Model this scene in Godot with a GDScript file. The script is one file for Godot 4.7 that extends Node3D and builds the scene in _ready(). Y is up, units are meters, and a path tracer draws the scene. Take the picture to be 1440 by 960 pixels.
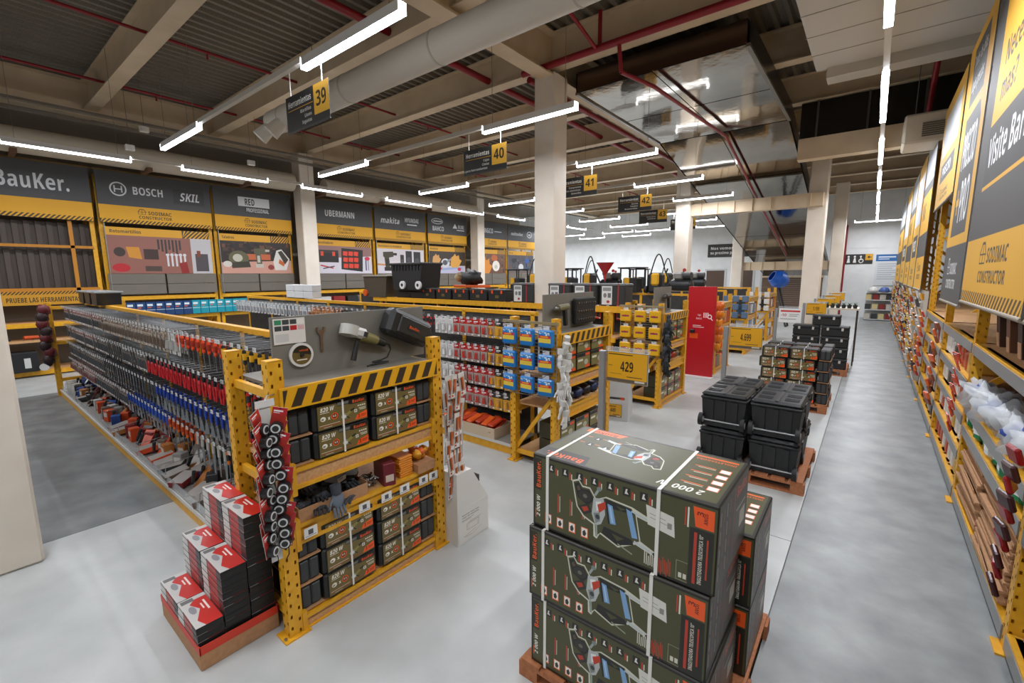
extends Node3D
# ---------------------------------------------------------------- helpers
class MB:
	var s := {}
	var cur: Material
	var arr
	func _init(m: Material = null):
		if m: use(m)
	func use(m: Material):
		cur = m
		if not s.has(m):
			s[m] = [PackedVector3Array(), PackedVector3Array(), PackedVector2Array()]
		arr = s[m]
		return self
	func tri(a: Vector3, b: Vector3, c: Vector3, na: Vector3, nb: Vector3, nc: Vector3, ua := Vector2.ZERO, ub := Vector2.ZERO, uc := Vector2.ZERO):
		arr[0].append(a); arr[0].append(c); arr[0].append(b)
		arr[1].append(na); arr[1].append(nc); arr[1].append(nb)
		arr[2].append(ua); arr[2].append(uc); arr[2].append(ub)
	func quad(a: Vector3, b: Vector3, c: Vector3, d: Vector3, r := Rect2(0, 0, 1, 1)):
		var n := (b - a).cross(c - a)
		if n.length_squared() < 1e-14: n = (c - a).cross(d - a)
		n = n.normalized()
		var u0 := Vector2(r.position.x, r.end.y); var u1 := r.end; var u2 := Vector2(r.end.x, r.position.y); var u3 := r.position
		tri(a, b, c, n, n, n, u0, u1, u2)
		tri(a, c, d, n, n, n, u0, u2, u3)
	# box; mats: optional dictionary face -> material, faces px nx py ny pz nz
	func box(c: Vector3, z: Vector3, t := Transform3D(), mats := {}):
		var h := z * 0.5
		var P := func(x, y, w): return t * (c + Vector3(x * h.x, y * h.y, w * h.z))
		var base := cur
		var F := {"pz": [[-1,-1,1],[1,-1,1],[1,1,1],[-1,1,1]], "nz": [[1,-1,-1],[-1,-1,-1],[-1,1,-1],[1,1,-1]], "px": [[1,-1,1],[1,-1,-1],[1,1,-1],[1,1,1]], "nx": [[-1,-1,-1],[-1,-1,1],[-1,1,1],[-1,1,-1]], "py": [[-1,1,1],[1,1,1],[1,1,-1],[-1,1,-1]], "ny": [[-1,-1,-1],[1,-1,-1],[1,-1,1],[-1,-1,1]]}
		for k in F:
			var q = F[k]
			if mats.has(k): use(mats[k])
			quad(P.call(q[0][0], q[0][1], q[0][2]), P.call(q[1][0], q[1][1], q[1][2]), P.call(q[2][0], q[2][1], q[2][2]), P.call(q[3][0], q[3][1], q[3][2]))
			if mats.has(k): use(base)
		return self
	# box between two corners
	func bb(a: Vector3, b: Vector3, mats := {}):
		return box((a + b) * 0.5, (b - a).abs(), Transform3D(), mats)
	# chamfered box (edges cut by e)
	func cbox(c: Vector3, z: Vector3, e: float, t := Transform3D(), mats := {}):
		var h := z * 0.5
		var base := cur
		var ax := [Vector3.RIGHT, Vector3.UP, Vector3.BACK]
		for i in 3:
			for sg in [-1.0, 1.0]:
				var n: Vector3 = ax[i] * sg
				var u: Vector3 = ax[(i + 1) % 3]; var v: Vector3 = ax[(i + 2) % 3]
				if i == 0: u = Vector3.BACK * -sg; v = Vector3.UP
				elif i == 1: u = Vector3.RIGHT; v = Vector3.FORWARD * sg
				else: u = Vector3.RIGHT * sg; v = Vector3.UP
				var hn: float = absf(n.dot(h)); var hu: float = absf(u.dot(h)) - e; var hv: float = absf(v.dot(h)) - e
				var key: String = ["x", "y", "z"][i]
				key = ("p" if sg > 0 else "n") + key
				if mats.has(key): use(mats[key])
				quad(t * (c + n * hn - u * hu - v * hv), t * (c + n * hn + u * hu - v * hv), t * (c + n * hn + u * hu + v * hv), t * (c + n * hn - u * hu + v * hv))
				if mats.has(key): use(base)
		for i in 3:
			var a1: Vector3 = ax[(i + 1) % 3]; var a2: Vector3 = ax[(i + 2) % 3]; var w: Vector3 = ax[i]
			for s1 in [-1.0, 1.0]:
				for s2 in [-1.0, 1.0]:
					var p: Vector3 = a1 * s1 * absf(a1.dot(h)) + a2 * s2 * (absf(a2.dot(h)) - e)
					var q: Vector3 = a1 * s1 * (absf(a1.dot(h)) - e) + a2 * s2 * absf(a2.dot(h))
					var l: Vector3 = w * (absf(w.dot(h)) - e)
					if s1 * s2 > 0: quad(t * (c + p - l), t * (c + q - l), t * (c + q + l), t * (c + p + l))
					else: quad(t * (c + q - l), t * (c + p - l), t * (c + p + l), t * (c + q + l))
		for sx in [-1.0, 1.0]:
			for sy in [-1.0, 1.0]:
				for sz in [-1.0, 1.0]:
					var a := Vector3(sx * h.x, sy * (h.y - e), sz * (h.z - e)); var b := Vector3(sx * (h.x - e), sy * h.y, sz * (h.z - e)); var d := Vector3(sx * (h.x - e), sy * (h.y - e), sz * h.z)
					var n := Vector3(sx, sy, sz).normalized()
					if sx * sy * sz > 0: tri(t * (c + a), t * (c + b), t * (c + d), t.basis * n, t.basis * n, t.basis * n)
					else: tri(t * (c + a), t * (c + d), t * (c + b), t.basis * n, t.basis * n, t.basis * n)
		return self
	func cyl(a: Vector3, b: Vector3, r0: float, r1 := -1.0, n := 10, caps := true):
		if r1 < 0.0: r1 = r0
		var d := (b - a).normalized()
		var u := d.cross(Vector3.UP if absf(d.y) < 0.9 else Vector3.RIGHT).normalized()
		var v := d.cross(u)
		for i in n:
			var t0 := TAU * i / n; var t1 := TAU * (i + 1) / n
			var e0 := u * cos(t0) + v * sin(t0); var e1 := u * cos(t1) + v * sin(t1)
			var f0 := float(i) / n; var f1 := float(i + 1) / n
			tri(a + e0 * r0, a + e1 * r0, b + e1 * r1, e0, e1, e1, Vector2(f0, 1), Vector2(f1, 1), Vector2(f1, 0))
			tri(a + e0 * r0, b + e1 * r1, b + e0 * r1, e0, e1, e0, Vector2(f0, 1), Vector2(f1, 0), Vector2(f0, 0))
			if caps:
				var c0 := Vector2(cos(t0), sin(t0)) * 0.5 + Vector2(0.5, 0.5); var c1 := Vector2(cos(t1), sin(t1)) * 0.5 + Vector2(0.5, 0.5)
				tri(b, b + e0 * r1, b + e1 * r1, d, d, d, Vector2(0.5, 0.5), c0, c1)
				tri(a, a + e1 * r0, a + e0 * r0, -d, -d, -d, Vector2(0.5, 0.5), c1, c0)
		return self
	func tube(pts: Array, r: float, n := 6):
		for i in pts.size() - 1:
			cyl(pts[i], pts[i + 1], r, r, n, true)
		return self
	# extrude polygon (x,y counter-clockwise) along z from z0 to z1
	func prism(poly: PackedVector2Array, z0: float, z1: float, t := Transform3D()):
		var n := poly.size()
		for i in n:
			var a := poly[i]; var b := poly[(i + 1) % n]
			quad(t * Vector3(a.x, a.y, z1), t * Vector3(a.x, a.y, z0), t * Vector3(b.x, b.y, z0), t * Vector3(b.x, b.y, z1))
		var ix := Geometry2D.triangulate_polygon(poly)
		var nn := t.basis * Vector3.BACK
		for k in range(0, ix.size(), 3):
			var a := poly[ix[k]]; var b := poly[ix[k + 1]]; var c := poly[ix[k + 2]]
			if (b - a).cross(c - a) < 0: var w := b; b = c; c = w
			tri(t * Vector3(a.x, a.y, z1), t * Vector3(b.x, b.y, z1), t * Vector3(c.x, c.y, z1), nn, nn, nn)
			tri(t * Vector3(a.x, a.y, z0), t * Vector3(c.x, c.y, z0), t * Vector3(b.x, b.y, z0), -nn, -nn, -nn)
		return self
	# lathe: profile of (radius, height) turned about the local y axis
	func lathe(pr: Array, n: int, t := Transform3D()):
		for k in pr.size() - 1:
			var p: Vector2 = pr[k]; var q: Vector2 = pr[k + 1]
			var nr := Vector2(q.y - p.y, p.x - q.x).normalized()
			for i in n:
				var a := TAU * i / n; var b := TAU * (i + 1) / n
				var ea := Vector3(cos(a), 0, -sin(a)); var eb := Vector3(cos(b), 0, -sin(b))
				var na := t.basis * (ea * nr.x + Vector3.UP * nr.y); var nb := t.basis * (eb * nr.x + Vector3.UP * nr.y)
				var A := t * (ea * p.x + Vector3.UP * p.y); var B := t * (eb * p.x + Vector3.UP * p.y); var C := t * (eb * q.x + Vector3.UP * q.y); var D := t * (ea * q.x + Vector3.UP * q.y)
				if p.x > 1e-5: tri(A, B, C, na, nb, nb)
				if q.x > 1e-5: tri(A, C, D, na, nb, na)
		return self
	# rounded lumpy blob (ellipsoid with noise)
	func blob(c: Vector3, r: Vector3, seed_: int, amp := 0.15, nu := 10, nv := 7):
		var g := []
		for j in nv + 1:
			var row := []
			for i in nu:
				var th := PI * j / nv; var ph := TAU * i / nu
				var d := Vector3(sin(th) * cos(ph), cos(th), sin(th) * sin(ph))
				var k := 1.0 + amp * (sin(seed_ * 1.7 + d.x * 5.1 + d.y * 3.3) * cos(seed_ * 0.9 + d.z * 4.7 - d.y * 2.1) + 0.5 * sin(seed_ + d.x * 9.0 - d.z * 8.0))
				row.append(c + d * r * k)
			g.append(row)
		for j in nv:
			for i in nu:
				var a: Vector3 = g[j][i]; var b: Vector3 = g[j][(i + 1) % nu]; var e: Vector3 = g[j + 1][(i + 1) % nu]; var f: Vector3 = g[j + 1][i]
				var na := ((a - c) / (r * r)).normalized(); var nb := ((b - c) / (r * r)).normalized(); var ne := ((e - c) / (r * r)).normalized(); var nf := ((f - c) / (r * r)).normalized()
				tri(f, a, b, nf, na, nb); tri(f, b, e, nf, nb, ne)
		return self
	func mesh() -> ArrayMesh:
		var m := ArrayMesh.new()
		for k in s:
			if s[k][0].is_empty(): continue
			var A := []; A.resize(Mesh.ARRAY_MAX)
			A[Mesh.ARRAY_VERTEX] = s[k][0]; A[Mesh.ARRAY_NORMAL] = s[k][1]; A[Mesh.ARRAY_TEX_UV] = s[k][2]
			m.add_surface_from_arrays(Mesh.PRIMITIVE_TRIANGLES, A)
			m.surface_set_material(m.get_surface_count() - 1, k)
		return m

# a printed sheet computed on an Image
class PR:
	static var fonts := {}
	var im: Image
	var made: StandardMaterial3D
	func _init(w: int, h: int, bg: Color):
		im = Image.create(w, h, false, Image.FORMAT_RGBA8); im.fill(bg)
	func rect(x: float, y: float, w: float, h: float, c: Color):
		im.fill_rect(Rect2i(int(x), int(y), int(w), int(h)), c); return self
	func frame(x: float, y: float, w: float, h: float, t: float, c: Color):
		rect(x, y, w, t, c); rect(x, y + h - t, w, t, c); rect(x, y, t, h, c); rect(x + w - t, y, t, h, c); return self
	func poly(pts: Array, c: Color):
		var x0 := 1e9; var x1 := -1e9; var y0 := 1e9; var y1 := -1e9
		for p in pts: x0 = minf(x0, p[0]); x1 = maxf(x1, p[0]); y0 = minf(y0, p[1]); y1 = maxf(y1, p[1])
		for y in range(maxi(0, int(y0)), mini(im.get_height(), int(y1) + 1)):
			var xs := []
			for i in pts.size():
				var a = pts[i]; var b = pts[(i + 1) % pts.size()]
				var yy := y + 0.5
				if (a[1] <= yy) != (b[1] <= yy): xs.append(a[0] + (yy - a[1]) / (b[1] - a[1]) * (b[0] - a[0]))
			xs.sort()
			for k in range(0, xs.size() - 1, 2): im.fill_rect(Rect2i(int(round(xs[k])), y, maxi(1, int(round(xs[k + 1])) - int(round(xs[k]))), 1), c)
		return self
	func oval(cx: float, cy: float, rx: float, ry: float, c: Color):
		for y in range(maxi(0, int(cy - ry)), mini(im.get_height(), int(cy + ry) + 1)):
			var k := 1.0 - pow((y + 0.5 - cy) / ry, 2)
			if k > 0: var w := rx * sqrt(k); im.fill_rect(Rect2i(int(round(cx - w)), y, maxi(1, int(round(2 * w))), 1), c)
		return self
	func line(x0: float, y0: float, x1: float, y1: float, w: float, c: Color):
		var d := Vector2(x1 - x0, y1 - y0).normalized() * w * 0.5
		return poly([[x0 - d.y, y0 + d.x], [x1 - d.y, y1 + d.x], [x1 + d.y, y1 - d.x], [x0 + d.y, y0 - d.x]], c)
	func stripes(x: float, y: float, w: float, h: float, p: float, c: Color, lean := 1.0):
		var k := -h
		while k < w + h:
			var a := clampf(k, 0, w); var b := clampf(k + p * 0.5, 0, w); var c2 := clampf(k + p * 0.5 + h * lean, 0, w); var d := clampf(k + h * lean, 0, w)
			if b > a or c2 > d: poly([[x + a, y + h], [x + b, y + h], [x + c2, y], [x + d, y]], c)
			k += p
		return self
	static func layer(str_: String, size: int, c: Color, bold := true, serif := false) -> Image:
		var key := ("b" if bold else "r") + ("s" if serif else "")
		if not fonts.has(key):
			var f := SystemFont.new(); f.font_names = PackedStringArray(["Droid Serif" if serif else "Droid Sans"]); f.font_weight = 700 if bold else 400; f.antialiasing = TextServer.FONT_ANTIALIASING_GRAY; fonts[key] = f
		var rid: RID = fonts[key].get_rids()[0]
		var ts := TextServerManager.get_primary_interface()
		var gl := []; var adv := 0.0
		for ch in str_:
			var g := ts.font_get_glyph_index(rid, size, ch.unicode_at(0), 0)
			ts.font_render_glyph(rid, Vector2i(size, 0), g)
			gl.append([g, adv]); adv += ts.font_get_glyph_advance(rid, size, g).x
		var out := Image.create(int(adv) + 8, int(size * 1.3), false, Image.FORMAT_RGBA8); out.fill(Color(1, 1, 1, 0))
		var cache := {}
		for q in gl:
			var g: int = q[0]
			var ti := ts.font_get_glyph_texture_idx(rid, Vector2i(size, 0), g)
			if ti < 0: continue
			if not cache.has(ti):
				var a := ts.font_get_texture_image(rid, Vector2i(size, 0), ti); a.convert(Image.FORMAT_RGBA8); cache[ti] = a
			var uv := ts.font_get_glyph_uv_rect(rid, Vector2i(size, 0), g)
			var of := ts.font_get_glyph_offset(rid, Vector2i(size, 0), g)
			out.blend_rect(cache[ti], Rect2i(uv), Vector2i(int(q[1] + of.x) + 2, int(size + of.y)))
		var d := out.get_data()
		var r8 := int(c.r * 255); var g8 := int(c.g * 255); var b8 := int(c.b * 255)
		for i in range(0, d.size(), 4):
			d[i] = r8; d[i + 1] = g8; d[i + 2] = b8
		return Image.create_from_data(out.get_width(), out.get_height(), false, Image.FORMAT_RGBA8, d)
	# h = cap height in pixels; (x,y) left/top of the capitals; w > 0 squeezes to that width; turn = quarter turns clockwise; lean shears
	func text(str_: String, x: float, y: float, h: float, c: Color, w := 0.0, turn := 0, bold := true, lean := 0.0, serif := false):
		var size := maxi(7, int(round(h / 0.72)))
		var l := layer(str_, size, c, bold, serif)
		if w > 0: l.resize(maxi(1, int(w)), l.get_height(), Image.INTERPOLATE_BILINEAR)
		if lean != 0.0:
			var o := Image.create(l.get_width() + int(absf(lean) * l.get_height()), l.get_height(), false, Image.FORMAT_RGBA8); o.fill(Color(c.r, c.g, c.b, 0))
			for yy in l.get_height(): o.blit_rect(l, Rect2i(0, yy, l.get_width(), 1), Vector2i(int(lean * (l.get_height() - yy)), yy))
			l = o
		var off := Vector2i(0, -int(size * 0.28))
		if turn == 1: l.rotate_90(CLOCKWISE); off = Vector2i(-int(l.get_width() - size * 1.0), 0)
		elif turn == 2: l.rotate_180(); off = Vector2i.ZERO
		elif turn == 3: l.rotate_90(COUNTERCLOCKWISE); off = Vector2i(-int(size * 0.28), 0)
		im.blend_rect(l, Rect2i(Vector2i.ZERO, l.get_size()), Vector2i(int(x), int(y)) + off)
		return l.get_width() if turn % 2 == 0 else l.get_height()
	func speck(n: int, seed_: int, cols: Array, r0: float, r1: float, rc := Rect2i()):
		var g := RandomNumberGenerator.new(); g.seed = seed_
		var R := rc if rc.size.x > 0 else Rect2i(Vector2i.ZERO, im.get_size())
		for i in n:
			var q := g.randf_range(r0, r1)
			var x := R.position.x + g.randf() * (R.size.x - q); var y := R.position.y + g.randf() * (R.size.y - q)
			rect(x, y, q, maxf(1, q * g.randf_range(0.3, 1.2)), cols[g.randi() % cols.size()])
		return self
	func mat(rough := 0.55, spec := 0.5, metal := 0.0) -> StandardMaterial3D:
		if made: return made
		var m := StandardMaterial3D.new(); made = m
		m.albedo_texture = ImageTexture.create_from_image(im); m.roughness = rough; m.metallic_specular = spec; m.metallic = metal
		return m

var cache := {}
var rng := RandomNumberGenerator.new()
func C(h: String) -> Color: return Color.html(h)
func mt(h: String, rough := 0.6, metal := 0.0) -> StandardMaterial3D:
	var k := "%s/%.2f/%.2f" % [h, rough, metal]
	if not cache.has(k):
		var m := StandardMaterial3D.new(); m.albedo_color = C(h); m.roughness = rough; m.metallic = metal
		cache[k] = m
	return cache[k]
func clear(h: String, a: float, rough := 0.15) -> StandardMaterial3D:
	var k := "g%s/%.2f/%.2f" % [h, a, rough]
	if not cache.has(k):
		var m := StandardMaterial3D.new(); var c := C(h); c.a = a; m.albedo_color = c; m.roughness = rough; m.transparency = BaseMaterial3D.TRANSPARENCY_ALPHA
		cache[k] = m
	return cache[k]
func noisy(h0: String, h1: String, scale: float, rough: float, freq := 0.02, octaves := 4, seed_ := 1, size := 512, bump := 0.0) -> StandardMaterial3D:
	var n := FastNoiseLite.new(); n.seed = seed_; n.frequency = freq; n.fractal_octaves = octaves
	var t := NoiseTexture2D.new(); t.width = size; t.height = size; t.seamless = true; t.noise = n
	var g := Gradient.new(); g.set_color(0, C(h0)); g.set_color(1, C(h1)); t.color_ramp = g
	var m := StandardMaterial3D.new(); m.albedo_texture = t; m.roughness = rough
	m.uv1_triplanar = true; m.uv1_world_triplanar = true; m.uv1_scale = Vector3.ONE * scale
	if bump > 0.0:
		var t2 := NoiseTexture2D.new(); t2.width = 256; t2.height = 256; t2.seamless = true; t2.noise = n
		m.heightmap_enabled = true; m.heightmap_texture = t2; m.heightmap_scale = bump
	return m
func put(o: Node3D, parent: Node = null) -> Node3D:
	(parent if parent else self).add_child(o, true); return o
func mi(called: String, mesh: Mesh, parent: Node = null, at := Vector3.ZERO, turn := 0.0) -> MeshInstance3D:
	var o := MeshInstance3D.new(); o.name = called; o.mesh = mesh; o.position = at; o.rotation.y = turn
	put(o, parent); return o
func tag(o: Node, label: String, category: String, group := "") -> Node:
	o.set_meta("label", label); o.set_meta("category", category)
	if group: o.set_meta("group", group)
	return o
func struct_(o: Node, label := "") -> Node:
	o.set_meta("kind", "structure")
	if label: o.set_meta("label", label)
	return o
func thing(called: String, label: String, category: String, at := Vector3.ZERO, turn := 0.0, group := "") -> Node3D:
	var o := Node3D.new(); o.name = called; o.position = at; o.rotation.y = turn
	put(o); tag(o, label, category, group); return o
func lit(h: String, e: float) -> StandardMaterial3D:
	var k := "e%s%.1f" % [h, e]
	if not cache.has(k):
		var m := StandardMaterial3D.new(); m.albedo_color = C("f0f0f0"); m.emission_enabled = true; m.emission = C(h); m.emission_energy_multiplier = e; m.roughness = 0.5
		cache[k] = m
	return cache[k]
func xf(at: Vector3, ry := 0.0, rx := 0.0, rz := 0.0) -> Transform3D:
	return Transform3D(Basis.from_euler(Vector3(rx, ry, rz)), at)
# ---------------------------------------------------------------- the building
const YEL := "dba019"
const CREAM := "d9cbb6"
var floor_m; var cream_m; var deck_m; var kraft; var wood; var yel_m; var alu; var black_p; var redpipe
func make_mats():
	floor_m = noisy("adb1b0", "c3c6c4", 0.2, 0.4, 0.008, 7, 3, 1024)
	cream_m = noisy("cdb899", "dbc8ab", 0.5, 0.6, 0.01, 3, 5, 256)
	deck_m = noisy("6d675c", "8d8577", 2.2, 0.5, 0.05, 4, 7, 256); deck_m.metallic = 0.1
	kraft = noisy("a87d58", "b98d66", 3.0, 0.8, 0.03, 4, 9, 256)
	wood = noisy("b98a5a", "d3a878", 4.0, 0.65, 0.03, 5, 11, 256)
	yel_m = noisy("d6981a", "e4ac2a", 2.0, 0.42, 0.02, 3, 13, 256)
	alu = mt("b9bcbd", 0.35, 0.7)
	black_p = mt("1b1c1d", 0.45)
	redpipe = mt("8d1420", 0.4)

func lamp(a: Vector3, b: Vector3, energy: float, wire := 2.09):
	# linear luminaire between a and b (underside height = a.y)
	var o := thing("linear_lamp", "", "lamp", (a + b) * 0.5)
	var d := (b - a).normalized(); var L := a.distance_to(b)
	o.rotation.y = atan2(-d.z, d.x)
	mi("housing", cached("lamp_h%.2f" % L, func(): return MB.new(mt("dcdcda", 0.4)).box(Vector3(0, 0.075, 0), Vector3(L, 0.09, 0.075)).mesh()), o)
	mi("diffuser", cached("lamp_d%.2f" % L, func():
		var m := MB.new(lit("f3f8ff", 12.0))
		m.box(Vector3(0, 0.015, 0), Vector3(L, 0.03, 0.07))
		for sx in [-1, 1]: m.box(Vector3(sx * (L / 2 + 0.012), 0.05, 0), Vector3(0.024, 0.10, 0.07))
		return m.mesh()), o)
	for sx in [-0.4, 0.4]: mi("suspension_wire", cached("lamp_w%.2f" % wire, func(): return MB.new(mt("8a8880", 0.4, 0.6)).cyl(Vector3(0, 0.12, 0), Vector3(0, wire, 0), 0.004, 0.004, 5).mesh()), o, Vector3(sx * L, 0, 0))
	var l := AreaLight3D.new(); l.name = "lamp_light"; l.area_size = Vector2(L, 0.06); l.light_energy = energy; l.light_color = C("f6f8ff"); l.shadow_enabled = true; l.area_range = 40.0; l.area_attenuation = 2.0
	l.rotation = Vector3(-PI / 2, 0, 0); l.position.y = -0.012
	o.add_child(l)
	return o
func cached(key: String, f: Callable):
	if not cache.has(key): cache[key] = f.call()
	return cache[key]

func row_name(k: int) -> String:
	return ["the floor behind the speckled column", "the floor beside the speckled column", "the hammer and wrench aisle sign", "the box and tool bag aisle sign", "the compressor aisle sign", "the saw and drill aisle sign", "the generator aisle sign", "the pressure washer aisle sign", "the far aisle past the ramp", "the last aisle before the end wall"][k + 2]
const LAMP_E := 5.0
func lights():
	var names := ["thirty-eight", "39", "40", "41", "42", "43", "44", "45", "46"]
	for k in range(-2, 8):
		var z := -2.85 - 3.03 * k
		for seg in [([-2.6, -4.3] if k == -1 else [-3.5, -5.22]) if k < 5 else [-5.5, -7.2], [-8.55, -10.4]]:
			tag(lamp(Vector3(seg[0], 4.5, z), Vector3(seg[1], 4.5, z), LAMP_E, 2.09 if seg[0] < -5.0 or k < 2 else (1.1 if k < 4 else 0.5)), "lit linear lamp over %s, %s" % [row_name(k), "end by the main aisle" if seg[0] > -8 else "end by the banner wall"], "lamp", "lamps over the gondola aisles")
		for seg in ([[-5.25, -8.52]] if k < 5 else []):
			var r := mi("lamp_rail", cached("rail_h", func(): return MB.new(mt("d3d0c8", 0.45)).box(Vector3.ZERO, Vector3(3.25, 0.06, 0.06)).mesh()), null, Vector3(-6.885, 4.61, z))
			tag(r, "unlit pale rail joining the two lamps over " + row_name(k), "rail", "lamp rails over the gondola aisles")
	for k in range(-2, 7):
		var z0 := -3.9 - 3.5 * k
		if z0 < -27: break
		tag(lamp(Vector3(-0.095, 4.5, z0), Vector3(-0.095, 4.5, z0 - 1.95), LAMP_E, 0.29 if k == 0 else (0.9 if k == 1 or k == 2 else 2.09)), "lit white linear lamp in the single line above the wide main aisle", "lamp", "lamps over the main aisle")
		tag(mi("lamp_rail", cached("rail_a", func(): return MB.new(mt("d3d0c8", 0.45)).box(Vector3.ZERO, Vector3(0.06, 0.06, 1.5)).mesh()), null, Vector3(-0.095, 4.61, z0 - 2.725)), "pale rail between two lamps above the main aisle", "rail", "lamp rails over the main aisle")
	for k in range(-1, 8):
		var z0 := -0.95 - 2.66 * k
		tag(lamp(Vector3(-12, 4.5, z0), Vector3(-12, 4.5, z0 - 1.75), LAMP_E * 0.8), "lit white linear lamp in front of the brand banners", "lamp", "lamps along the banner wall")
		tag(mi("lamp_rail", cached("rail_w", func(): return MB.new(mt("d3d0c8", 0.45)).box(Vector3.ZERO, Vector3(0.06, 0.06, 0.88)).mesh()), null, Vector3(-12, 4.6, z0 - 2.205)), "pale rail between two lamps in front of the brand banners", "rail", "lamp rails along the banner wall")
	for z in [-20.6, -24.0, -26.6]:
		for x in [-10.6, -13.6, -17.0, -20.4]:
			if z > -24 and x > -12: continue
			tag(lamp(Vector3(x, 4.5, z), Vector3(x - 1.75, 4.5, z), LAMP_E), "lit linear lamp in the open hall before the white end wall", "lamp", "lamps before the end wall")
	tag(lamp(Vector3(-0.9, 4.55, -27.2), Vector3(1.0, 4.55, -27.2), LAMP_E * 0.6), "lit linear lamp crosswise before the white end wall", "lamp")

func shell():
	# floor: pale slab with darker grey strips, joints between the slabs
	var dark := noisy("5f6466", "868a8a", 0.25, 0.38, 0.008, 7, 23, 1024)
	var f := MeshInstance3D.new(); f.name = "floor"
	var m := MB.new(mt("6f7172", 0.8)); m.bb(Vector3(-24, -0.3, -29.2), Vector3(3.2, -0.012, 7.2)); f.mesh = m.mesh(); put(f); struct_(f, "polished concrete shop floor in pale and dark grey slabs")
	var slab := func(x0, x1, z0, z1, mm):
		mi("floor_slab", MB.new(mm).bb(Vector3(x0 + 0.004, -0.02, z0 + 0.004), Vector3(x1 - 0.004, 0, z1 - 0.004)).mesh(), f)
	for z in [[-29, -22], [-22, -15.4], [-15.4, -9.4], [-9.4, -4.15], [-4.15, 0.9], [0.9, 7]]:
		slab.call(-5.25, -0.345, z[0], z[1], floor_m)
		slab.call(-12.2, -5.25, z[0], z[1], dark if z[1] > -4.2 else floor_m)
		slab.call(-24, -12.2, z[0], z[1], floor_m)
	slab.call(-0.345, 3.1, -29, 7, noisy("777b7c", "9da1a0", 0.25, 0.38, 0.008, 7, 23, 1024))
	# walls
	var white := noisy("dfe1e0", "e8eae9", 0.6, 0.7, 0.01, 2, 31, 256)
	struct_(mi("wall_end", MB.new(white).bb(Vector3(-24, -0.3, -29.2), Vector3(3.2, 6.9, -28.9)).mesh()), "white panelled end wall")
	for q in [[-13.5, -6.5], [-6.5, 0.4]]:
		for yy in [[0.0, 3.42], [3.43, 6.6]]:
			mi("wall_panel", MB.new(white).bb(Vector3(q[0] + 0.006, yy[0], -28.9), Vector3(q[1] - 0.006, yy[1], -28.87)).mesh(), get_node("wall_end"))
	var back := mt("b9b2a6", 0.8)
	struct_(mi("wall_left", MB.new(back).bb(Vector3(-24, -0.3, -29.2), Vector3(-23.8, 6.9, 7.2)).mesh()))
	struct_(mi("wall_right", MB.new(back).bb(Vector3(3.0, -0.3, -29.2), Vector3(3.2, 6.9, 7.2)).mesh()))
	struct_(mi("wall_back", MB.new(back).bb(Vector3(-24, -0.3, 7.0), Vector3(3.2, 6.9, 7.2)).mesh()))
	# the wall behind the banner racks
	struct_(mi("wall_banner", MB.new(mt("8d8578", 0.8)).bb(Vector3(-15.9, 0, -20.5), Vector3(-15.7, 6.6, 7.0)).mesh()), "wall behind the banner racks")
	# corrugated deck
	var d := MB.new(deck_m)
	var x := -24.0
	while x < 3.0:
		var pts := [Vector2(x, 6.6), Vector2(x + 0.07, 6.6), Vector2(x + 0.1, 6.67), Vector2(x + 0.19, 6.67), Vector2(x + 0.22, 6.6)]
		for i in 4:
			var a: Vector2 = pts[i]; var b: Vector2 = pts[i + 1]
			d.quad(Vector3(a.x, a.y, 7), Vector3(a.x, a.y, -29), Vector3(b.x, b.y, -29), Vector3(b.x, b.y, 7))
		x += 0.22
	d.bb(Vector3(-24, 6.75, -29.2), Vector3(3.2, 6.9, 7.2))
	struct_(mi("ceiling", d.mesh()), "dark corrugated steel roof deck")
	# I-beams across
	var ib := func(L, h, w):
		var mm := MB.new(cream_m)
		mm.box(Vector3(0, 0.012, 0), Vector3(L, 0.024, w)); mm.box(Vector3(0, h - 0.012, 0), Vector3(L, 0.024, w)); mm.box(Vector3(0, h / 2, 0), Vector3(L, h - 0.05, 0.02))
		return mm.mesh()
	var beam = ib.call(18.9, 0.6, 0.26)
	for k in range(-2, 12):
		var z := -0.15 - 2.5 * k
		tag(mi("roof_beam", beam, null, Vector3(-6.3, 6.0, z)), "cream steel roof beam crossing the shop under the corrugated deck", "beam", "roof beams crossing the shop")
	var gird = ib.call(36.0, 0.75, 0.32)
	tag(mi("roof_girder", gird, null, Vector3(-5.1, 5.84, -11), PI / 2), "cream steel girder running lengthwise over the inner columns", "girder")
	tag(mi("roof_girder", gird, null, Vector3(-14.5, 5.84, -11), PI / 2), "cream steel girder running lengthwise above the banner wall", "girder")
	# columns
	var col = cached("col", func():
		var mm := MB.new(noisy("d6cbbb", "e2d9cb", 0.5, 0.6, 0.01, 3, 6, 256)); mm.cbox(Vector3(0, 2.95, 0), Vector3(0.46, 5.9, 0.46), 0.02); return mm.mesh())
	for q in [[-5.13, -0.04, "speckled cream concrete column at the head of the tool gondola"], [-5.13, -7.7, "cream concrete column beside the mirrored ramp landing"], [-5.13, -15.77, "cream column holding the upper cross beam of the mirrored ramp"], [-5.13, -23.8, "cream column holding the lower cross beam of the mirrored ramp"], [-1.45, -16.2, "cream column by the yellow price signs in the main aisle"], [-1.3, -23.8, "cream column near the white end wall"], [-14.1, -7.4, "white column between brand banners and small product posters"], [-14.1, -15.3, "white column farther along the banner wall"], [-14.1, 0.3, "white column at the start of the banner wall"]]:
		tag(mi("column", col, null, Vector3(q[0], 0, q[1])), q[2], "column")

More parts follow.
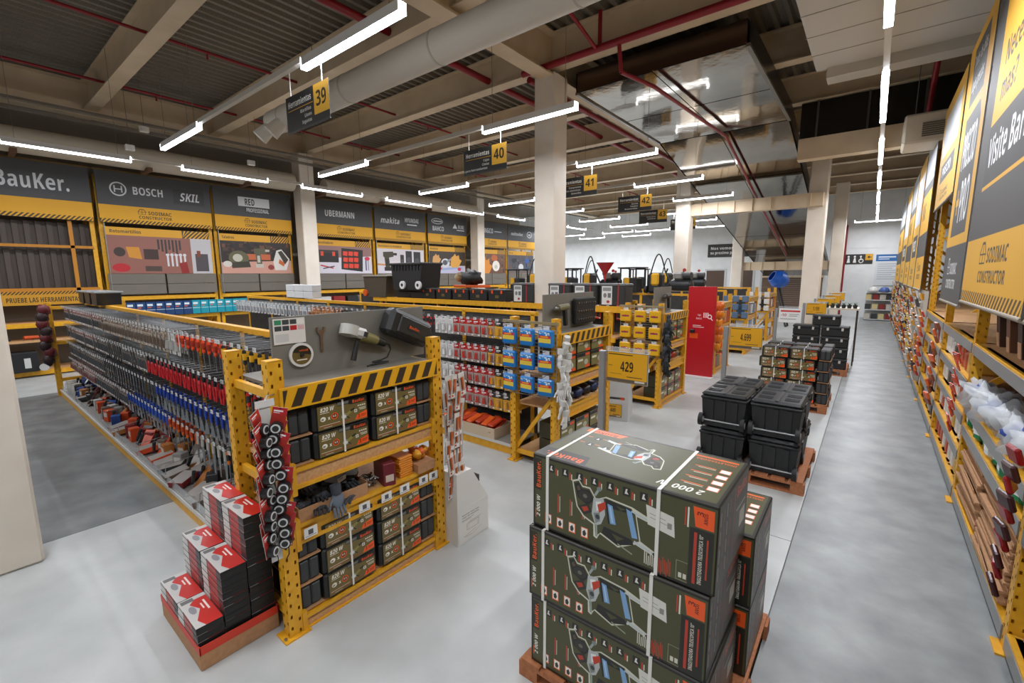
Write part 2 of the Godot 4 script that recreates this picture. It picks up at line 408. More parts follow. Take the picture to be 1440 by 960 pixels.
func ramp():
	# inclined moving walkway seen from below: mirrored soffit panels
	var o := thing("moving_ramp", "inclined moving walkway with mirror-polished metal underside descending between cream columns", "moving walkway")
	var mir := noisy("827b70", "958d82", 0.25, 0.09, 0.006, 3, 41, 256); mir.metallic = 1.0
	var nz := FastNoiseLite.new(); nz.seed = 4; nz.frequency = 0.012
	var nt := NoiseTexture2D.new(); nt.width = 256; nt.height = 256; nt.seamless = true; nt.noise = nz; nt.as_normal_map = true; nt.bump_strength = 2.0
	mir.normal_enabled = true; mir.normal_texture = nt; mir.normal_scale = 0.12
	var sl := 0.218
	var ys := func(z): return 5.62 if z > -12.3 else 5.62 - sl * (-12.3 - z)
	for seg in [[-8.0, -10.1], [-10.13, -12.3], [-12.33, -15.2], [-15.23, -18.1], [-18.13, -21.0], [-21.03, -23.9], [-23.93, -28.5]]:
		for xx in [[-4.72, -3.27], [-3.25, -1.8]]:
			var y0: float = ys.call(seg[0]); var y1: float = ys.call(seg[1])
			var mm := MB.new(mir)
			mm.quad(Vector3(xx[0], y0, seg[0]), Vector3(xx[0], y1, seg[1]), Vector3(xx[1], y1, seg[1]), Vector3(xx[1], y0, seg[0]))
			mm.quad(Vector3(xx[0], y0 + 0.02, seg[0]), Vector3(xx[1], y0 + 0.02, seg[0]), Vector3(xx[1], y1 + 0.02, seg[1]), Vector3(xx[0], y1 + 0.02, seg[1]))
			mi("soffit_panel", mm.mesh(), o)
	var brown := mt("5a4a3e", 0.25, 0.8); var dk := mt("2b2724", 0.35, 0.5)
	mi("fascia", MB.new(brown).bb(Vector3(-4.72, 5.63, -7.98), Vector3(-1.8, 5.98, -8.02)).mesh(), o)
	for sx in [-4.74, -1.78]:
		var mm := MB.new(dk)
		for seg in [[-8.0, -12.3], [-12.3, -28.5]]:
			var y0: float = ys.call(seg[0]); var y1: float = ys.call(seg[1])
			for e in [-0.015, 0.015]:
				mm.quad(Vector3(sx + e, y0, seg[0]), Vector3(sx + e, y1, seg[1]), Vector3(sx + e, y1 + 0.36, seg[1]), Vector3(sx + e, y0 + 0.36, seg[0]))
		mi("side_skirt", mm.mesh(), o)
		mi("edge_trim", MB.new(mt("8a857c", 0.3, 0.8)).bb(Vector3(sx - 0.03, 5.59, -12.3), Vector3(sx + 0.03, 5.64, -8.0)).mesh(), o)
	for q in [[-15.9, 4.1, 4.47], [-24.0, 2.36, 2.74]]:
		var b := thing("cross_beam", "cream cross beam carrying the %s stretch of the mirrored ramp" % ("upper" if q[0] > -20 else "lower"), "beam")
		mi("girder", MB.new(cream_m).bb(Vector3(-4.9, q[1], q[0] - 0.15), Vector3(-1.3, q[2], q[0] + 0.15)).mesh(), b)
		for i in 7: mi("stiffener", MB.new(cream_m).bb(Vector3(-4.6 + i * 0.5, q[1] + 0.02, q[0] + 0.15), Vector3(-4.585 + i * 0.5, q[2] - 0.02, q[0] + 0.21)).mesh(), b)

func pipes():
	var P := func(label, pts, r, grp = ""):
		var o := mi("sprinkler_pipe", MB.new(redpipe).tube(pts, r, 8).mesh()); tag(o, label, "pipe", grp); return o
	for x in [-9.77, -12.85]:
		var o = P.call("thin red sprinkler pipe under the roof deck above the tool gondolas", [Vector3(x, 6.2, 6), Vector3(x, 6.2, -24)], 0.028, "thin sprinkler pipes")
		for k in 9: mi("sprinkler_head", cached("sprk", func(): return MB.new(mt("8d1420", 0.4)).cyl(Vector3(0, 0, 0), Vector3(0, -0.12, 0), 0.012, 0.02, 6).mesh()), o, Vector3(x, 6.2, -0.9 - 2.6 * k))
	P.call("thick red main pipe running lengthwise above the lamps", [Vector3(-6.65, 6.2, 6), Vector3(-6.65, 6.2, -20)], 0.065)
	P.call("thick red pipe running lengthwise beyond the inner column", [Vector3(-5.5, 5.9, -7.5), Vector3(-5.5, 5.9, -24)], 0.06)
	P.call("red cross pipe in front of the ramp landing", [Vector3(-5.5, 5.93, -7.3), Vector3(-1.1, 5.93, -7.3)], 0.06)
	P.call("red pipe hung under the mirrored ramp", [Vector3(-3.55, 5.9, -7.3), Vector3(-3.55, 5.5, -7.4), Vector3(-3.3, 5.45, -8.2), Vector3(-3.1, 5.5, -12.3), Vector3(-3.1, 4.2, -18.0), Vector3(-3.1, 3.0, -23.6)], 0.035)
	P.call("thin red branch pipe rising to the deck above the fat white duct", [Vector3(-4.0, 6.5, -5.2), Vector3(-3.95, 5.93, -7.25)], 0.03)
	P.call("short red riser with a bend over the ramp landing", [Vector3(-3.9, 5.93, -7.3), Vector3(-3.9, 6.5, -7.3)], 0.035)
	P.call("red cross pipe under the rear roof beams over the main aisle", [Vector3(-1.2, 5.0, -13.6), Vector3(1.4, 5.0, -13.6), Vector3(1.0, 6.62, -13.6)], 0.05)
	P.call("red riser pipe above the right hand rack banners", [Vector3(0.55, 6.62, -10.1), Vector3(0.55, 4.95, -12.4)], 0.045)
	P.call("red standpipe down the white end wall by the restroom sign", [Vector3(-1.25, 4.6, -28.82), Vector3(-1.25, 0.0, -28.82)], 0.05)
	# fat round duct with jet nozzles
	var duct := mt("cfc9bd", 0.5)
	var o := thing("air_duct", "fat white round air duct with jet nozzles at its end", "duct")
	mi("duct_body", MB.new(duct).cyl(Vector3(2.97, 5.03, -4.25), Vector3(-9.0, 5.03, -4.25), 0.205, 0.205, 24).mesh(), o)
	for k in 6: mi("duct_ring", MB.new(mt("b9b3a7", 0.5)).cyl(Vector3(1.5 - k * 2.0, 5.03, -4.25), Vector3(1.47 - k * 2.0, 5.03, -4.25), 0.21, 0.21, 24).mesh(), o)
	for sx in [0, 0.45]:
		mi("nozzle", MB.new(mt("d8d4ca", 0.5)).cyl(Vector3(-8.5 - sx, 4.92, -4.15), Vector3(-8.6 - sx, 4.72, -3.98), 0.11, 0.14, 12).mesh(), o)
	o = thing("air_duct", "beige air duct along the top of the banner wall", "duct")
	mi("duct_body", MB.new(mt("c3b8a5", 0.55)).cyl(Vector3(-14.0, 5.0, 6), Vector3(-14.0, 5.0, -7.0), 0.26, 0.26, 20).mesh(), o)
	mi("duct_body", MB.new(mt("c3b8a5", 0.55)).cyl(Vector3(-14.0, 5.0, -8.0), Vector3(-14.0, 5.0, -15.0), 0.26, 0.26, 20).mesh(), o)
	for k in 6: mi("duct_hanger", MB.new(mt("6b4a33", 0.6)).bb(Vector3(-14.3, 4.7, -1.2 - k * 2.2), Vector3(-13.7, 4.78, -1.3 - k * 2.2)).mesh(), o)
	# cable trays
	for x in [-12.7, -13.4]:
		tag(mi("cable_tray", MB.new(mt("7d776c", 0.5, 0.5)).bb(Vector3(x - 0.06, 5.45, 6), Vector3(x + 0.06, 5.5, -24)).mesh()), "grey cable tray hung along the banner wall", "cable tray", "cable trays along the banner wall")
	for q in [[-12.75, 4.95, -2.9], [-12.4, 5.3, -3.1], [-12.4, 5.0, -5.2]]:
		var s := thing("ceiling_sensor", "small white box sensor hung on a thin cable near the banners", "sensor", Vector3(q[0], q[1], q[2]), 0, "hung sensors")
		mi("sensor_box", cached("sens", func(): return MB.new(mt("d8d6d0", 0.5)).cbox(Vector3.ZERO, Vector3(0.1, 0.12, 0.16), 0.01).mesh()), s)
		mi("cable", cached("senc", func(): return MB.new(mt("5c5850", 0.5)).cyl(Vector3(0, 0.05, 0), Vector3(0, 1.2, 0), 0.004, 0.004, 4).mesh()), s)
	# right-hand white air handling duct box, dark clerestory, vents
	o = thing("air_handler", "big white boxed air handling duct above the main aisle", "duct")
	mi("duct_box", MB.new(mt("c9c4ba", 0.55)).bb(Vector3(-1.05, 5.55, -9.6), Vector3(2.98, 5.98, -6.9)).mesh(), o)
	mi("lower_lip", MB.new(mt("bdb7ab", 0.55)).bb(Vector3(-0.9, 5.4, -9.9), Vector3(2.98, 5.6, -9.55)).mesh(), o)
	for k in 3: mi("seam", MB.new(mt("a49d90", 0.6)).bb(Vector3(-1.06, 5.545, -7.5 - k * 0.7), Vector3(2.98, 5.555, -7.52 - k * 0.7)).mesh(), o)
	o = thing("clerestory", "dark high window band behind the white duct box", "window band")
	mi("glass_band", MB.new(mt("1d1a17", 0.2)).bb(Vector3(-1.6, 5.2, -12.7), Vector3(2.98, 5.98, -12.6)).mesh(), o)
	for k in 5: mi("mullion", MB.new(mt("4a463f", 0.5)).bb(Vector3(-1.3 + k * 0.9, 5.2, -12.6), Vector3(-1.26 + k * 0.9, 5.98, -12.55)).mesh(), o)
	mi("sill_beam", MB.new(cream_m).bb(Vector3(-1.6, 4.75, -12.8), Vector3(2.98, 5.2, -12.5)).mesh(), o)
	o = thing("air_conditioner", "cream ceiling air conditioner with a slotted vent above the rack banners", "air conditioner", Vector3(0.75, 4.75, -11.6))
	mi("casing", MB.new(mt("d3c8b5", 0.55)).cbox(Vector3.ZERO, Vector3(1.1, 0.5, 0.9), 0.03).mesh(), o)
	for k in 2: mi("hanger_rod", MB.new(mt("8a8880", 0.4, 0.6)).cyl(Vector3(-0.4 + k * 0.8, 0.25, 0), Vector3(-0.4 + k * 0.8, 1.84, 0), 0.008, 0.008, 5).mesh(), o)
	for k in 7: mi("vent_slat", MB.new(mt("6b655b", 0.5)).bb(Vector3(-0.3, -0.16 + k * 0.035, 0.45), Vector3(0.4, -0.14 + k * 0.035, 0.47)).mesh(), o)
# ---------------------------------------------------------------- racks and gondolas
func upright_mesh(h: float) -> Mesh:
	return cached("up%.2f" % h, func():
		var m := MB.new(yel_m)
		var w := 0.075; var d := 0.085
		m.use(yel_m)
		m.box(Vector3(0, h - 0.003, 0), Vector3(w, 0.006, d))
		# perforated faces: +x, +z, -x, -z made of strips and rungs
		for f in 4:
			var t := Transform3D(Basis(Vector3.UP, f * PI / 2), Vector3.ZERO)
			var hw: float = (w if f % 2 == 0 else d) / 2; var hd: float = (d if f % 2 == 0 else w) / 2
			var s := 0.0062
			for q in [[-hw, -0.024 - s], [-0.024 + s, 0.024 - s], [0.024 + s, hw]]:
				m.quad(t * Vector3(q[0], 0, hd), t * Vector3(q[1], 0, hd), t * Vector3(q[1], h, hd), t * Vector3(q[0], h, hd))
			var y := 0.0
			var k := 0
			while y < h:
				var y1 := minf(y + 0.054, h)
				for c in [-0.024, 0.024]:
					var o: float = 0.038 if c > 0 else 0.0
					m.quad(t * Vector3(c - s, minf(y + o, h), hd), t * Vector3(c + s, minf(y + o, h), hd), t * Vector3(c + s, minf(y1 + o, h), hd), t * Vector3(c - s, minf(y1 + o, h), hd))
				y += 0.076; k += 1
		return m.mesh())
func beam_mesh(L: float, hh: float, web: Material, key: String) -> Mesh:
	# C-profile beam along z, front face at +x
	return cached("beam%.2f%.2f%s" % [L, hh, key], func():
		var m := MB.new(yel_m)
		m.box(Vector3(0, hh / 2 - 0.012, 0), Vector3(0.05, 0.024, L)); m.box(Vector3(0, -hh / 2 + 0.012, 0), Vector3(0.05, 0.024, L))
		m.use(web).box(Vector3(-0.006, 0, 0), Vector3(0.03, hh - 0.04, L)); m.use(yel_m)
		for s in [-1, 1]: m.box(Vector3(0.008, 0, s * (L / 2 - 0.015)), Vector3(0.05, hh + 0.07, 0.03))
		return m.mesh())
func hazard_mat() -> Material:
	return cached("hazard", func():
		var p := PR.new(768, 64, C("dfa416"))
		p.stripes(10, 6, 748, 52, 78, C("3a2f24"), 0.6)
		return p.mat(0.4))
func endcap(k: int, zn: float, label: String, levels: Array, h := 1.73, wide := 1.3) -> Node3D:
	var o := thing("endcap_rack", label, "rack")
	var x1 := -2.6; var x0 := -3.25; var z1 := zn - wide
	for x in [x1 - 0.04, x0 + 0.04]:
		for z in [zn - 0.045, z1 + 0.045]:
			var u := mi("upright", upright_mesh(h), o, Vector3(x, 0, z))
			mi("base_plate", cached("plate", func():
				var m := MB.new(yel_m); m.box(Vector3(0, 0.005, 0), Vector3(0.13, 0.01, 0.16))
				m.use(mt("a8a9aa", 0.3, 0.9)); m.cyl(Vector3(0.03, 0.01, 0.065), Vector3(0.03, 0.022, 0.065), 0.01, 0.01, 6)
				return m.mesh()), u)
	var L := wide - 0.17
	var zc := (zn + z1) / 2
	for i in levels.size():
		var y: float = levels[i]
		var web: Material = wood if i == 0 or i == 2 else yel_m
		mi("beam", beam_mesh(L, 0.13 if i else 0.11, web, "w" if web == wood else "y"), o, Vector3(x1 - 0.03, y - 0.06, zc))
		mi("beam", beam_mesh(L, 0.1, yel_m, "y"), o, Vector3(x0 + 0.03, y - 0.06, zc), PI)
		mi("shelf_board", cached("shelf%.2f" % wide, func(): return MB.new(wood).box(Vector3.ZERO, Vector3(0.6, 0.018, L)).mesh()), o, Vector3((x0 + x1) / 2 - 0.01, y - 0.004, zc))
	# hazard striped top beam and top board
	mi("hazard_beam", cached("hz%.2f" % wide, func():
		var m := MB.new(yel_m); m.box(Vector3.ZERO, Vector3(0.03, 0.13, wide - 0.1), Transform3D(), {"px": hazard_mat()}); return m.mesh()), o, Vector3(x1 + 0.005, 1.5, zc))
	mi("top_board", cached("tb%.2f" % wide, func(): return MB.new(mt("77736b", 0.5)).box(Vector3.ZERO, Vector3(0.62, 0.02, wide - 0.18)).mesh()), o, Vector3((x0 + x1) / 2, 1.55, zc))
	# side rails and a diagonal brace on both ends
	for z in [zn - 0.045, z1 + 0.045]:
		for y in [0.12, 0.95, 1.52]: mi("side_rail", MB.new(yel_m).box(Vector3((x0 + x1) / 2, y, z), Vector3(x1 - x0 - 0.15, 0.05, 0.03)).mesh(), o)
		mi("diagonal_brace", MB.new(yel_m).box(Vector3.ZERO, Vector3(0.95, 0.045, 0.02), xf(Vector3((x0 + x1) / 2, 0.52, z - 0.01), 0, 0, 0.93)).mesh(), o)
	return o
func gondola(zc: float, xe: float, label: String, levels: Array, front_only := true) -> Node3D:
	var o := thing("gondola_shelving", label, "shelving")
	var xs := -3.32
	var L := xs - xe; var xm := (xs + xe) / 2
	mi("back_panel", MB.new(noisy("2c2b2a", "3a3836", 1.0, 0.7, 0.05, 2, 51, 128)).box(Vector3(xm, 0.9, zc), Vector3(L, 1.55, 0.04)).mesh(), o)
	for s in [-1.0, 1.0]:
		mi("kick_plate", MB.new(yel_m).box(Vector3(xm, 0.055, zc + s * 0.52), Vector3(L, 0.11, 0.03)).mesh(), o)
		mi("base_deck", MB.new(mt("8a8883", 0.45)).box(Vector3(xm, 0.12, zc + s * 0.27), Vector3(L, 0.02, 0.5)).mesh(), o)
		mi("price_rail", MB.new(mt("c9c8c3", 0.4)).box(Vector3(xm, 0.115, zc + s * 0.54), Vector3(L, 0.035, 0.012)).mesh(), o)
	mi("top_rail", MB.new(yel_m).box(Vector3(xm, 1.71, zc), Vector3(L, 0.05, 0.07)).mesh(), o)
	var n := int(L / 1.2) + 1
	for i in n: mi("post", cached("gpost", func(): return MB.new(yel_m).box(Vector3(0, 0.85, 0), Vector3(0.06, 1.7, 0.07)).mesh()), o, Vector3(xs - 0.05 - i * (L - 0.1) / (n - 1), 0, zc))
	return o
func hook_mesh(l: float) -> Mesh:
	return cached("hook%.2f" % l, func():
		var m := MB.new(mt("7b7d7e", 0.3, 0.9))
		m.cyl(Vector3(0, 0, 0), Vector3(0, 0.0, l), 0.0035, 0.0035, 5); m.cyl(Vector3(0, 0.03, 0), Vector3(0, 0.03, l), 0.0025, 0.0025, 4); m.cyl(Vector3(0, 0, l), Vector3(0, 0.03, l), 0.003, 0.003, 4)
		return m.mesh())
func add_hook(g: Node3D, at: Vector3, dir: float, l := 0.36, tagged := true):
	var hk := mi("hook", hook_mesh(l), g, at, 0.0 if dir > 0 else PI)
	if tagged: mi("price_tag", cached("ptag", func():
		var p := PR.new(64, 48, C("c9cac8")); p.rect(6, 8, 52, 3, C("999999")); p.rect(8, 20, 26, 10, C("777777"))
		return MB.new(mt("d8dadb", 0.4)).box(Vector3.ZERO, Vector3(0.05, 0.032, 0.004), Transform3D(), {"pz": p.mat(0.35)}).mesh()), hk, Vector3(0, 0.02, l + 0.004))

# ---------------------------------------------------------------- hanging goods; origin at the hanging hole, front towards +z
func card_mat(key: String, head: String, body: String, deco: String) -> Material:
	return cached("card" + key, func():
		var p := PR.new(96, 192, C(body))
		p.rect(0, 0, 96, 60, C(head)); p.oval(48, 9, 9, 5, C("222222")); p.rect(10, 22, 60, 12, C("f2f2f2")); p.rect(10, 40, 40, 6, C("dddddd")); p.rect(8, 150, 80, 8, C(deco)); p.rect(8, 164, 50, 6, C("eeeeee")); p.rect(62, 168, 28, 16, C("f5f5f5"))
		return p.mat(0.4))
func hang_item(kind: String, label: String, group: String, at: Vector3, turn := 0.0) -> Node3D:
	var o := thing(kind.get_slice(":", 0), label, "package" if kind.begins_with("b") else "tool", at, turn, group)
	var a := kind.split(":")
	match a[0]:
		"screwdriver":
			mi("handle", cached("sdh" + a[1], func():
				var m := MB.new(mt(a[1], 0.35)); m.lathe([Vector2(0, 0.005), Vector2(0.012, 0), Vector2(0.016, -0.02), Vector2(0.0165, -0.06), Vector2(0.012, -0.085), Vector2(0.014, -0.1), Vector2(0.008, -0.115), Vector2(0, -0.115)], 8)
				m.use(mt(a[2], 0.45)).lathe([Vector2(0.0168, -0.025), Vector2(0.0175, -0.04), Vector2(0.0175, -0.06), Vector2(0.0168, -0.075)], 8)
				return m.mesh()), o)
			mi("shaft", cached("sds", func(): return MB.new(mt("8d8f92", 0.3, 0.9)).cyl(Vector3(0, -0.11, 0), Vector3(0, -0.25, 0), 0.0045, 0.004, 6).mesh()), o)
		"blister_pack":
			mi("card", cached("blc" + a[1], func(): return MB.new(mt("c8c6c0", 0.6)).box(Vector3(0, -0.095, 0), Vector3(0.112, 0.23, 0.003), Transform3D(), {"pz": card_mat(a[1] + a[2] + a[3], a[1], a[2], a[3])}).mesh()), o)
			mi("blister", cached("blb", func(): return MB.new(clear("b0aca4", 0.12, 0.2)).cbox(Vector3(0, -0.12, 0.016), Vector3(0.075, 0.11, 0.026), 0.008).mesh()), o)
			mi("product", cached("blp" + a[3], func(): return MB.new(mt(a[3], 0.4)).cyl(Vector3(0, -0.08, 0.014), Vector3(0, -0.16, 0.014), 0.018, 0.024, 9).mesh()), o)
		"bit_card":
			mi("card", cached("blc" + a[1], func(): return MB.new(mt("8a857c", 0.6)).box(Vector3(0, -0.095, 0), Vector3(0.112, 0.23, 0.003), Transform3D(), {"pz": card_mat(a[1] + a[2] + a[3], a[1], a[2], a[3])}).mesh()), o)
			mi("bits", cached("btc", func():
				var m := MB.new(mt("6a6c70", 0.3, 0.8))
				for k in 4: m.cyl(Vector3(-0.033 + k * 0.022, -0.07 - k * 0.008, 0.006), Vector3(-0.033 + k * 0.022, -0.17, 0.006), 0.006, 0.005, 6)
				return m.mesh()), o)
		"pliers":
			mi("jaws", cached("plj", func():
				var m := MB.new(mt("3a3b3d", 0.35, 0.8)); m.prism(PackedVector2Array([Vector2(-0.006, 0.0), Vector2(-0.016, -0.03), Vector2(-0.018, -0.06), Vector2(0.018, -0.06), Vector2(0.016, -0.03), Vector2(0.006, 0.0)]), -0.007, 0.007); m.cyl(Vector3(0, -0.045, -0.009), Vector3(0, -0.045, 0.009), 0.01, 0.01, 8)
				return m.mesh()), o)
			for s in [-1.0, 1.0]: mi("grip", cached("plg%s%d" % [a[1], int(s)], func(): return MB.new(mt(a[1], 0.4)).tube([Vector3(s * 0.01, -0.058, 0), Vector3(s * 0.026, -0.09, 0), Vector3(s * 0.027, -0.14, 0), Vector3(s * 0.018, -0.19, 0)], 0.009, 7).mesh()), o)
		"wrench":
			mi("body", cached("wrn", func():
				var m := MB.new(mt("808388", 0.3, 0.9)); m.box(Vector3(0, -0.11, 0), Vector3(0.018, 0.16, 0.006)); m.lathe([Vector2(0.012, -0.006), Vector2(0.02, -0.006), Vector2(0.02, 0.006), Vector2(0.012, 0.006), Vector2(0.012, -0.006)], 12, xf(Vector3(0, -0.015, 0), 0, PI / 2))
				m.prism(PackedVector2Array([Vector2(-0.01, -0.19), Vector2(-0.024, -0.205), Vector2(-0.02, -0.235), Vector2(-0.008, -0.235), Vector2(-0.009, -0.212), Vector2(0.009, -0.212), Vector2(0.008, -0.235), Vector2(0.02, -0.235), Vector2(0.024, -0.205), Vector2(0.01, -0.19)]), -0.004, 0.004)
				return m.mesh()), o)
			mi("tag_card", cached("wrc" + a[1], func(): return MB.new(mt(a[1], 0.6)).box(Vector3(0, 0.01, 0.006), Vector3(0.04, 0.06, 0.002)).mesh()), o)
		"trowel":
			mi("handle", cached("trh" + a[1], func(): return MB.new(mt(a[1], 0.4)).lathe([Vector2(0, 0), Vector2(0.013, -0.004), Vector2(0.016, -0.05), Vector2(0.011, -0.1), Vector2(0, -0.102)], 8).mesh()), o)
			mi("blade", cached("trb", func():
				var m := MB.new(mt("aeb2b6", 0.25, 0.9)); m.cyl(Vector3(0, -0.1, 0), Vector3(0, -0.13, 0.0), 0.005, 0.005, 5); m.prism(PackedVector2Array([Vector2(-0.02, -0.13), Vector2(-0.045, -0.24), Vector2(0.045, -0.24), Vector2(0.02, -0.13)]), -0.0015, 0.0015)
				return m.mesh()), o)
		"hand_saw":
			mi("grip", cached("hsg" + a[1], func(): return MB.new(mt(a[1], 0.4)).cbox(Vector3(0, -0.05, 0), Vector3(0.035, 0.11, 0.02), 0.006).mesh()), o)
			mi("blade", cached("hsb", func(): return MB.new(mt("b4b7b9", 0.25, 0.9)).prism(PackedVector2Array([Vector2(-0.03, -0.1), Vector2(-0.015, -0.29), Vector2(0.015, -0.29), Vector2(0.03, -0.1)]), -0.001, 0.001).mesh()), o)
	return o

# rows of hooks on the near side of a gondola; plan: [x from, x to, kind, label]
func stock_row(g: Node3D, zc: float, y: float, plan: Array, group: String, deep: int, step := 0.15):
	for q in plan:
		var x: float = q[0]
		while x > q[1]:
			add_hook(g, Vector3(x, y, zc + 0.02), 1.0)
			for d in deep:
				var o := hang_item(q[2], q[3], group, Vector3(x + rng.randf_range(-0.008, 0.008), y - 0.012, zc + 0.35 - d * 0.075))
				o.rotation.z = rng.randf_range(-0.05, 0.05); o.rotation.y = rng.randf_range(-0.15, 0.15)
			x -= step

func racks():
	var lv := [0.10, 0.70, 1.055]
	endcap(1, -1.08, "yellow endcap rack holding power tool boxes, gloves and a striped top beam", lv)
	endcap(2, -4.05, "yellow endcap rack with blue sponge packs on its side mesh", lv)
	endcap(3, -7.17, "yellow endcap rack with yellow cloth packs on its side mesh", lv)
	endcap(4, -10.45, "yellow endcap rack behind the red search panel, orange bags on its corner", lv)
	endcap(5, -13.6, "yellow endcap rack next along the aisle after the orange bags", lv)
	endcap(6, -16.8, "yellow endcap rack last before the cream aisle column", lv)
	var g1 := gondola(-1.73, -11.75, "long pegboard gondola crowded with hanging screwdrivers and pliers", [])
	var g2 := gondola(-4.70, -12.0, "pegboard gondola with red and yellow blister packs, second row", [])
	var g3 := gondola(-7.82, -12.0, "gondola topped with tool chests, third row", [])
	gondola(-11.1, -12.0, "gondola of the fourth row beyond the tool chests", [])
	gondola(-14.25, -12.0, "gondola of the fifth row beyond the red panel", [])
	gondola(-17.45, -12.0, "gondola of the sixth row near the end wall", [])
	var G := "tools hung on the first gondola"
	stock_row(g1, -1.73, 1.66, [[-3.42, -4.15, "screwdriver:1e1e1e:d8a21a", "black screwdriver with yellow band hung on the top hooks of the first gondola"], [-4.15, -5.25, "screwdriver:e2481c:9a2a10", "orange handled screwdriver hung on the top hooks of the first gondola"], [-5.25, -5.6, "blister_pack:d9d9d6:e8e6e0:b0b0ae", "white carded tool hung between screwdrivers and brown packs"], [-5.6, -8.6, "blister_pack:6b5342:b4a08a:5a4636", "brown carded blister pack hung on the top hooks of the first gondola"], [-8.6, -11.6, "bit_card:7a3030:9a9088:4a3a34", "dull red card of drill bits hung at the far end of the top hooks"]], G, 2, 0.135)
	stock_row(g1, -1.73, 1.33, [[-3.42, -4.1, "screwdriver:c8281e:2a2a2a", "red screwdriver hung on the second hook row of the first gondola"], [-4.1, -6.5, "pliers:b81c24", "red gripped pliers hung on the second hook row"], [-6.5, -9.0, "bit_card:3a3634:6a625a:2a2a2a", "dark card of drill bits hung on the second hook row"], [-9.0, -11.6, "bit_card:7a3030:9a9088:4a3a34", "dull red card of drill bits hung on the second hook row"]], G, 2, 0.135)
	stock_row(g1, -1.73, 1.02, [[-3.42, -4.0, "pliers:c8281e", "red gripped pliers hung low beside the yellow upright"], [-4.0, -6.2, "trowel:1f3f9c", "blue handled scraper hung on the third hook row"], [-6.2, -8.8, "wrench:2b2f36", "steel wrench with dark card hung on the third hook row"], [-8.8, -11.6, "bit_card:3a3634:6a625a:2a2a2a", "dark card of drill bits hung on the third hook row"]], G, 2, 0.135)
	stock_row(g1, -1.73, 0.72, [[-3.42, -4.3, "screwdriver:e07818:2a2a2a", "amber screwdriver hung on the lowest hook row"], [-4.3, -5.0, "hand_saw:a9a59c", "grey gripped saw blade hung on the lowest hook row"], [-5.0, -5.9, "screwdriver:e2681c:b03a10", "orange screwdriver hung on the lowest hook row"], [-5.9, -7.6, "trowel:2a4fb0", "blue handled trowel hung on the lowest hook row"], [-7.6, -9.5, "bit_card:4a2a28:7a6a60:3a2a28", "dark red card of drill bits hung on the lowest hook row"], [-9.5, -11.6, "blister_pack:8a2a2a:a8a098:6a2a2a", "red blister pack hung at the far end of the lowest hook row"]], G, 2, 0.135)
	var G2 := "blister packs hung on the second gondola"
	for r in 4:
		var y: float = [1.62, 1.27, 0.97, 0.68][r]
		stock_row(g2, -4.70, y, [[-3.42, -3.8, "blister_pack:2e2a28:d8a21a:e0a010", "black and yellow blister pack hung beside the blue sponge mesh"], [-3.8, -4.55, "blister_pack:b8201c:a89890:c42a20", "red blister pack hung beside the black and yellow packs"], [-4.55, -4.9, "blister_pack:d8d8d6:c8c8c6:e8e8e8", "white blister pack hung beside the red packs"]], G2, 2, 0.125)
	stock_row(g2, -4.70, 1.62, [[-4.95, -5.3, "screwdriver:c8281e:8a1a14", "red tool at the near end of the second gondola top row"], [-5.3, -7.4, "pliers:9a2420", "dark red gripped pliers hung on the second gondola top row"], [-7.4, -8.4, "blister_pack:b8682c:c88a50:a05a28", "orange brown card hung on the second gondola top row"], [-8.4, -11.8, "blister_pack:c4ccd0:d8d8d8:98a0a8", "pale blister pack hung at the far end of the second gondola top row"]], G2, 2, 0.16)
	stock_row(g3, -7.82, 1.62, [[-3.5, -6.5, "blister_pack:2a2a2a:c43020:2a2a2a", "black and red blister pack hung on the third gondola"]], "blister packs hung on the third gondola", 1, 0.2)
	# far end frame of the first gondola
	var e := thing("end_frame", "yellow upright frame closing the far end of the first tool gondola", "frame")
	for z in [-1.2, -2.26]:
		mi("upright", upright_mesh(1.75), e, Vector3(-11.82, 0, z))
	for y in [0.3, 1.0, 1.65]: mi("side_rail", MB.new(yel_m).box(Vector3(-11.82, y, -1.73), Vector3(0.04, 0.06, 1.0)).mesh(), e)
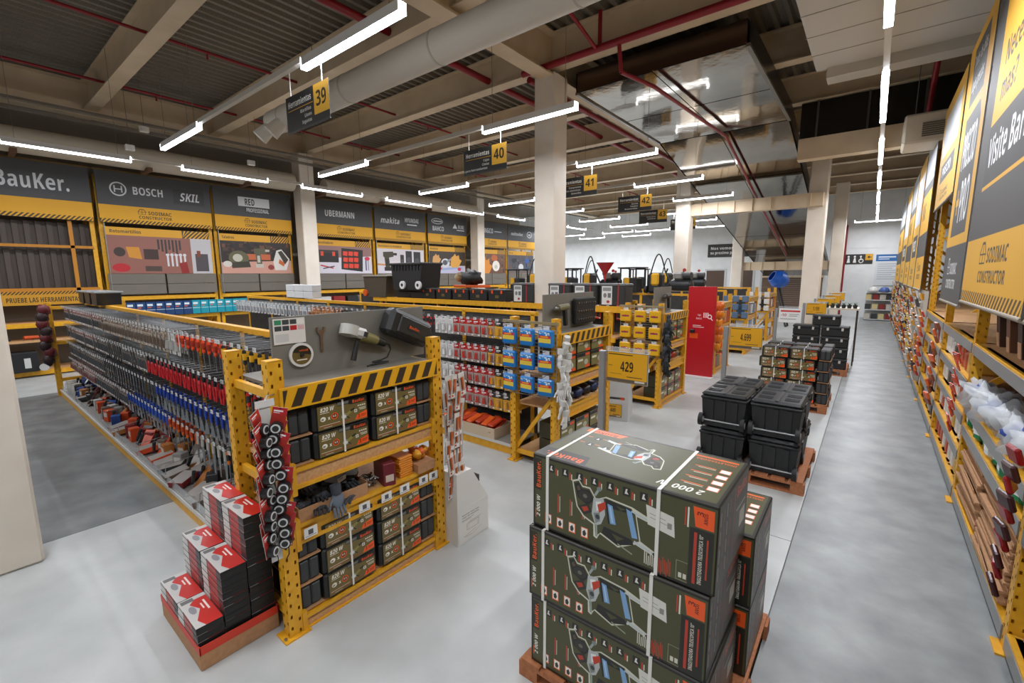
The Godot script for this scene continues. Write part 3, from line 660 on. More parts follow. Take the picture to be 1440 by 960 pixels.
# ---------------------------------------------------------------- printed cartons and goods
func grinder_icon(p: PR, x: float, y: float, s: float):
	p.oval(x, y, 34 * s, 26 * s, C("9a9c8e")); p.oval(x - 6 * s, y + 4 * s, 24 * s, 16 * s, C("d9dad2")); p.poly([[x + 10 * s, y - 20 * s], [x + 80 * s, y - 52 * s], [x + 96 * s, y - 34 * s], [x + 26 * s, y + 6 * s]], C("8b8440")); p.poly([[x + 60 * s, y - 44 * s], [x + 100 * s, y - 60 * s], [x + 108 * s, y - 44 * s], [x + 72 * s, y - 26 * s]], C("2a2a26")); p.line(x + 20 * s, y + 6 * s, x + 50 * s, y + 30 * s, 9 * s, C("23231f"))
func case_mat() -> Material:
	return cached("case820", func():
		var p := PR.new(512, 232, C("6f6034"))
		p.frame(0, 0, 512, 232, 7, C("1a1a16"))
		p.poly([[190, 0], [512, 0], [512, 50], [330, 50], [310, 40], [200, 40]], C("1b1a17")); p.poly([[205, 8], [320, 8], [312, 34], [198, 34]], C("6b6b68"))
		p.poly([[345, 4], [508, 4], [508, 52], [345, 52]], C("221c14")); p.text("BauKer.", 352, 12, 30, C("ee5a1c"), 150)
		p.text("820 W", 28, 22, 40, C("f1efe6"), 140, 0, true, 0.15); p.rect(30, 72, 90, 5, C("e4e0d0"))
		p.oval(58, 128, 26, 22, C("e8e6da")); p.oval(52, 132, 14, 10, C("8f8c78")); p.text("x", 100, 110, 34, C("f0ede0")); p.oval(170, 122, 34, 32, C("ee5a1c")); p.oval(170, 122, 26, 24, C("6b3a1c")); p.text("4.5", 150, 112, 18, C("f3f0e6"), 42)
		grinder_icon(p, 268, 150, 1.0)
		p.rect(372, 110, 30, 30, C("dddccf")); p.rect(380, 116, 14, 18, C("8a8878"))
		for i in 4: p.rect(410 + i * 22, 74, 16, 14, C("d8d6c6"))
		p.rect(420, 104, 76, 6, C("e3e0d0")); p.rect(430, 118, 66, 6, C("e3e0d0"))
		p.poly([[400, 168], [508, 140], [508, 214], [376, 214]], C("f05a1a")); p.text("3", 404, 168, 32, C("5a1c08")); p.rect(440, 172, 58, 6, C("7a2a10")); p.rect(440, 186, 48, 6, C("7a2a10"))
		p.rect(20, 196, 340, 5, C("b03a20")); p.rect(20, 186, 200, 4, C("e2dcc6")); p.rect(60, 208, 80, 4, C("d9d4c0"))
		return p.mat(0.4))
func case_parts(o: Node3D):
	# plastic power tool case 0.385 wide in a printed sleeve, origin at base centre, front towards +z
	mi("case_body", cached("case_b", func():
		var m := MB.new(mt("232424", 0.5)); m.cbox(Vector3(0, 0.086, -0.15), Vector3(0.385, 0.17, 0.3), 0.012)
		for s in [-1, 1]: m.cbox(Vector3(s * 0.1925, 0.086, -0.15), Vector3(0.012, 0.13, 0.2), 0.004)
		return m.mesh()), o)
	mi("printed_sleeve", cached("case_s", func(): return MB.new(mt("2a2618", 0.5)).box(Vector3(0.008, 0.084, 0.002), Vector3(0.355, 0.16, 0.006), Transform3D(), {"pz": case_mat()}).mesh()), o)
	mi("handle", cached("case_h", func(): return MB.new(mt("7a7b7b", 0.45)).tube([Vector3(-0.06, 0.165, -0.03), Vector3(-0.05, 0.182, -0.03), Vector3(0.03, 0.182, -0.03), Vector3(0.04, 0.165, -0.03)], 0.009, 6).mesh()), o)
	mi("strap", cached("case_st", func():
		var m := MB.new(mt("e6e4dc", 0.5)); m.bb(Vector3(0.0, 0.0, 0.006), Vector3(0.012, 0.174, 0.009)); m.bb(Vector3(0.0, 0.172, -0.3), Vector3(0.012, 0.175, 0.009)); return m.mesh()), o)
func tool_case(label: String, group: String, at: Vector3, turn: float) -> Node3D:
	var o := thing("tool_case", label, "tool case", at, turn, group); case_parts(o); return o
func case_end(label: String, group: String, at: Vector3, turn: float) -> Node3D:
	# same case standing endways: black ribbed end
	var o := thing("black_case", label, "tool case", at, turn, group)
	mi("case_body", cached("cend", func():
		var m := MB.new(mt("242525", 0.5)); m.cbox(Vector3(0, 0.086, -0.2), Vector3(0.14, 0.168, 0.38), 0.012); return m.mesh()), o)
	for s in [-1, 1]: mi("end_panel", cached("cendp", func(): return MB.new(mt("37393a", 0.5)).cbox(Vector3(0, 0.086, -0.008), Vector3(0.06, 0.14, 0.02), 0.008).mesh()), o, Vector3(s * 0.033, 0, 0))
	mi("tray_lip", cached("cendl", func(): return MB.new(kraft).box(Vector3(0, 0.004, -0.19), Vector3(0.15, 0.008, 0.4)).mesh()), o)
	return o

func mitre_print(kind: String) -> Material:
	return cached("mitre" + kind, func():
		var W := 1024; var Hh := 436 if kind != "top" else 600
		if kind == "side": W = 600
		var p := PR.new(W, Hh, C("4a4a2b"))
		p.speck(900, 5, [C("47472a"), C("4e4e2e"), C("454528")], 2, 6)
		var saw := func(cx: float, cy: float, s: float):
			var q := func(a): return a.map(func(v): return [cx + v[0] * s, cy + v[1] * s])
			var halo := C("cfcfbe")
			# pale outline, then blade guard, body, frame, legs
			p.poly(q.call([[-158, -102], [-120, -118], [-98, -90], [-56, -92], [-22, -44], [30, -72], [160, -62], [262, -30], [256, -12], [182, -24], [204, 88], [282, 118], [276, 138], [180, 112], [96, 160], [0, 126], [-16, 158], [-34, 150], [-36, 90], [-92, 70], [-130, 28], [-142, -20]]), halo)
			p.poly(q.call([[-150, -95], [-120, -109], [-100, -82], [-60, -84], [-28, -40], [28, -64], [156, -54], [176, -30], [198, 90], [170, 108], [94, 152], [4, 118], [-22, 146], [-28, 84], [-88, 62], [-124, 24], [-134, -18]]), C("4a4a2b"))
			p.poly(q.call([[-144, -88], [-120, -100], [-100, -72], [-62, -76], [-36, -36], [-66, 4], [-124, -22]]), C("1d1c1a")); p.oval(cx - 84 * s, cy - 40 * s, absf(36 * s), absf(28 * s), C("2f2d28")); p.oval(cx - 84 * s, cy - 40 * s, absf(12 * s), absf(10 * s), C("6a675c")); p.poly(q.call([[-132, -76], [-118, -86], [-108, -66], [-124, -56]]), C("5a4a3a"))
			p.poly(q.call([[-122, 22], [-64, -8], [-44, 30], [-88, 58]]), C("2a2825")); p.poly(q.call([[-104, 22], [-72, 8], [-62, 26], [-88, 42]]), C("b23a1e"))
			p.poly(q.call([[-38, -46], [16, -56], [26, 20], [6, 74], [-24, 92], [-46, 36]]), C("b4b9b8")); p.poly(q.call([[-26, -30], [4, -40], [2, 0], [-20, 16]]), C("e4e6e2")); p.poly(q.call([[-36, 30], [-4, 20], [0, 60], [-24, 80]]), C("7f8886")); p.poly(q.call([[-16, -18], [32, -50], [38, -22], [-6, 22]]), C("c23a1e")); p.oval(cx - 14 * s, cy + 44 * s, absf(12 * s), absf(12 * s), C("3a3d3c"))
			p.line(cx - 30 * s, cy - 60 * s, cx - 10 * s, cy - 96 * s, 12 * s, C("9aa6a2")); p.oval(cx - 8 * s, cy - 98 * s, absf(13 * s), absf(11 * s), C("7a8684"))
			p.poly(q.call([[22, -60], [152, -50], [168, -28], [64, -22], [70, 50], [42, 60]]), C("1b1b1a")); p.poly(q.call([[80, -44], [130, -40], [104, -26]]), C("4a4a2b")); p.poly(q.call([[36, -40], [62, -36], [82, 52], [52, 56]]), C("7ba5d0")); p.poly(q.call([[130, -46], [158, -38], [190, 82], [162, 86]]), C("7ba5d0")); p.poly(q.call([[44, -30], [54, -28], [70, 46], [60, 48]]), C("a4c4e2"))
			p.poly(q.call([[20, 80], [160, 96], [172, 118], [90, 150], [10, 118]]), C("201f1d")); p.poly(q.call([[60, 100], [124, 107], [90, 130]]), C("4a4a2b"))
			p.line(cx + 172 * s, cy + 100 * s, cx + 270 * s, cy + 126 * s, 12 * s, C("b9c2c8")); p.oval(cx + 270 * s, cy + 126 * s, absf(9 * s), absf(9 * s), C("25241f")); p.line(cx + 156 * s, cy - 42 * s, cx + 250 * s, cy - 22 * s, 9 * s, C("b9c2c8")); p.line(cx + 92 * s, cy + 142 * s, cx + 166 * s, cy + 166 * s, 7 * s, C("8f9a7c")); p.line(cx - 20 * s, cy + 84 * s, cx - 16 * s, cy + 146 * s, 9 * s, C("93a69a"))
		if kind == "front":
			p.rect(0, 0, W, 12, C("1c1b17")); p.rect(0, 424, W, 12, C("1c1b17")); p.rect(0, 0, 10, 436, C("1c1b17"))
			p.rect(10, 20, 46, 190, C("2b2719")); p.text("BauKer.", 20, 26, 30, C("f0601c"), 176, 3); p.text("2 000 W", 22, 236, 24, C("f2f0e8"), 140, 3, true, 0.15); p.rect(14, 330, 5, 60, C("e2642a"))
			for i in 7:
				var x := 105 + i * 92.0
				p.rect(x, 34, 40, 46, C("1d1c18")); p.poly([[x + 10, 70], [x + 16, 42], [x + 26, 42], [x + 22, 56], [x + 32, 70]], C("dcdbd2")); p.rect(x + 48, 50, 8, 40, C("c23a20")); p.rect(x + 60, 56, 6, 34, C("dcd8c8"))
			for i in 4:
				var x := 84 + i * 80.0
				p.rect(x + 6, 190 + i * 8, 6, 130 - i * 16, C("c8422a")); p.rect(x + 18, 200 + i * 8, 4, 110 - i * 14, C("d8d4c4")); p.rect(x, 340, 44, 60, C("ef6a2a")); p.rect(x + 4, 344, 36, 50, C("f0ece4")); p.poly([[x + 12, 388], [x + 10, 366], [x + 24, 352], [x + 34, 372], [x + 26, 390]], C("30302a"))
			saw.call(440.0, 200.0, 1.12)
			p.poly([[690, 90], [830, 112], [838, 215], [702, 192]], C("d9d8cf")); p.line(710, 130, 790, 142, 3, C("8f8f88")); p.line(712, 150, 800, 164, 3, C("8f8f88")); p.rect(800, 150, 22, 30, C("8d8c84"))
			for i in 7: p.rect(690 + i * 10, 330 + (i % 3) * 14, 5, 76 - (i % 3) * 12, C("d6d3c4")); p.rect(765 + i * 9, 336 + ((i + 1) % 3) * 10, 5, 76, C("b83820"))
			p.frame(850, 320, 60, 100, 2, C("a9a68a")); p.rect(862, 380, 16, 26, C("d6d3c4")); p.rect(884, 380, 16, 26, C("d6d3c4"))
			p.rect(905, 130, 110, 296, C("24221a")); p.rect(880, 40, 6, 90, C("c8422a")); p.rect(892, 36, 8, 100, C("e2dece"))
			p.poly([[916, 24], [1012, 24], [1012, 122], [930, 122]], C("f05a1c")); p.text("3", 934, 36, 30, C("6a2008"), 0, 3); p.text("ANOS", 966, 40, 18, C("6a2008"), 60, 3)
			p.rect(926, 150, 14, 260, C("b83820")); p.text("INGLETEADORA TELESCOPICA 10\"", 950, 150, 18, C("e8e4d6"), 255, 3); p.rect(984, 170, 8, 200, C("b83820"))
		elif kind == "top":
			p.frame(0, 0, W, Hh, 14, C("1c1b17"))
			p.poly([[14, 470], [300, 470], [330, 586], [14, 586]], C("1f1d17")); p.text("BauKer.", 40, 500, 56, C("f0601c"), 260, 2)
			p.poly([[60, 14], [330, 14], [300, 80], [60, 80]], C("ef6a2a")); p.text("BauKer", 90, 26, 36, C("7a2a10"), 190, 2)
			for i in 6: p.rect(70 + (i % 3) * 105, 150 + (i / 3) * 110, 42, 46, C("1d1c18")); p.poly([[80 + (i % 3) * 105, 186 + (i / 3) * 110], [90 + (i % 3) * 105, 158 + (i / 3) * 110], [102 + (i % 3) * 105, 186 + (i / 3) * 110]], C("e5e4dc")); p.rect(118 + (i % 3) * 105, 156 + (i / 3) * 110, 34, 8, C("e2642a"))
			saw.call(520.0, 280.0, -1.0)
			p.text("2 000 W", 700, 470, 52, C("f2f0e8"), 230, 2, true, 0.15); p.rect(760, 40, 230, 20, C("e2642a")); p.text("INGLETEADORA", 770, 70, 22, C("e2642a"), 220, 2)
			for i in 4: p.rect(930, 180 + i * 80, 56, 50, C("ef6a2a")); p.rect(934, 184 + i * 80, 48, 42, C("f0ece4")); p.rect(800, 190 + i * 80, 110, 8, C("e2642a")); p.rect(820, 206 + i * 80, 90, 6, C("d8d4c4"))
		else:
			p.frame(0, 0, W, Hh, 10, C("1c1b17")); p.rect(10, 10, 580, 416, C("3a382a"))
			for i in 16: p.rect(30 + (i % 4) * 60, 40 + (i / 4) * 90, 6, 70, C("c8422a") if i % 2 else C("d8d4c4"))
			p.rect(300, 20, 10, 390, C("b83820")); p.text("BauKer.", 340, 30, 60, C("e2501c"), 240); p.rect(330, 140, 240, 200, C("55544a")); p.rect(350, 160, 200, 6, C("d8d4c4")); p.rect(430, 200, 120, 90, C("d0cfc8"))
		return p.mat(0.33))
func mitre_box(label: String, at: Vector3, turn := 0.0, strap := true) -> Node3D:
	var o := thing("mitre_saw_carton", label, "carton", at, turn, "green saw cartons on the front pallet")
	mi("carton", cached("mitb", func(): return MB.new(mt("2a281d", 0.45)).cbox(Vector3(0, 0.1975, -0.265), Vector3(0.905, 0.395, 0.53), 0.006, Transform3D(), {"pz": mitre_print("front"), "py": mitre_print("top"), "px": mitre_print("side"), "nx": mitre_print("side"), "nz": mitre_print("front")}).mesh()), o)
	if strap:
		for x in [-0.36, 0.21]:
			mi("strap", cached("mits", func():
				var m := MB.new(mt("e4e2da", 0.45)); m.bb(Vector3(-0.008, 0, 0), Vector3(0.008, 0.396, 0.004)); m.bb(Vector3(-0.008, 0.394, -0.53), Vector3(0.008, 0.397, 0.004)); return m.mesh()), o, Vector3(x, 0, 0))
	return o
func pallet(label: String, at: Vector3, sx: float, sz: float) -> Node3D:
	var o := thing("wooden_pallet", label, "pallet", at)
	var pw: Material = cached("palw", func(): return noisy("9c5f3c", "b8794f", 3.0, 0.75, 0.03, 4, 61, 256))
	var n := 7
	for i in n: mi("deck_board", MB.new(pw).box(Vector3(-sx / 2 + (i + 0.5) * sx / n, 0.125, 0), Vector3(sx / n - 0.03, 0.022, sz)).mesh(), o)
	for z in [-1, 0, 1]:
		mi("stringer", MB.new(pw).box(Vector3(0, 0.103, z * (sz / 2 - 0.05)), Vector3(sx, 0.022, 0.1)).mesh(), o)
		for x in [-1, 0, 1]: mi("block", MB.new(pw).box(Vector3(x * (sx / 2 - 0.06), 0.056, z * (sz / 2 - 0.05)), Vector3(0.12, 0.072, 0.1)).mesh(), o)
		mi("bottom_board", MB.new(pw).box(Vector3(0, 0.01, z * (sz / 2 - 0.05)), Vector3(sx, 0.02, 0.1)).mesh(), o)
	return o
func chest(label: String, at: Vector3) -> Node3D:
	# black wheeled storage chest 0.47 wide, wheels towards +z
	var o := thing("rolling_chest", label, "tool chest", at, 0, "black rolling chests on the second pallet")
	mi("tub", cached("chb", func():
		var m := MB.new(mt("1f2122", 0.5))
		m.prism(PackedVector2Array([Vector2(-0.2, 0), Vector2(0.2, 0), Vector2(0.225, 0.31), Vector2(-0.225, 0.31)]), -0.5, -0.03)
		for x in [-0.12, 0.0, 0.12]: m.box(Vector3(x, 0.16, -0.025), Vector3(0.05, 0.27, 0.02))
		m.cbox(Vector3(0, 0.315, -0.265), Vector3(0.47, 0.03, 0.5), 0.01)
		return m.mesh()), o)
	mi("lid", cached("chl", func():
		var m := MB.new(mt("2b2d2e", 0.4)); m.cbox(Vector3(0, 0.352, -0.265), Vector3(0.46, 0.05, 0.49), 0.022)
		m.use(mt("34373a", 0.4)); m.box(Vector3(0, 0.379, -0.265), Vector3(0.03, 0.008, 0.46))
		for x in [-0.12, 0.12]:
			for z in [-0.36, -0.17]:
				for i in 4: m.box(Vector3(x, 0.38, z + i * 0.03 - 0.045), Vector3(0.13, 0.008, 0.012))
		return m.mesh()), o)
	mi("axle", cached("cha", func(): return MB.new(mt("b4b7b8", 0.3, 0.7)).cyl(Vector3(-0.2, 0.072, 0.015), Vector3(0.2, 0.072, 0.015), 0.009, 0.008, 6).mesh()), o)
	for s in [-1, 1]: mi("wheel", cached("chw", func():
		var m := MB.new(mt("151515", 0.6)); m.cyl(Vector3(-0.02, 0, 0), Vector3(0.02, 0, 0), 0.07, 0.07, 18); m.use(mt("8a8d8f", 0.4)).cyl(Vector3(-0.024, 0, 0), Vector3(0.024, 0, 0), 0.035, 0.035, 12); return m.mesh()), o, Vector3(s * 0.21, 0.072, 0.015))
	mi("latch", cached("chla", func(): return MB.new(mt("3a3d40", 0.4)).cbox(Vector3(0.232, 0.3, -0.26), Vector3(0.02, 0.09, 0.1), 0.006).mesh()), o)
	mi("pull_handle", cached("chh", func(): return MB.new(mt("2a2c2d", 0.4)).tube([Vector3(-0.14, 0.1, -0.515), Vector3(-0.14, 0.36, -0.52), Vector3(0.14, 0.36, -0.52), Vector3(0.14, 0.1, -0.515)], 0.01, 6).mesh()), o)
	return o
func price_sign(big: String, w: int, h: int, key: String) -> Material:
	return cached("psign" + key, func():
		var p := PR.new(w, h, C("d9a01c")); p.frame(0, 0, w, h, 4, C("6b6152"))
		p.rect(12, 16, w * 0.6, 8, C("4a3c1c")); p.rect(12, h * 0.45, w * 0.1, 6, C("7a642c"))
		p.text(big, w * 0.34, h * 0.3, h * 0.32, C("2a2216"), w * 0.34); p.rect(w * 0.08, h * 0.72, w * 0.3, 4, C("7a642c")); p.rect(w * 0.5, h * 0.78, w * 0.38, 6, C("4a3c1c"))
		p.rect(4, h * 0.88, w - 8, h * 0.12 - 4, C("5c5348")); p.rect(w * 0.7, h * 0.895, w * 0.24, h * 0.06, C("c9c6bc"))
		return p.mat(0.3))
func price_stand(label: String, at: Vector3, big: String, key: String, white := false, grp := ""):
	var o := thing("price_stand", label, "price sign", at, 0, grp)
	mi("pole", cached("psp", func():
		var m := MB.new(mt("9fa2a3", 0.4, 0.6)); m.cbox(Vector3(0, 0.75, 0), Vector3(0.06, 1.5, 0.04), 0.006); m.cbox(Vector3(0.02, 0.45, 0.01), Vector3(0.05, 0.1, 0.05), 0.005); return m.mesh()), o)
	mi("foot", cached("psf", func(): return MB.new(mt("8d9092", 0.4, 0.6)).cbox(Vector3(0, 0.006, 0), Vector3(0.3, 0.012, 0.3), 0.003).mesh()), o)
	mi("sign_panel", cached("pss" + key, func():
		var mm: Material
		if white:
			var p := PR.new(256, 168, C("dfe0de")); p.rect(20, 20, 220, 20, C("c23038")); p.text("-10", 20, 60, 34, C("c23038")); p.rect(120, 64, 110, 8, C("8a8a8a")); p.rect(120, 84, 90, 8, C("8a8a8a")); p.rect(20, 120, 180, 10, C("9a9a9a")); mm = p.mat(0.35)
		else: mm = price_sign(big, 320, 240, key)
		return MB.new(mt("b4b5b3", 0.4)).cbox(Vector3(0.245, 1.36, 0), Vector3(0.4, 0.29, 0.012), 0.004, Transform3D(), {"pz": mm}).mesh()), o)
	mi("clear_cover", cached("psc", func(): return MB.new(clear("dfe6ea", 0.2)).box(Vector3(0.245, 1.525, 0), Vector3(0.42, 0.04, 0.004)).mesh()), o)

func display_board(label: String, at: Vector3, w: float, h: float) -> Node3D:
	var o := thing("display_board", label, "display board", at)
	mi("panel", MB.new(mt("77756d", 0.55)).box(Vector3(0, h / 2, 0), Vector3(0.02, h, w)).mesh(), o)
	return o
func floor_goods():
	# --- front pallet with green saw cartons
	pallet("reddish wooden pallet under the green saw cartons", Vector3(-0.84, 0, -2.36), 1.04, 1.2).scale.y = 0.8
	for i in 3:
		mitre_box(["lowest green mitre saw carton of the taller stack, on the pallet", "middle green mitre saw carton of the taller stack", "topmost green mitre saw carton with white straps across its lid"][i], Vector3(-0.845 + [0.0, -0.012, 0.0][i], 0.11 + i * 0.396, -1.785 - [0.0, 0.0, 0.015][i]), [0.0, 0.006, -0.004][i])
	for i in 2:
		mitre_box(["lower green mitre saw carton of the shorter stack behind", "upper green mitre saw carton of the shorter stack behind"][i], Vector3(-0.80, 0.11 + i * 0.396, -2.37), 0.01, false)
	# --- second pallet with black rolling chests
	pallet("wooden pallet under the black rolling chests", Vector3(-0.9, 0, -5.68), 1.08, 1.15)
	for l in 2:
		for ix in 2:
			for iz in 2:
				chest("black rolling chest in the %s layer, %s column %s" % [["bottom", "top"][l], ["inner", "outer"][ix], ["facing the green cartons", "facing the tool case pile"][iz]], Vector3(-1.16 + ix * 0.5, 0.137 + l * 0.4, -5.12 - iz * 0.55))
	# --- third pallet: power tool cases
	pallet("wooden pallet under the pile of power tool cases in the aisle", Vector3(-0.92, 0, -8.98), 1.04, 1.1)
	for l in 5:
		for ix in 2:
			for iz in 2:
				tool_case("power tool case in the %s layer of the pile behind the rolling chests" % ["bottom", "second", "third", "fourth", "top"][l], "tool cases piled on the third pallet", Vector3(-1.2 + ix * 0.4 + (0.0 if l % 2 else 0.03), 0.137 + l * 0.1755, -8.47 - iz * 0.5), 0.0)
		for iz in 2:
			case_end("black case end in the %s layer of the pile behind the rolling chests" % ["bottom", "second", "third", "fourth", "top"][l], "tool case ends piled on the third pallet", Vector3(-0.5 + (0.0 if l % 2 else 0.02), 0.137 + l * 0.1755, -8.47 - iz * 0.5), 0.0)
	# --- fourth pallet: black tool boxes
	pallet("wooden pallet under the tall pile of black latched tool boxes", Vector3(-0.82, 0, -12.4), 1.1, 1.1)
	for l in 5:
		for ix in 2:
			if l == 4 and ix == 1: continue
			var tb := thing("tool_box", "black tool box with two bright latches in the tall pile", "tool box", Vector3(-1.08 + ix * 0.53 + (0.36 if l > 3 else 0.0), 0.137 + l * 0.235, -11.9), 0, "black latched tool boxes on the fourth pallet")
			mi("box_body", cached("tbb", func(): return MB.new(mt("1d1e1e", 0.5)).cbox(Vector3(0, 0.08, -0.14), Vector3(0.5, 0.16, 0.28), 0.015).mesh()), tb)
			mi("box_lid", cached("tbl", func(): return MB.new(mt("2c2e2f", 0.45)).cbox(Vector3(0, 0.195, -0.14), Vector3(0.51, 0.07, 0.29), 0.02).mesh()), tb)
			for s in [-1, 1]: mi("latch", cached("tbla", func(): return MB.new(mt("c9c6be", 0.4)).cbox(Vector3(0, 0.16, 0.006), Vector3(0.04, 0.06, 0.012), 0.003).mesh()), tb, Vector3(s * 0.13, 0, 0))
	var sh := thing("plant_bench", "low wooden bench behind the black tool boxes carrying small green pots", "bench", Vector3(-0.6, 0, -13.7))
	mi("bench_top", MB.new(mt("c9c0ae", 0.5)).box(Vector3(0, 1.35, 0), Vector3(0.8, 0.04, 0.7)).mesh(), sh)
	for x in [-1, 1]:
		for z in [-1, 1]: mi("leg", MB.new(mt("3a3128", 0.7)).box(Vector3(x * 0.37, 0.665, z * 0.32), Vector3(0.03, 1.33, 0.03)).mesh(), sh)
	for i in 7:
		var pt := thing("potted_plant", "small bright green plant in a dark pot on the bench", "plant", Vector3(-0.94 + i * 0.11, 1.37, -13.45), 0, "small green plants on the bench")
		mi("pot", cached("potm", func(): return MB.new(mt("2a2a28", 0.6)).lathe([Vector2(0.035, 0), Vector2(0.05, 0.08), Vector2(0.045, 0.08), Vector2(0, 0.07)], 8).mesh()), pt)
		mi("leaves", cached("potl", func():
			var m := MB.new(mt("2f6a35", 0.6))
			for k in 9:
				var a := k * 2.4; var d := Vector3(cos(a), 0, sin(a)) * 0.055
				m.tri(Vector3(0, 0.07, 0) + d.rotated(Vector3.UP, 1.5) * 0.3, Vector3(0, 0.07, 0) - d.rotated(Vector3.UP, 1.5) * 0.3, d + Vector3(0, 0.13 + 0.01 * (k % 3), 0), Vector3.UP, Vector3.UP, Vector3.UP)
			return m.mesh()), pt)
	price_stand("grey price stand with yellow 429 sign beside the green cartons", Vector3(-1.93, 0, -3.8), "429", "a")
	price_stand("grey price stand with yellow 4.699 sign beside the rolling chests", Vector3(-1.5, 0, -6.55), "4.699", "b")
	price_stand("white and red sign on a grey stand beside the tool case pile", Vector3(-1.5, 0, -10.6), "", "c", true)
	for i in 4:
		price_stand("yellow price sign on a stand along the far pallets of the main aisle", Vector3(-1.25 + i * 0.02, 0, -12.9 - i * 2.4), "1.199", "d", false, "yellow price signs along the far pallets")
	# --- red and black boxes on a cardboard tray
	var tr := thing("cardboard_tray", "kraft cardboard tray with red rim on the floor by the first endcap", "tray", Vector3(-3.12, 0, -0.88))
	mi("tray_box", MB.new(kraft).cbox(Vector3(0, 0.06, 0), Vector3(0.7, 0.12, 0.43), 0.004).mesh(), tr)
	var rim := MB.new(mt("cf3a24", 0.5))
	for s in [-1, 1]: rim.box(Vector3(0, 0.125, s * 0.213), Vector3(0.706, 0.05, 0.006)); rim.box(Vector3(s * 0.35, 0.125, 0), Vector3(0.006, 0.05, 0.43))
	mi("red_rim", rim.mesh(), tr)
	var rp := PR.new(256, 128, C("c9c8c4")); rp.poly([[30, 0], [256, 0], [256, 80], [200, 100], [120, 60], [60, 90], [30, 60]], C("c8281f")); rp.rect(60, 20, 90, 10, C("f0e8e0")); rp.rect(80, 40, 50, 8, C("f0e8e0")); rp.oval(110, 92, 34, 16, C("8d8f92")); rp.rect(8, 60, 30, 60, C("6a6a68"))
	var rps := PR.new(96, 48, C("1d1d1d")); rps.rect(0, 0, 30, 48, C("d6d5d0")); rps.rect(34, 4, 40, 40, C("c22a20"))
	for row in 3:
		for c in 2:
			var n: int = [3, 9, 15][row]
			for i in n:
				var rb := thing("drill_bit_box", ("topmost " if i == n - 1 else "") + ["flat red and black box in the low", "flat red and black box in the middle", "flat red and black box in the tall"][row] + [" stack by the tool gondola", " stack by the open floor"][c], "box", Vector3(-3.285 + c * 0.335 + rng.randf_range(-0.003, 0.003), 0.122 + i * 0.0445, -0.735 - row * 0.142), rng.randf_range(-0.01, 0.01), "red and black boxes stacked on the tray")
				mi("box_body", cached("rbb", func(): return MB.new(mt("191919", 0.45)).box(Vector3(0, 0.022, 0), Vector3(0.325, 0.043, 0.136), Transform3D(), {"py": rp.mat(0.35), "pz": rps.mat(0.35)}).mesh()), rb)
				mi("lid_edge", cached("rbl", func(): return MB.new(mt("232323", 0.45)).box(Vector3(0, 0.03, 0), Vector3(0.328, 0.002, 0.139)).mesh()), rb)
	# --- white cut-down carton
	var wc := thing("white_carton", "white tool box carton with a cut corner beside the first endcap", "carton", Vector3(-2.47, 0, -2.39))
	var poly := PackedVector2Array([Vector2(0, 0), Vector2(0.37, 0), Vector2(0.37, 0.3), Vector2(0.17, 0.62), Vector2(0, 0.62)])
	var cm := MB.new(mt("dcdad4", 0.6)); cm.prism(poly, -0.16, 0.0, xf(Vector3.ZERO, PI / 2)); mi("carton_body", cm.mesh(), wc)
	var pp := PR.new(192, 320, C("dcdad4")); pp.text("RANGER TOOL BOX", 18, 60, 10, C("6a665e"), 120); pp.text("CAJA DE HERRAM.", 18, 82, 10, C("6a665e"), 120); pp.rect(18, 108, 80, 4, C("8a867c")); pp.rect(18, 118, 60, 4, C("8a867c"))
	pp.frame(50, 160, 80, 60, 2, C("7a766c")); pp.poly([[50, 160], [70, 140], [150, 140], [130, 160]], C("c9c6be")); pp.frame(60, 170, 60, 46, 1, C("8a867c")); pp.line(30, 270, 110, 240, 2, C("7a766c")); pp.line(30, 270, 80, 280, 2, C("7a766c")); pp.line(80, 280, 150, 245, 2, C("7a766c"))
	mi("printed_panel", MB.new(mt("dcdad4", 0.6)).box(Vector3(0.002, 0.16, -0.185), Vector3(0.003, 0.3, 0.35), Transform3D(), {"px": pp.mat(0.6)}).mesh(), wc)
	mi("torn_flap", MB.new(mt("4a463e", 0.8)).box(Vector3(-0.08, 0.5, -0.27), Vector3(0.14, 0.06, 0.01), xf(Vector3.ZERO, 0)).mesh(), wc)

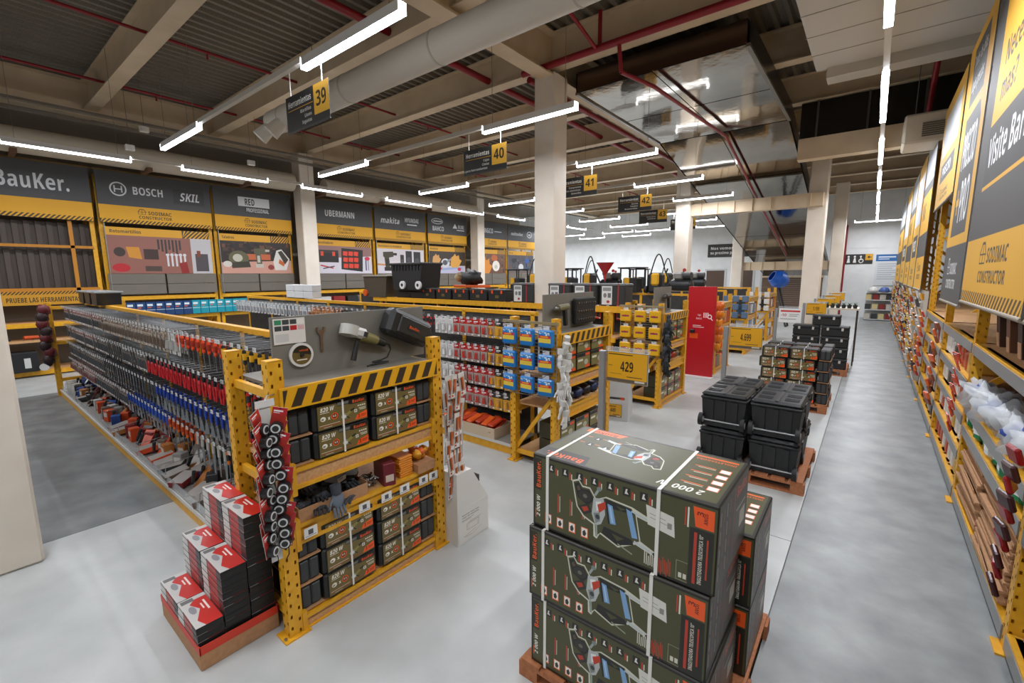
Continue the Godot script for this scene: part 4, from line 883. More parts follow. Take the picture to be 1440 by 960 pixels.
func endcap_goods():
	var z0 := -1.08
	var gr := "tool cases on the first endcap rack"
	for s in 2:
		var base: float = [1.066, 0.11][s]
		for l in [2, 3][s]:
			for c in 2:
				tool_case("olive power tool case, %s of its column, %s shelf, column by the %s" % [["lowest", "topmost"][l] if s == 0 else ["lowest", "middle one", "topmost"][l], ["upper", "bottom"][s], ["tape measures", "white carton"][c]], gr, Vector3(-2.615, base + l * 0.175, z0 - 0.44 - c * 0.42), PI / 2)
			for c in 2:
				case_end("black case end, %s of its column, %s shelf, beside the %s" % [["lowest", "topmost"][l] if s == 0 else ["lowest", "middle one", "topmost"][l], ["upper", "bottom"][s], ["tape measures", "chisel packs"][c]], gr, Vector3(-2.63, base + l * 0.175, z0 - 0.165 - c * 0.97), PI / 2)
	# middle shelf: gloves in a tray, metal clips, maroon box, orange pads, orange bags
	var t := thing("glove_tray", "open cardboard tray heaped with dark gloves on the endcap shelf", "tray", Vector3(-2.82, 0.70, z0 - 0.36))
	for s in [-1, 1]:
		mi("tray_side", MB.new(kraft).box(Vector3(0, 0.05, s * 0.24), Vector3(0.4, 0.1, 0.006)).mesh(), t); mi("tray_end", MB.new(kraft).box(Vector3(s * 0.2, 0.045, 0), Vector3(0.006, 0.09, 0.48)).mesh(), t)
	mi("tray_bottom", MB.new(kraft).box(Vector3(0, 0.004, 0), Vector3(0.4, 0.008, 0.48)).mesh(), t)
	for i in 26:
		var gl := thing("work_glove", "dark work glove in the heap on the cardboard tray", "glove", Vector3(-2.82 + rng.randf_range(-0.13, 0.15), 0.735 + rng.randf_range(0, 0.1) * (1.0 - absf(i / 13.0 - 1.0) * 0.3), z0 - 0.18 - i * 0.0145), rng.randf_range(0, 6.2), "gloves heaped in the tray")
		glove(gl, ["26282b", "2f3236", "3d434a"][i % 3])
	var hg := thing("work_glove", "grey glove hanging over the front edge of the cardboard tray", "glove", Vector3(-2.60, 0.82, z0 - 0.36)); glove(hg, "66707c"); hg.rotation = Vector3(0, 0, -1.35)
	for i in 2:
		var bxw := thing("glove_carton", "small grey and white printed carton lying on the gloves", "carton", Vector3(-2.76, 0.86 + i * 0.01, z0 - 0.42 - i * 0.1), 0.4 + i * 0.5, "small cartons on the gloves")
		mi("box_body", cached("gcb", func():
			var p := PR.new(128, 64, C("b9b8b4")); p.rect(0, 0, 128, 18, C("3a3a3c")); p.rect(10, 28, 70, 10, C("4a4a4c")); p.rect(10, 46, 40, 8, C("d08a30"))
			return MB.new(mt("8a8a88", 0.5)).cbox(Vector3.ZERO, Vector3(0.17, 0.05, 0.09), 0.003, Transform3D(), {"py": p.mat(0.4), "px": p.mat(0.4)}).mesh()), bxw)
	for i in 14:
		var cl := thing("metal_clip", "loose shiny metal clamp lying between gloves and maroon box", "clamp", Vector3(-2.72 + rng.randf_range(-0.08, 0.08), 0.715 + (i % 4) * 0.016, z0 - 0.66 + rng.randf_range(-0.06, 0.05)), rng.randf_range(0, 6), "loose metal clamps on the endcap shelf")
		mi("clip_body", cached("clipm", func(): return MB.new(mt("9da0a3", 0.25, 0.9)).tube([Vector3(-0.04, 0, 0), Vector3(-0.01, 0.02, 0.01), Vector3(0.03, 0.005, 0), Vector3(0.045, 0.02, -0.015)], 0.008, 6).mesh()), cl)
	var mb := thing("maroon_box", "maroon printed box standing on the endcap shelf", "box", Vector3(-2.70, 0.70, z0 - 0.80), -0.25)
	mi("box_body", MB.new(mt("6d1d28", 0.45)).cbox(Vector3(0, 0.085, 0), Vector3(0.2, 0.17, 0.09), 0.004).mesh(), mb); mi("print", MB.new(mt("c9b9a9", 0.5)).box(Vector3(0.101, 0.06, 0), Vector3(0.002, 0.05, 0.06)).mesh(), mb)
	for i in 9:
		var pd := thing("sanding_pad", "orange flat pad in the leaning stack beside the maroon box", "pad", Vector3(-2.74, 0.715 + i * 0.017, z0 - 0.945), rng.randf_range(-0.06, 0.06), "orange pads stacked on the endcap shelf")
		mi("pad", cached("padm", func(): return MB.new(mt("e08a1c", 0.55)).cbox(Vector3.ZERO, Vector3(0.22, 0.013, 0.12), 0.003).mesh()), pd)
	var ot := thing("orange_tray", "cardboard tray with amber packets by the right upright of the endcap", "tray", Vector3(-2.74, 0.70, z0 - 1.11))
	mi("tray_box", MB.new(kraft).box(Vector3(0, 0.035, 0), Vector3(0.3, 0.07, 0.17)).mesh(), ot)
	for i in 12:
		var ap := thing("amber_packet", "amber plastic packet in the cardboard tray by the upright", "packet", Vector3(-2.70 + rng.randf_range(-0.06, 0.07), 0.79 + rng.randf_range(0, 0.06), z0 - 1.11 + rng.randf_range(-0.055, 0.055)), 0, "amber packets in the tray")
		mi("packet", cached("amb%d" % (i % 3), func(): return MB.new(mt(["e0861a", "d8601a", "e8a42c"][i % 3], 0.25)).blob(Vector3.ZERO, Vector3(0.045, 0.03, 0.035), i, 0.25, 8, 5).mesh()), ap)
	for i in 6:
		var tg := thing("shelf_label", "white price label clipped on the middle beam of the first endcap", "label", Vector3(-2.588, 0.64, z0 - 0.17 - [0.0, 0.38, 0.56, 0.72, 0.9, 1.0][i]), PI / 2, "price labels on the middle beam")
		mi("card", cached("slab", func():
			var p := PR.new(96, 72, C("e4e4e0")); p.rect(30, 16, 36, 36, C("55555a")); p.rect(8, 58, 80, 5, C("8a8a8a"))
			return MB.new(mt("d8d8d4", 0.4)).box(Vector3.ZERO, Vector3(0.085, 0.065, 0.003), Transform3D(), {"pz": p.mat(0.35)}).mesh()), tg)
	# display board with tools
	display_board("grey display board with grinder, wrench, disc and black case on the first endcap", Vector3(-2.87, 1.56, -1.83), 1.2, 0.39)
	var X := -2.855
	var dc := thing("grinding_disc", "round abrasive disc with printed olive label on the display board", "disc", Vector3(X, 1.70, -1.40), PI / 2)
	mi("disc", MB.new(mt("dcdbd6", 0.4)).cyl(Vector3(0, 0, 0), Vector3(0, 0, 0.016), 0.078, 0.078, 28).mesh(), dc)
	var dp := PR.new(128, 128, C("6b5a2e")); dp.poly([[0, 0], [128, 0], [128, 40], [0, 70]], C("2a2418")); dp.text("BauKer", 18, 26, 14, C("ee5a1c"), 70); dp.rect(30, 92, 70, 8, C("e4e0d0")); dp.oval(64, 64, 14, 14, C("1c1a16"))
	var dm := dp.mat(0.4); mi("label", MB.new(dm).cyl(Vector3(0, 0, 0.014), Vector3(0, 0, 0.018), 0.062, 0.062, 28).mesh(), dc); mi("bolt", MB.new(mt("2a2a2a", 0.4)).cyl(Vector3(0, 0, 0.016), Vector3(0, 0, 0.03), 0.014, 0.012, 10).mesh(), dc)
	var wr := thing("flange_wrench", "small bare steel wrench fixed upright on the display board", "wrench", Vector3(X, 1.70, -1.545), PI / 2)
	mi("wrench_body", MB.new(mt("9c8672", 0.3, 0.8)).prism(PackedVector2Array([Vector2(-0.009, 0), Vector2(0.009, 0), Vector2(0.009, 0.11), Vector2(0.028, 0.135), Vector2(0.03, 0.165), Vector2(0.018, 0.165), Vector2(0.014, 0.143), Vector2(-0.014, 0.143), Vector2(-0.018, 0.165), Vector2(-0.03, 0.165), Vector2(-0.028, 0.135), Vector2(-0.009, 0.11)]), 0, 0.008).mesh(), wr)
	var ag := thing("angle_grinder", "silver and olive angle grinder with black side handle on the display board", "grinder", Vector3(X + 0.05, 1.79, -1.80), PI / 2)
	mi("gear_head", MB.new(mt("c9c9c4", 0.35)).cbox(Vector3(-0.02, 0.012, 0.01), Vector3(0.13, 0.075, 0.075), 0.02, xf(Vector3.ZERO, 0, 0, -0.36)).mesh(), ag); mi("vent_slots", MB.new(mt("2a2a28", 0.5)).box(Vector3(0.02, 0.012, 0.05), Vector3(0.03, 0.035, 0.004), xf(Vector3.ZERO, 0, 0, -0.36)).mesh(), ag)
	mi("disc_guard", MB.new(mt("b9b8b0", 0.35)).cyl(Vector3(-0.06, 0.07, -0.01), Vector3(-0.085, 0.005, 0.0), 0.064, 0.064, 22).mesh(), ag)
	mi("motor_body", MB.new(mt("7b7546", 0.45)).cyl(Vector3(0.01, -0.005, 0), Vector3(0.14, -0.055, 0), 0.042, 0.034, 14).mesh(), ag)
	mi("rear_handle", MB.new(mt("24241f", 0.5)).cyl(Vector3(0.13, -0.05, 0), Vector3(0.21, -0.085, 0), 0.034, 0.026, 12).mesh(), ag)
	mi("side_handle", MB.new(mt("1e1e1c", 0.5)).cyl(Vector3(-0.03, -0.04, 0.02), Vector3(-0.075, -0.17, 0.03), 0.016, 0.02, 10).mesh(), ag)
	mi("power_cord", MB.new(mt("191919", 0.5)).tube([Vector3(0.21, -0.085, 0), Vector3(0.25, -0.1, 0.0), Vector3(0.26, -0.14, 0.0), Vector3(0.22, -0.19, 0.01), Vector3(0.15, -0.2, 0.03), Vector3(0.08, -0.205, 0.02), Vector3(0.2, -0.215, 0.05), Vector3(0.05, -0.22, 0.045), Vector3(0.16, -0.212, 0.02), Vector3(0.02, -0.222, 0.05)], 0.006, 6).mesh(), ag)
	var bc := thing("hard_case", "large black hard case with orange lettering fixed aslant on the display board", "tool case", Vector3(X + 0.06, 1.80, -2.21), PI / 2)
	var bt := xf(Vector3.ZERO, 0, 0, -0.42)
	mi("shell", MB.new(mt("232423", 0.42)).cbox(Vector3.ZERO, Vector3(0.42, 0.2, 0.13), 0.03, bt).mesh(), bc); mi("ridge", MB.new(mt("2c2d2c", 0.4)).cbox(Vector3(0.02, 0, 0.066), Vector3(0.3, 0.13, 0.02), 0.008, bt).mesh(), bc)
	var lp := PR.new(160, 48, C("2b2c2b")); lp.text("BauKer.", 8, 8, 26, C("ee5a1c"), 140); mi("lettering", MB.new(mt("2b2c2b", 0.4)).box(Vector3(0.02, 0.0, 0.078), Vector3(0.13, 0.04, 0.002), bt, {"pz": lp.mat(0.4)}).mesh(), bc)
	var st := thing("sticker_sheet", "sheet of small printed warning stickers on the display board corner", "sticker", Vector3(X + 0.003, 1.86, -1.34), PI / 2)
	var sp := PR.new(192, 160, C("dedcd6"))
	for i in 8: sp.rect(8 + (i % 4) * 46, 8 + (i / 4) * 38, 40, 30, [C("3a8a64"), C("3f4446"), C("3f4446"), C("e8e6e0"), C("3f4446"), C("3f4446"), C("b8242c"), C("d8b0b0")][i])
	sp.rect(8, 96, 80, 50, C("c9cac8"))
	mi("sheet", MB.new(mt("dedcd6", 0.4)).box(Vector3.ZERO, Vector3(0.2, 0.16, 0.003), Transform3D(), {"pz": sp.mat(0.4)}).mesh(), st)
	# hanging strips at the two front uprights
	strip_of_tapes(Vector3(-2.53, 1.5, -1.02))
	for i in 27:
		var a := i % 9
		var pk := thing("chisel_pack", "long clear pack with orange tag on the strip hanging by the right upright", "package", Vector3(-2.54 + rng.randf_range(0, 0.04), 1.42 - a * 0.105, -2.37 - (i / 9) * 0.055 + rng.randf_range(-0.02, 0.02)), PI / 2 + rng.randf_range(-0.4, 0.4), "chisel packs on the hanging strip")
		mi("pack", cached("chip", func():
			var p := PR.new(64, 160, C("b9b5ae")); p.rect(0, 0, 64, 30, C("d8d5cf")); p.rect(18, 36, 10, 100, C("8a4a2a")); p.rect(36, 40, 8, 90, C("c86a2a")); p.rect(8, 128, 48, 26, C("e2ded8")); p.rect(12, 134, 18, 14, C("c23a24"))
			return MB.new(mt("b0aca4", 0.3)).box(Vector3(0, -0.08, 0), Vector3(0.07, 0.19, 0.008), Transform3D(), {"pz": p.mat(0.25), "nz": p.mat(0.25)}).mesh()), pk)
		mi("chisel", cached("chis", func(): return MB.new(mt("c8642a", 0.4)).cyl(Vector3(0, -0.02, 0.01), Vector3(0, -0.12, 0.01), 0.01, 0.007, 6).mesh()), pk)
		pk.rotation.z = rng.randf_range(-0.15, 0.15)
func glove(o: Node3D, col: String):
	mi("glove_body", cached("glv" + col, func():
		var m := MB.new(mt(col, 0.75)); m.blob(Vector3(0.05, 0.0, 0), Vector3(0.055, 0.02, 0.045), 3, 0.08, 10, 6)
		for k in 4: m.tube([Vector3(0.09, 0, -0.033 + k * 0.022), Vector3(0.135, 0.004, -0.036 + k * 0.024), Vector3(0.165 - absf(k - 1.5) * 0.008, -0.004, -0.04 + k * 0.026)], 0.0095, 6)
		m.tube([Vector3(0.04, 0, 0.035), Vector3(0.07, 0.004, 0.06), Vector3(0.1, 0, 0.07)], 0.01, 6)
		return m.mesh()), o)
	mi("cuff", cached("glc" + col, func(): return MB.new(mt("c9c9c4" if col == "d8d8d4" else "3a4048", 0.8)).cyl(Vector3(0.01, 0, 0), Vector3(-0.05, 0, 0), 0.032, 0.036, 10).mesh()), o)
func strip_of_tapes(at: Vector3):
	var o := thing("clip_strip", "pale hanging strip with a hook on the left front upright", "strip", at)
	mi("strip", MB.new(mt("c9c9c5", 0.4)).box(Vector3(0, -0.44, 0), Vector3(0.004, 0.93, 0.06)).mesh(), o)
	mi("hook", MB.new(mt("b7b9ba", 0.3, 0.8)).tube([Vector3(0, 0.02, 0), Vector3(-0.03, 0.05, -0.03), Vector3(-0.075, 0.04, -0.09)], 0.004, 5).mesh(), o)
	mi("tag", MB.new(mt("d8d8d6", 0.4)).box(Vector3(0.01, 0.02, 0), Vector3(0.003, 0.04, 0.1)).mesh(), o)
	for i in 22:
		var sd := -1.0 if i % 2 else 1.0
		var p := thing("tape_measure_pack", "tape measure on red card hanging from the strip at the left upright", "tape measure", at + Vector3(0.03 + (i % 3) * 0.012, -0.02 - (i / 2) * 0.068, sd * 0.065), PI / 2 + sd * 0.6, "tape measures on the hanging strip")
		mi("card", cached("tpc%d" % (i % 2), func(): return MB.new(mt("b0b0ac", 0.5)).box(Vector3(0, -0.06, 0), Vector3(0.075, 0.14, 0.003), Transform3D(), {"pz": card_mat("tp%d" % (i % 2), ["c8321e", "b8202a"][i % 2], "a8281e", "e0a0a0")}).mesh()), p)
		mi("tape_case", cached("tpk", func():
			var m := MB.new(mt("1c1d1e", 0.4)); m.cyl(Vector3(0, -0.1, 0), Vector3(0, -0.1, 0.036), 0.034, 0.032, 16); m.use(mt("d5d6d6", 0.35)).cyl(Vector3(0, -0.1, 0.036), Vector3(0, -0.1, 0.039), 0.025, 0.025, 16); m.use(mt("2a2a2a", 0.4)).cyl(Vector3(0, -0.1, 0.039), Vector3(0, -0.1, 0.041), 0.017, 0.017, 12)
			return m.mesh()), p)
		mi("wrist_loop", cached("tpl", func(): return MB.new(mt("151515", 0.5)).tube([Vector3(0.02, -0.12, 0.02), Vector3(0.03, -0.17, 0.02), Vector3(0.02, -0.2, 0.025)], 0.003, 4).mesh()), p)
		p.rotation.z = sd * rng.randf_range(0.1, 0.45)
# ---------------------------------------------------------------- banner wall, right rack, signs, more goods
func logo(p: PR, x: float, y: float, s: float, c: Color, w := 0.0):
	# little roof emblem with the two line name
	p.line(x, y + 20 * s, x + 14 * s, y, 4 * s, c); p.line(x + 14 * s, y, x + 34 * s, y, 4 * s, c); p.line(x + 34 * s, y, x + 48 * s, y + 20 * s, 4 * s, c); p.frame(x + 2 * s, y + 18 * s, 44 * s, 18 * s, 3 * s, c); p.line(x + 24 * s, y + 4 * s, x + 24 * s, y + 34 * s, 3 * s, c)
	p.text("SODIMAC", x + 56 * s, y + 10 * s, 24 * s, c, (150 * s) if w == 0 else w)
	p.text("CONSTRUCTOR", x, y + 46 * s, 20 * s, c, (206 * s) if w == 0 else w * 1.37)
func banner_print(i: int) -> Material:
	var p := PR.new(640, 320, C("4a4b4d"))
	p.speck(500, i, [C("47484a"), C("4e4f51")], 3, 9)
	p.rect(0, 208, 640, 112, C("d9a01e"))
	p.stripes(0, 296, 640, 24, 22, C("4a3a1c"), 1.0)
	var w := C("d9dcde")
	match i:
		0: p.text("BauKer.", 236, 66, 88, w, 320)
		1:
			p.oval(110, 105, 44, 44, w); p.oval(110, 105, 36, 36, C("4a4b4d")); p.rect(88, 84, 7, 42, w); p.rect(125, 84, 7, 42, w); p.rect(88, 102, 44, 7, w)
			p.text("BOSCH", 180, 80, 50, w, 180); p.rect(410, 64, 190, 100, C("3f4042")); p.text("SKIL", 440, 84, 56, w, 130, 0, true, 0.2)
		2: p.rect(190, 60, 260, 70, w); p.text("RED", 240, 70, 50, C("33302c"), 90); p.rect(240, 134, 210, 44, C("3c3d3f")); p.text("PROFESSIONAL", 250, 140, 30, w, 196)
		3: p.text("UBERMANN", 130, 84, 54, w, 320)
		4: p.text("makita", 60, 92, 54, w, 240, 0, true, 0.2); p.rect(340, 60, 240, 110, C("434446")); p.text("HYUNDAI", 366, 74, 44, w, 190); p.rect(396, 136, 130, 12, w)
		5: p.oval(150, 70, 90, 32, w); p.oval(150, 70, 80, 24, C("4a4b4d")); p.line(90, 70, 220, 70, 14, w); p.text("BAHCO", 70, 124, 50, w, 190); p.poly([[400, 130], [440, 76], [480, 130]], w); p.text("RUBI", 490, 88, 42, w, 110); p.rect(470, 142, 130, 12, w)
		6: p.text("INGCO", 120, 80, 60, w, 220); p.rect(360, 110, 160, 10, w)
		7: p.text("multitoolbox", 60, 96, 40, w, 280, 0, true, 0.2); p.oval(500, 110, 60, 44, w); p.oval(500, 110, 52, 36, C("4a4b4d")); p.text("neo", 466, 92, 36, w, 70)
		_: p.text("TOOLS", 200, 84, 50, w, 220)
	logo(p, [60, 200, 230, 250, 250, 200, 220, 240, 220][i], 222, 0.95, C("4a3a16"))
	return p.mat(0.6)
func poster_print(i: int) -> Material:
	var p := PR.new(512, 264, C(["8d5c50", "2e2724", "b9b4bb", "cfc6c6", "c9b8a0", "6a4a3a", "4a4a50", "55504e"][i]))
	p.rect(0, 0, 512, 46, C("d39a1c")); p.stripes(360, 0, 152, 46, 22, C("3a2f1c"), 1.0)
	p.text(["Rotomartillos", "Taladros", "Atornilladores", "Atornilladores & Amoladoras", "Rotatorias", "Accesorios", "Sierras", "Lijadoras"][i], 14, 14, 18, C("4a3a18"), [150, 90, 150, 250, 110, 110, 80, 90][i])
	if i == 0:
		p.rect(400, 46, 112, 218, C("b9b6b8"))
		for k in 5: p.rect(270 + k * 22, 150, 10, 70, C("c9c9cc")); p.oval(275 + k * 22, 150, 9, 9, C("c9c9cc"))
		for k in 7: p.rect(230 + k * 18, 60, 10, 60 + (k % 3) * 12, C("3a3634"))
		p.oval(50, 140, 26, 26, C("3a2f2a")); p.poly([[80, 110], [140, 110], [150, 180], [90, 170]], C("c98a2c")); p.rect(160, 120, 70, 60, C("3c2c28")); p.oval(50, 230, 40, 24, C("b0242c")); p.rect(160, 220, 80, 30, C("4a3c36")); p.poly([[330, 200], [370, 190], [380, 260], [340, 264]], C("8a2420")); p.rect(420, 140, 70, 110, C("4a4448")); p.rect(430, 120, 20, 40, C("7a3a24"))
	else:
		var dril := func(x: float, y: float, k: float, body: String, dark: String):
			p.poly([[x, y], [x + 70 * k, y - 4 * k], [x + 72 * k, y + 26 * k], [x + 40 * k, y + 32 * k], [x + 46 * k, y + 90 * k], [x + 14 * k, y + 92 * k], [x + 8 * k, y + 32 * k], [x, y + 26 * k]], C(body)); p.rect(x + 70 * k, y + 4 * k, 26 * k, 14 * k, C(dark)); p.rect(x + 6 * k, y + 88 * k, 48 * k, 22 * k, C(dark)); p.rect(x + 18 * k, y + 40 * k, 18 * k, 40 * k, C(dark))
		var glov := func(x: float, y: float, k: float, c: String):
			p.poly([[x, y + 60 * k], [x + 10 * k, y + 10 * k], [x + 30 * k, y], [x + 50 * k, y - 20 * k], [x + 64 * k, y], [x + 90 * k, y - 10 * k], [x + 96 * k, y + 20 * k], [x + 120 * k, y + 30 * k], [x + 100 * k, y + 60 * k], [x + 70 * k, y + 90 * k], [x + 20 * k, y + 90 * k]], C(c))
		match i:
			1:
				p.speck(60, 3, [C("4a3428"), C("6a4432"), C("241e1c")], 8, 40, Rect2i(0, 46, 512, 110)); p.poly([[0, 190], [512, 170], [512, 264], [0, 264]], C("c39382")); p.rect(150, 130, 200, 40, C("b8603a"))
				p.oval(120, 160, 70, 50, C("5c5a40")); p.oval(112, 158, 34, 26, C("b9b6a4")); p.poly([[60, 190], [190, 180], [200, 220], [70, 228]], C("3a382c")); p.oval(40, 200, 30, 20, C("c9c4ba"))
				dril.call(230.0, 92.0, 1.2, "565640", "b8b4a8")
				p.poly([[370, 180], [400, 100], [440, 90], [500, 160], [470, 240], [380, 240]], C("d6d2ca")); p.poly([[410, 110], [440, 100], [490, 164], [460, 200]], C("3c3a30")); p.poly([[420, 160], [460, 190], [450, 214], [410, 190]], C("c4642a")); p.oval(350, 220, 24, 18, C("8a3a34"))
			2:
				p.rect(0, 46, 512, 90, C("8d6a66")); p.poly([[0, 150], [512, 120], [512, 264], [0, 264]], C("cfcbd4"))
				p.rect(20, 80, 180, 96, C("232220")); p.rect(20, 80, 180, 24, C("33322f")); p.rect(46, 92, 24, 34, C("d8482a")); p.rect(146, 92, 24, 34, C("d8482a"))
				p.poly([[230, 60], [430, 70], [420, 250], [220, 230]], C("262422"))
				for r in 3:
					for c in 3: p.poly([[244 + c * 50, 84 + r * 50], [286 + c * 50, 86 + r * 50], [280 + c * 50, 122 + r * 50], [240 + c * 50, 118 + r * 50]], C("d8412a"))
				p.line(40, 200, 150, 222, 10, C("b02a2a")); p.line(60, 226, 160, 206, 8, C("3c3a40")); p.rect(450, 150, 12, 90, C("4a4a60")); p.rect(474, 140, 10, 100, C("8a8aa0")); p.oval(470, 140, 26, 16, C("c8304a"))
			3:
				p.rect(0, 46, 512, 110, C("c9c2c4")); p.poly([[0, 190], [512, 180], [512, 264], [0, 264]], C("cfc8d0")); p.poly([[0, 176], [200, 190], [200, 204], [0, 192]], C("c48a5a")); dril.call(60.0, 76.0, 1.5, "3f3d2c", "26241f")
				for q in [[240, 96, 40, 90], [300, 60, 70, 130], [390, 64, 80, 140]]: p.rect(q[0], q[1], q[2], q[3], C("2b2a2c")); p.oval(q[0] + q[2] / 2.0, q[1] + q[3] * 0.6, q[2] * 0.34, q[2] * 0.34, C("46454a"))
				p.oval(280, 226, 50, 18, C("8a8488"))
			4:
				p.rect(0, 46, 512, 140, C("3a302a")); p.poly([[0, 200], [512, 190], [512, 264], [0, 264]], C("b9b6cc")); glov.call(40.0, 90.0, 1.0, "c9985a"); glov.call(290.0, 90.0, 1.4, "d9a04a"); p.oval(220, 160, 60, 44, C("c9ccd0")); p.oval(214, 156, 34, 26, C("55585c")); p.line(240, 150, 300, 120, 22, C("8a8d90")); p.poly([[120, 216], [460, 200], [470, 214], [130, 236]], C("8ea4c8")); p.rect(100, 206, 70, 20, C("c4482a")); p.oval(420, 222, 26, 18, C("c03a4a"))
			5:
				p.speck(50, 8, [C("4a362c"), C("7a5a44")], 10, 40, Rect2i(0, 46, 512, 218)); glov.call(20.0, 120.0, 2.0, "d98a30"); p.oval(330, 180, 70, 60, C("e4ded2")); p.oval(330, 190, 30, 22, C("c4beb0")); p.oval(300, 90, 60, 36, C("b8602a"))
			_:
				p.speck(50, 9, [C("3a3a40"), C("5a5a60"), C("6a4a44")], 10, 40, Rect2i(0, 46, 512, 218)); dril.call(70.0, 90.0, 1.3, "2a2c30", "55555a"); dril.call(330.0, 90.0, 1.3, "2f5a9a", "2a2c30"); p.oval(250, 190, 50, 40, C("c9c9cc")); p.rect(0, 236, 512, 28, C("6a5a54"))
	return p.mat(0.45)
func banner_wall():
	var zs := [[-0.05, -2.45], [-2.55, -4.9], [-4.97, -7.1], [-7.75, -10.05], [-10.15, -12.55], [-12.68, -14.95], [-15.65, -17.8], [-17.9, -20.2]  ]
	var words := ["with one bold name over dark corrugated panels", "with a round emblem and two names", "with a white name plate", "with one wide name beside the white column", "with two names over the cordless drill poster", "with a fish emblem", "with a short name past the second column", "with a slanted name and oval emblem"]
	var names := ["hammer drills on a pegboard", "green drills on a bench", "a red and black case", "a cordless drill", "a yellow glove", "a glove and mask", "saws on a dark ground"]
	for i in zs.size():
		var za: float = zs[i][0]; var zb: float = zs[i][1]; var zc := (za + zb) / 2; var L := za - zb
		var b := thing("brand_banner", "charcoal and yellow wall banner " + words[i], "banner", Vector3(-14.45, 3.5, zc))
		mi("banner_sheet", MB.new(mt("3a3a3c", 0.6)).cbox(Vector3(0, 0.6, 0), Vector3(0.03, 1.2, L), 0.004, Transform3D(), {"px": banner_print(i)}).mesh(), b)
		mi("hanger_bar", MB.new(mt("7a5a20", 0.5)).box(Vector3(-0.03, 1.22, 0), Vector3(0.03, 0.04, L + 0.05)).mesh(), b)
		# rack bay
		var r := thing("wall_rack_bay", "yellow wall rack bay under the banner " + words[i], "rack", Vector3(-14.9, 0, zc))
		for s in [-1, 1]:
			mi("upright", cached("wup", func():
				var m := MB.new(yel_m); m.box(Vector3(0.3, 2.3, 0), Vector3(0.06, 4.6, 0.08)); m.box(Vector3(-0.4, 2.3, 0), Vector3(0.06, 4.6, 0.08))
				for k in 6: m.box(Vector3.ZERO, Vector3(0.95, 0.03, 0.03), xf(Vector3(-0.05, 0.4 + k * 0.75, 0), 0, 0, 0.75 if k % 2 else -0.75))
				return m.mesh()), r, Vector3(0, 0, s * (L / 2 - 0.03)))
		for y in [0.08, 1.15, 1.68]: mi("beam", MB.new(yel_m).box(Vector3(0.33, y, 0), Vector3(0.05, 0.1, L - 0.1)).mesh(), r)
		for y in [0.13, 1.2, 1.72]: mi("shelf_board", MB.new(wood).box(Vector3(-0.05, y, 0), Vector3(0.75, 0.02, L - 0.1)).mesh(), r)
		if i == 0:
			var cr := MB.new(mt("4a4038", 0.6))
			for k in 26: cr.bb(Vector3(0.1, 1.95, -L / 2 + 0.06 + k * 0.09), Vector3(0.1 + (0.05 if k % 2 else 0.0) + 0.02, 3.45, -L / 2 + 0.15 + k * 0.09))
			mi("corrugated_panel", cr.mesh(), r)
			for q in [[2.9, 0.06], [1.93, 0.08]]: mi("cross_beam", MB.new(mt("b87818", 0.5)).box(Vector3(0.34, q[0], 0), Vector3(0.05, q[1], L - 0.1)).mesh(), r)
			mi("mid_post", MB.new(mt("b87818", 0.5)).box(Vector3(0.34, 2.6, -0.78), Vector3(0.05, 1.8, 0.07)).mesh(), r)
			var hp := PR.new(768, 96, C("c08a1e")); hp.stripes(0, 0, 768, 22, 20, C("3a2f1c"), 1.0); hp.text("PRUEBE LAS HERRAMIENTAS", 250, 44, 32, C("33280f"), 400)
			mi("header_sign", MB.new(yel_m).box(Vector3(0.38, 1.75, 0), Vector3(0.02, 0.3, L - 0.1), Transform3D(), {"px": hp.mat(0.5)}).mesh(), r)
			mi("work_shelf", MB.new(wood).box(Vector3(0.1, 0.8, 0), Vector3(0.6, 0.05, L - 0.1)).mesh(), r)
		else:
			var gp := thing("grey_panel", "plain grey plates under the poster of " + names[i - 1], "panel", Vector3(-14.5, 0, zc))
			for s in [-1, 1]:
				for y in [1.9, 2.16]: mi("plate", MB.new(mt("6d675d", 0.6)).box(Vector3(0, y, s * L / 4), Vector3(0.02, 0.25, L / 2 - 0.04)).mesh(), gp)
			var po := thing("poster", "yellow headed product poster of " + names[i - 1], "poster", Vector3(-14.49, 2.85, zc))
			mi("print_sheet", MB.new(mt("55504a", 0.6)).box(Vector3.ZERO, Vector3(0.02, 1.12, L - 0.16), Transform3D(), {"px": poster_print(i - 1)}).mesh(), po)
			for e in [-1, 1]: mi("bracket", MB.new(mt("8d8a84", 0.4, 0.5)).box(Vector3(-0.06, 0.3, e * (L / 2 - 0.07)), Vector3(0.12, 0.03, 0.03)).mesh(), po)
			mi("frame_strip", MB.new(mt("8d8a84", 0.4, 0.5)).box(Vector3(0.012, -0.1, L / 2 - 0.07), Vector3(0.01, 2.1, 0.02)).mesh(), po)
	for i in 16:
		var bl := i < 8
		var b := thing("tool_carton", "dark blue carton in the row on the wall rack shelf" if bl else "teal carton in the row on the wall rack shelf", "carton", Vector3(-14.6, 1.21, -2.72 - i * 0.2), 0, "blue cartons on the wall rack" if bl else "teal cartons on the wall rack")
		mi("carton", cached("wbc%d" % int(bl), func():
			var p := PR.new(96, 128, C("1c3f6e") if bl else C("1b93a4")); p.rect(10, 16, 60, 20, C("d8e2e6")); p.rect(10, 46, 40, 8, C("e2642a")); p.rect(0, 70, 96, 4, C("d8e2e6"))
			return MB.new(mt("1c3f6e" if bl else "1b93a4", 0.45)).cbox(Vector3(0, 0.18, 0), Vector3(0.3, 0.36, 0.19), 0.004, Transform3D(), {"px": p.mat(0.4)}).mesh()), b)
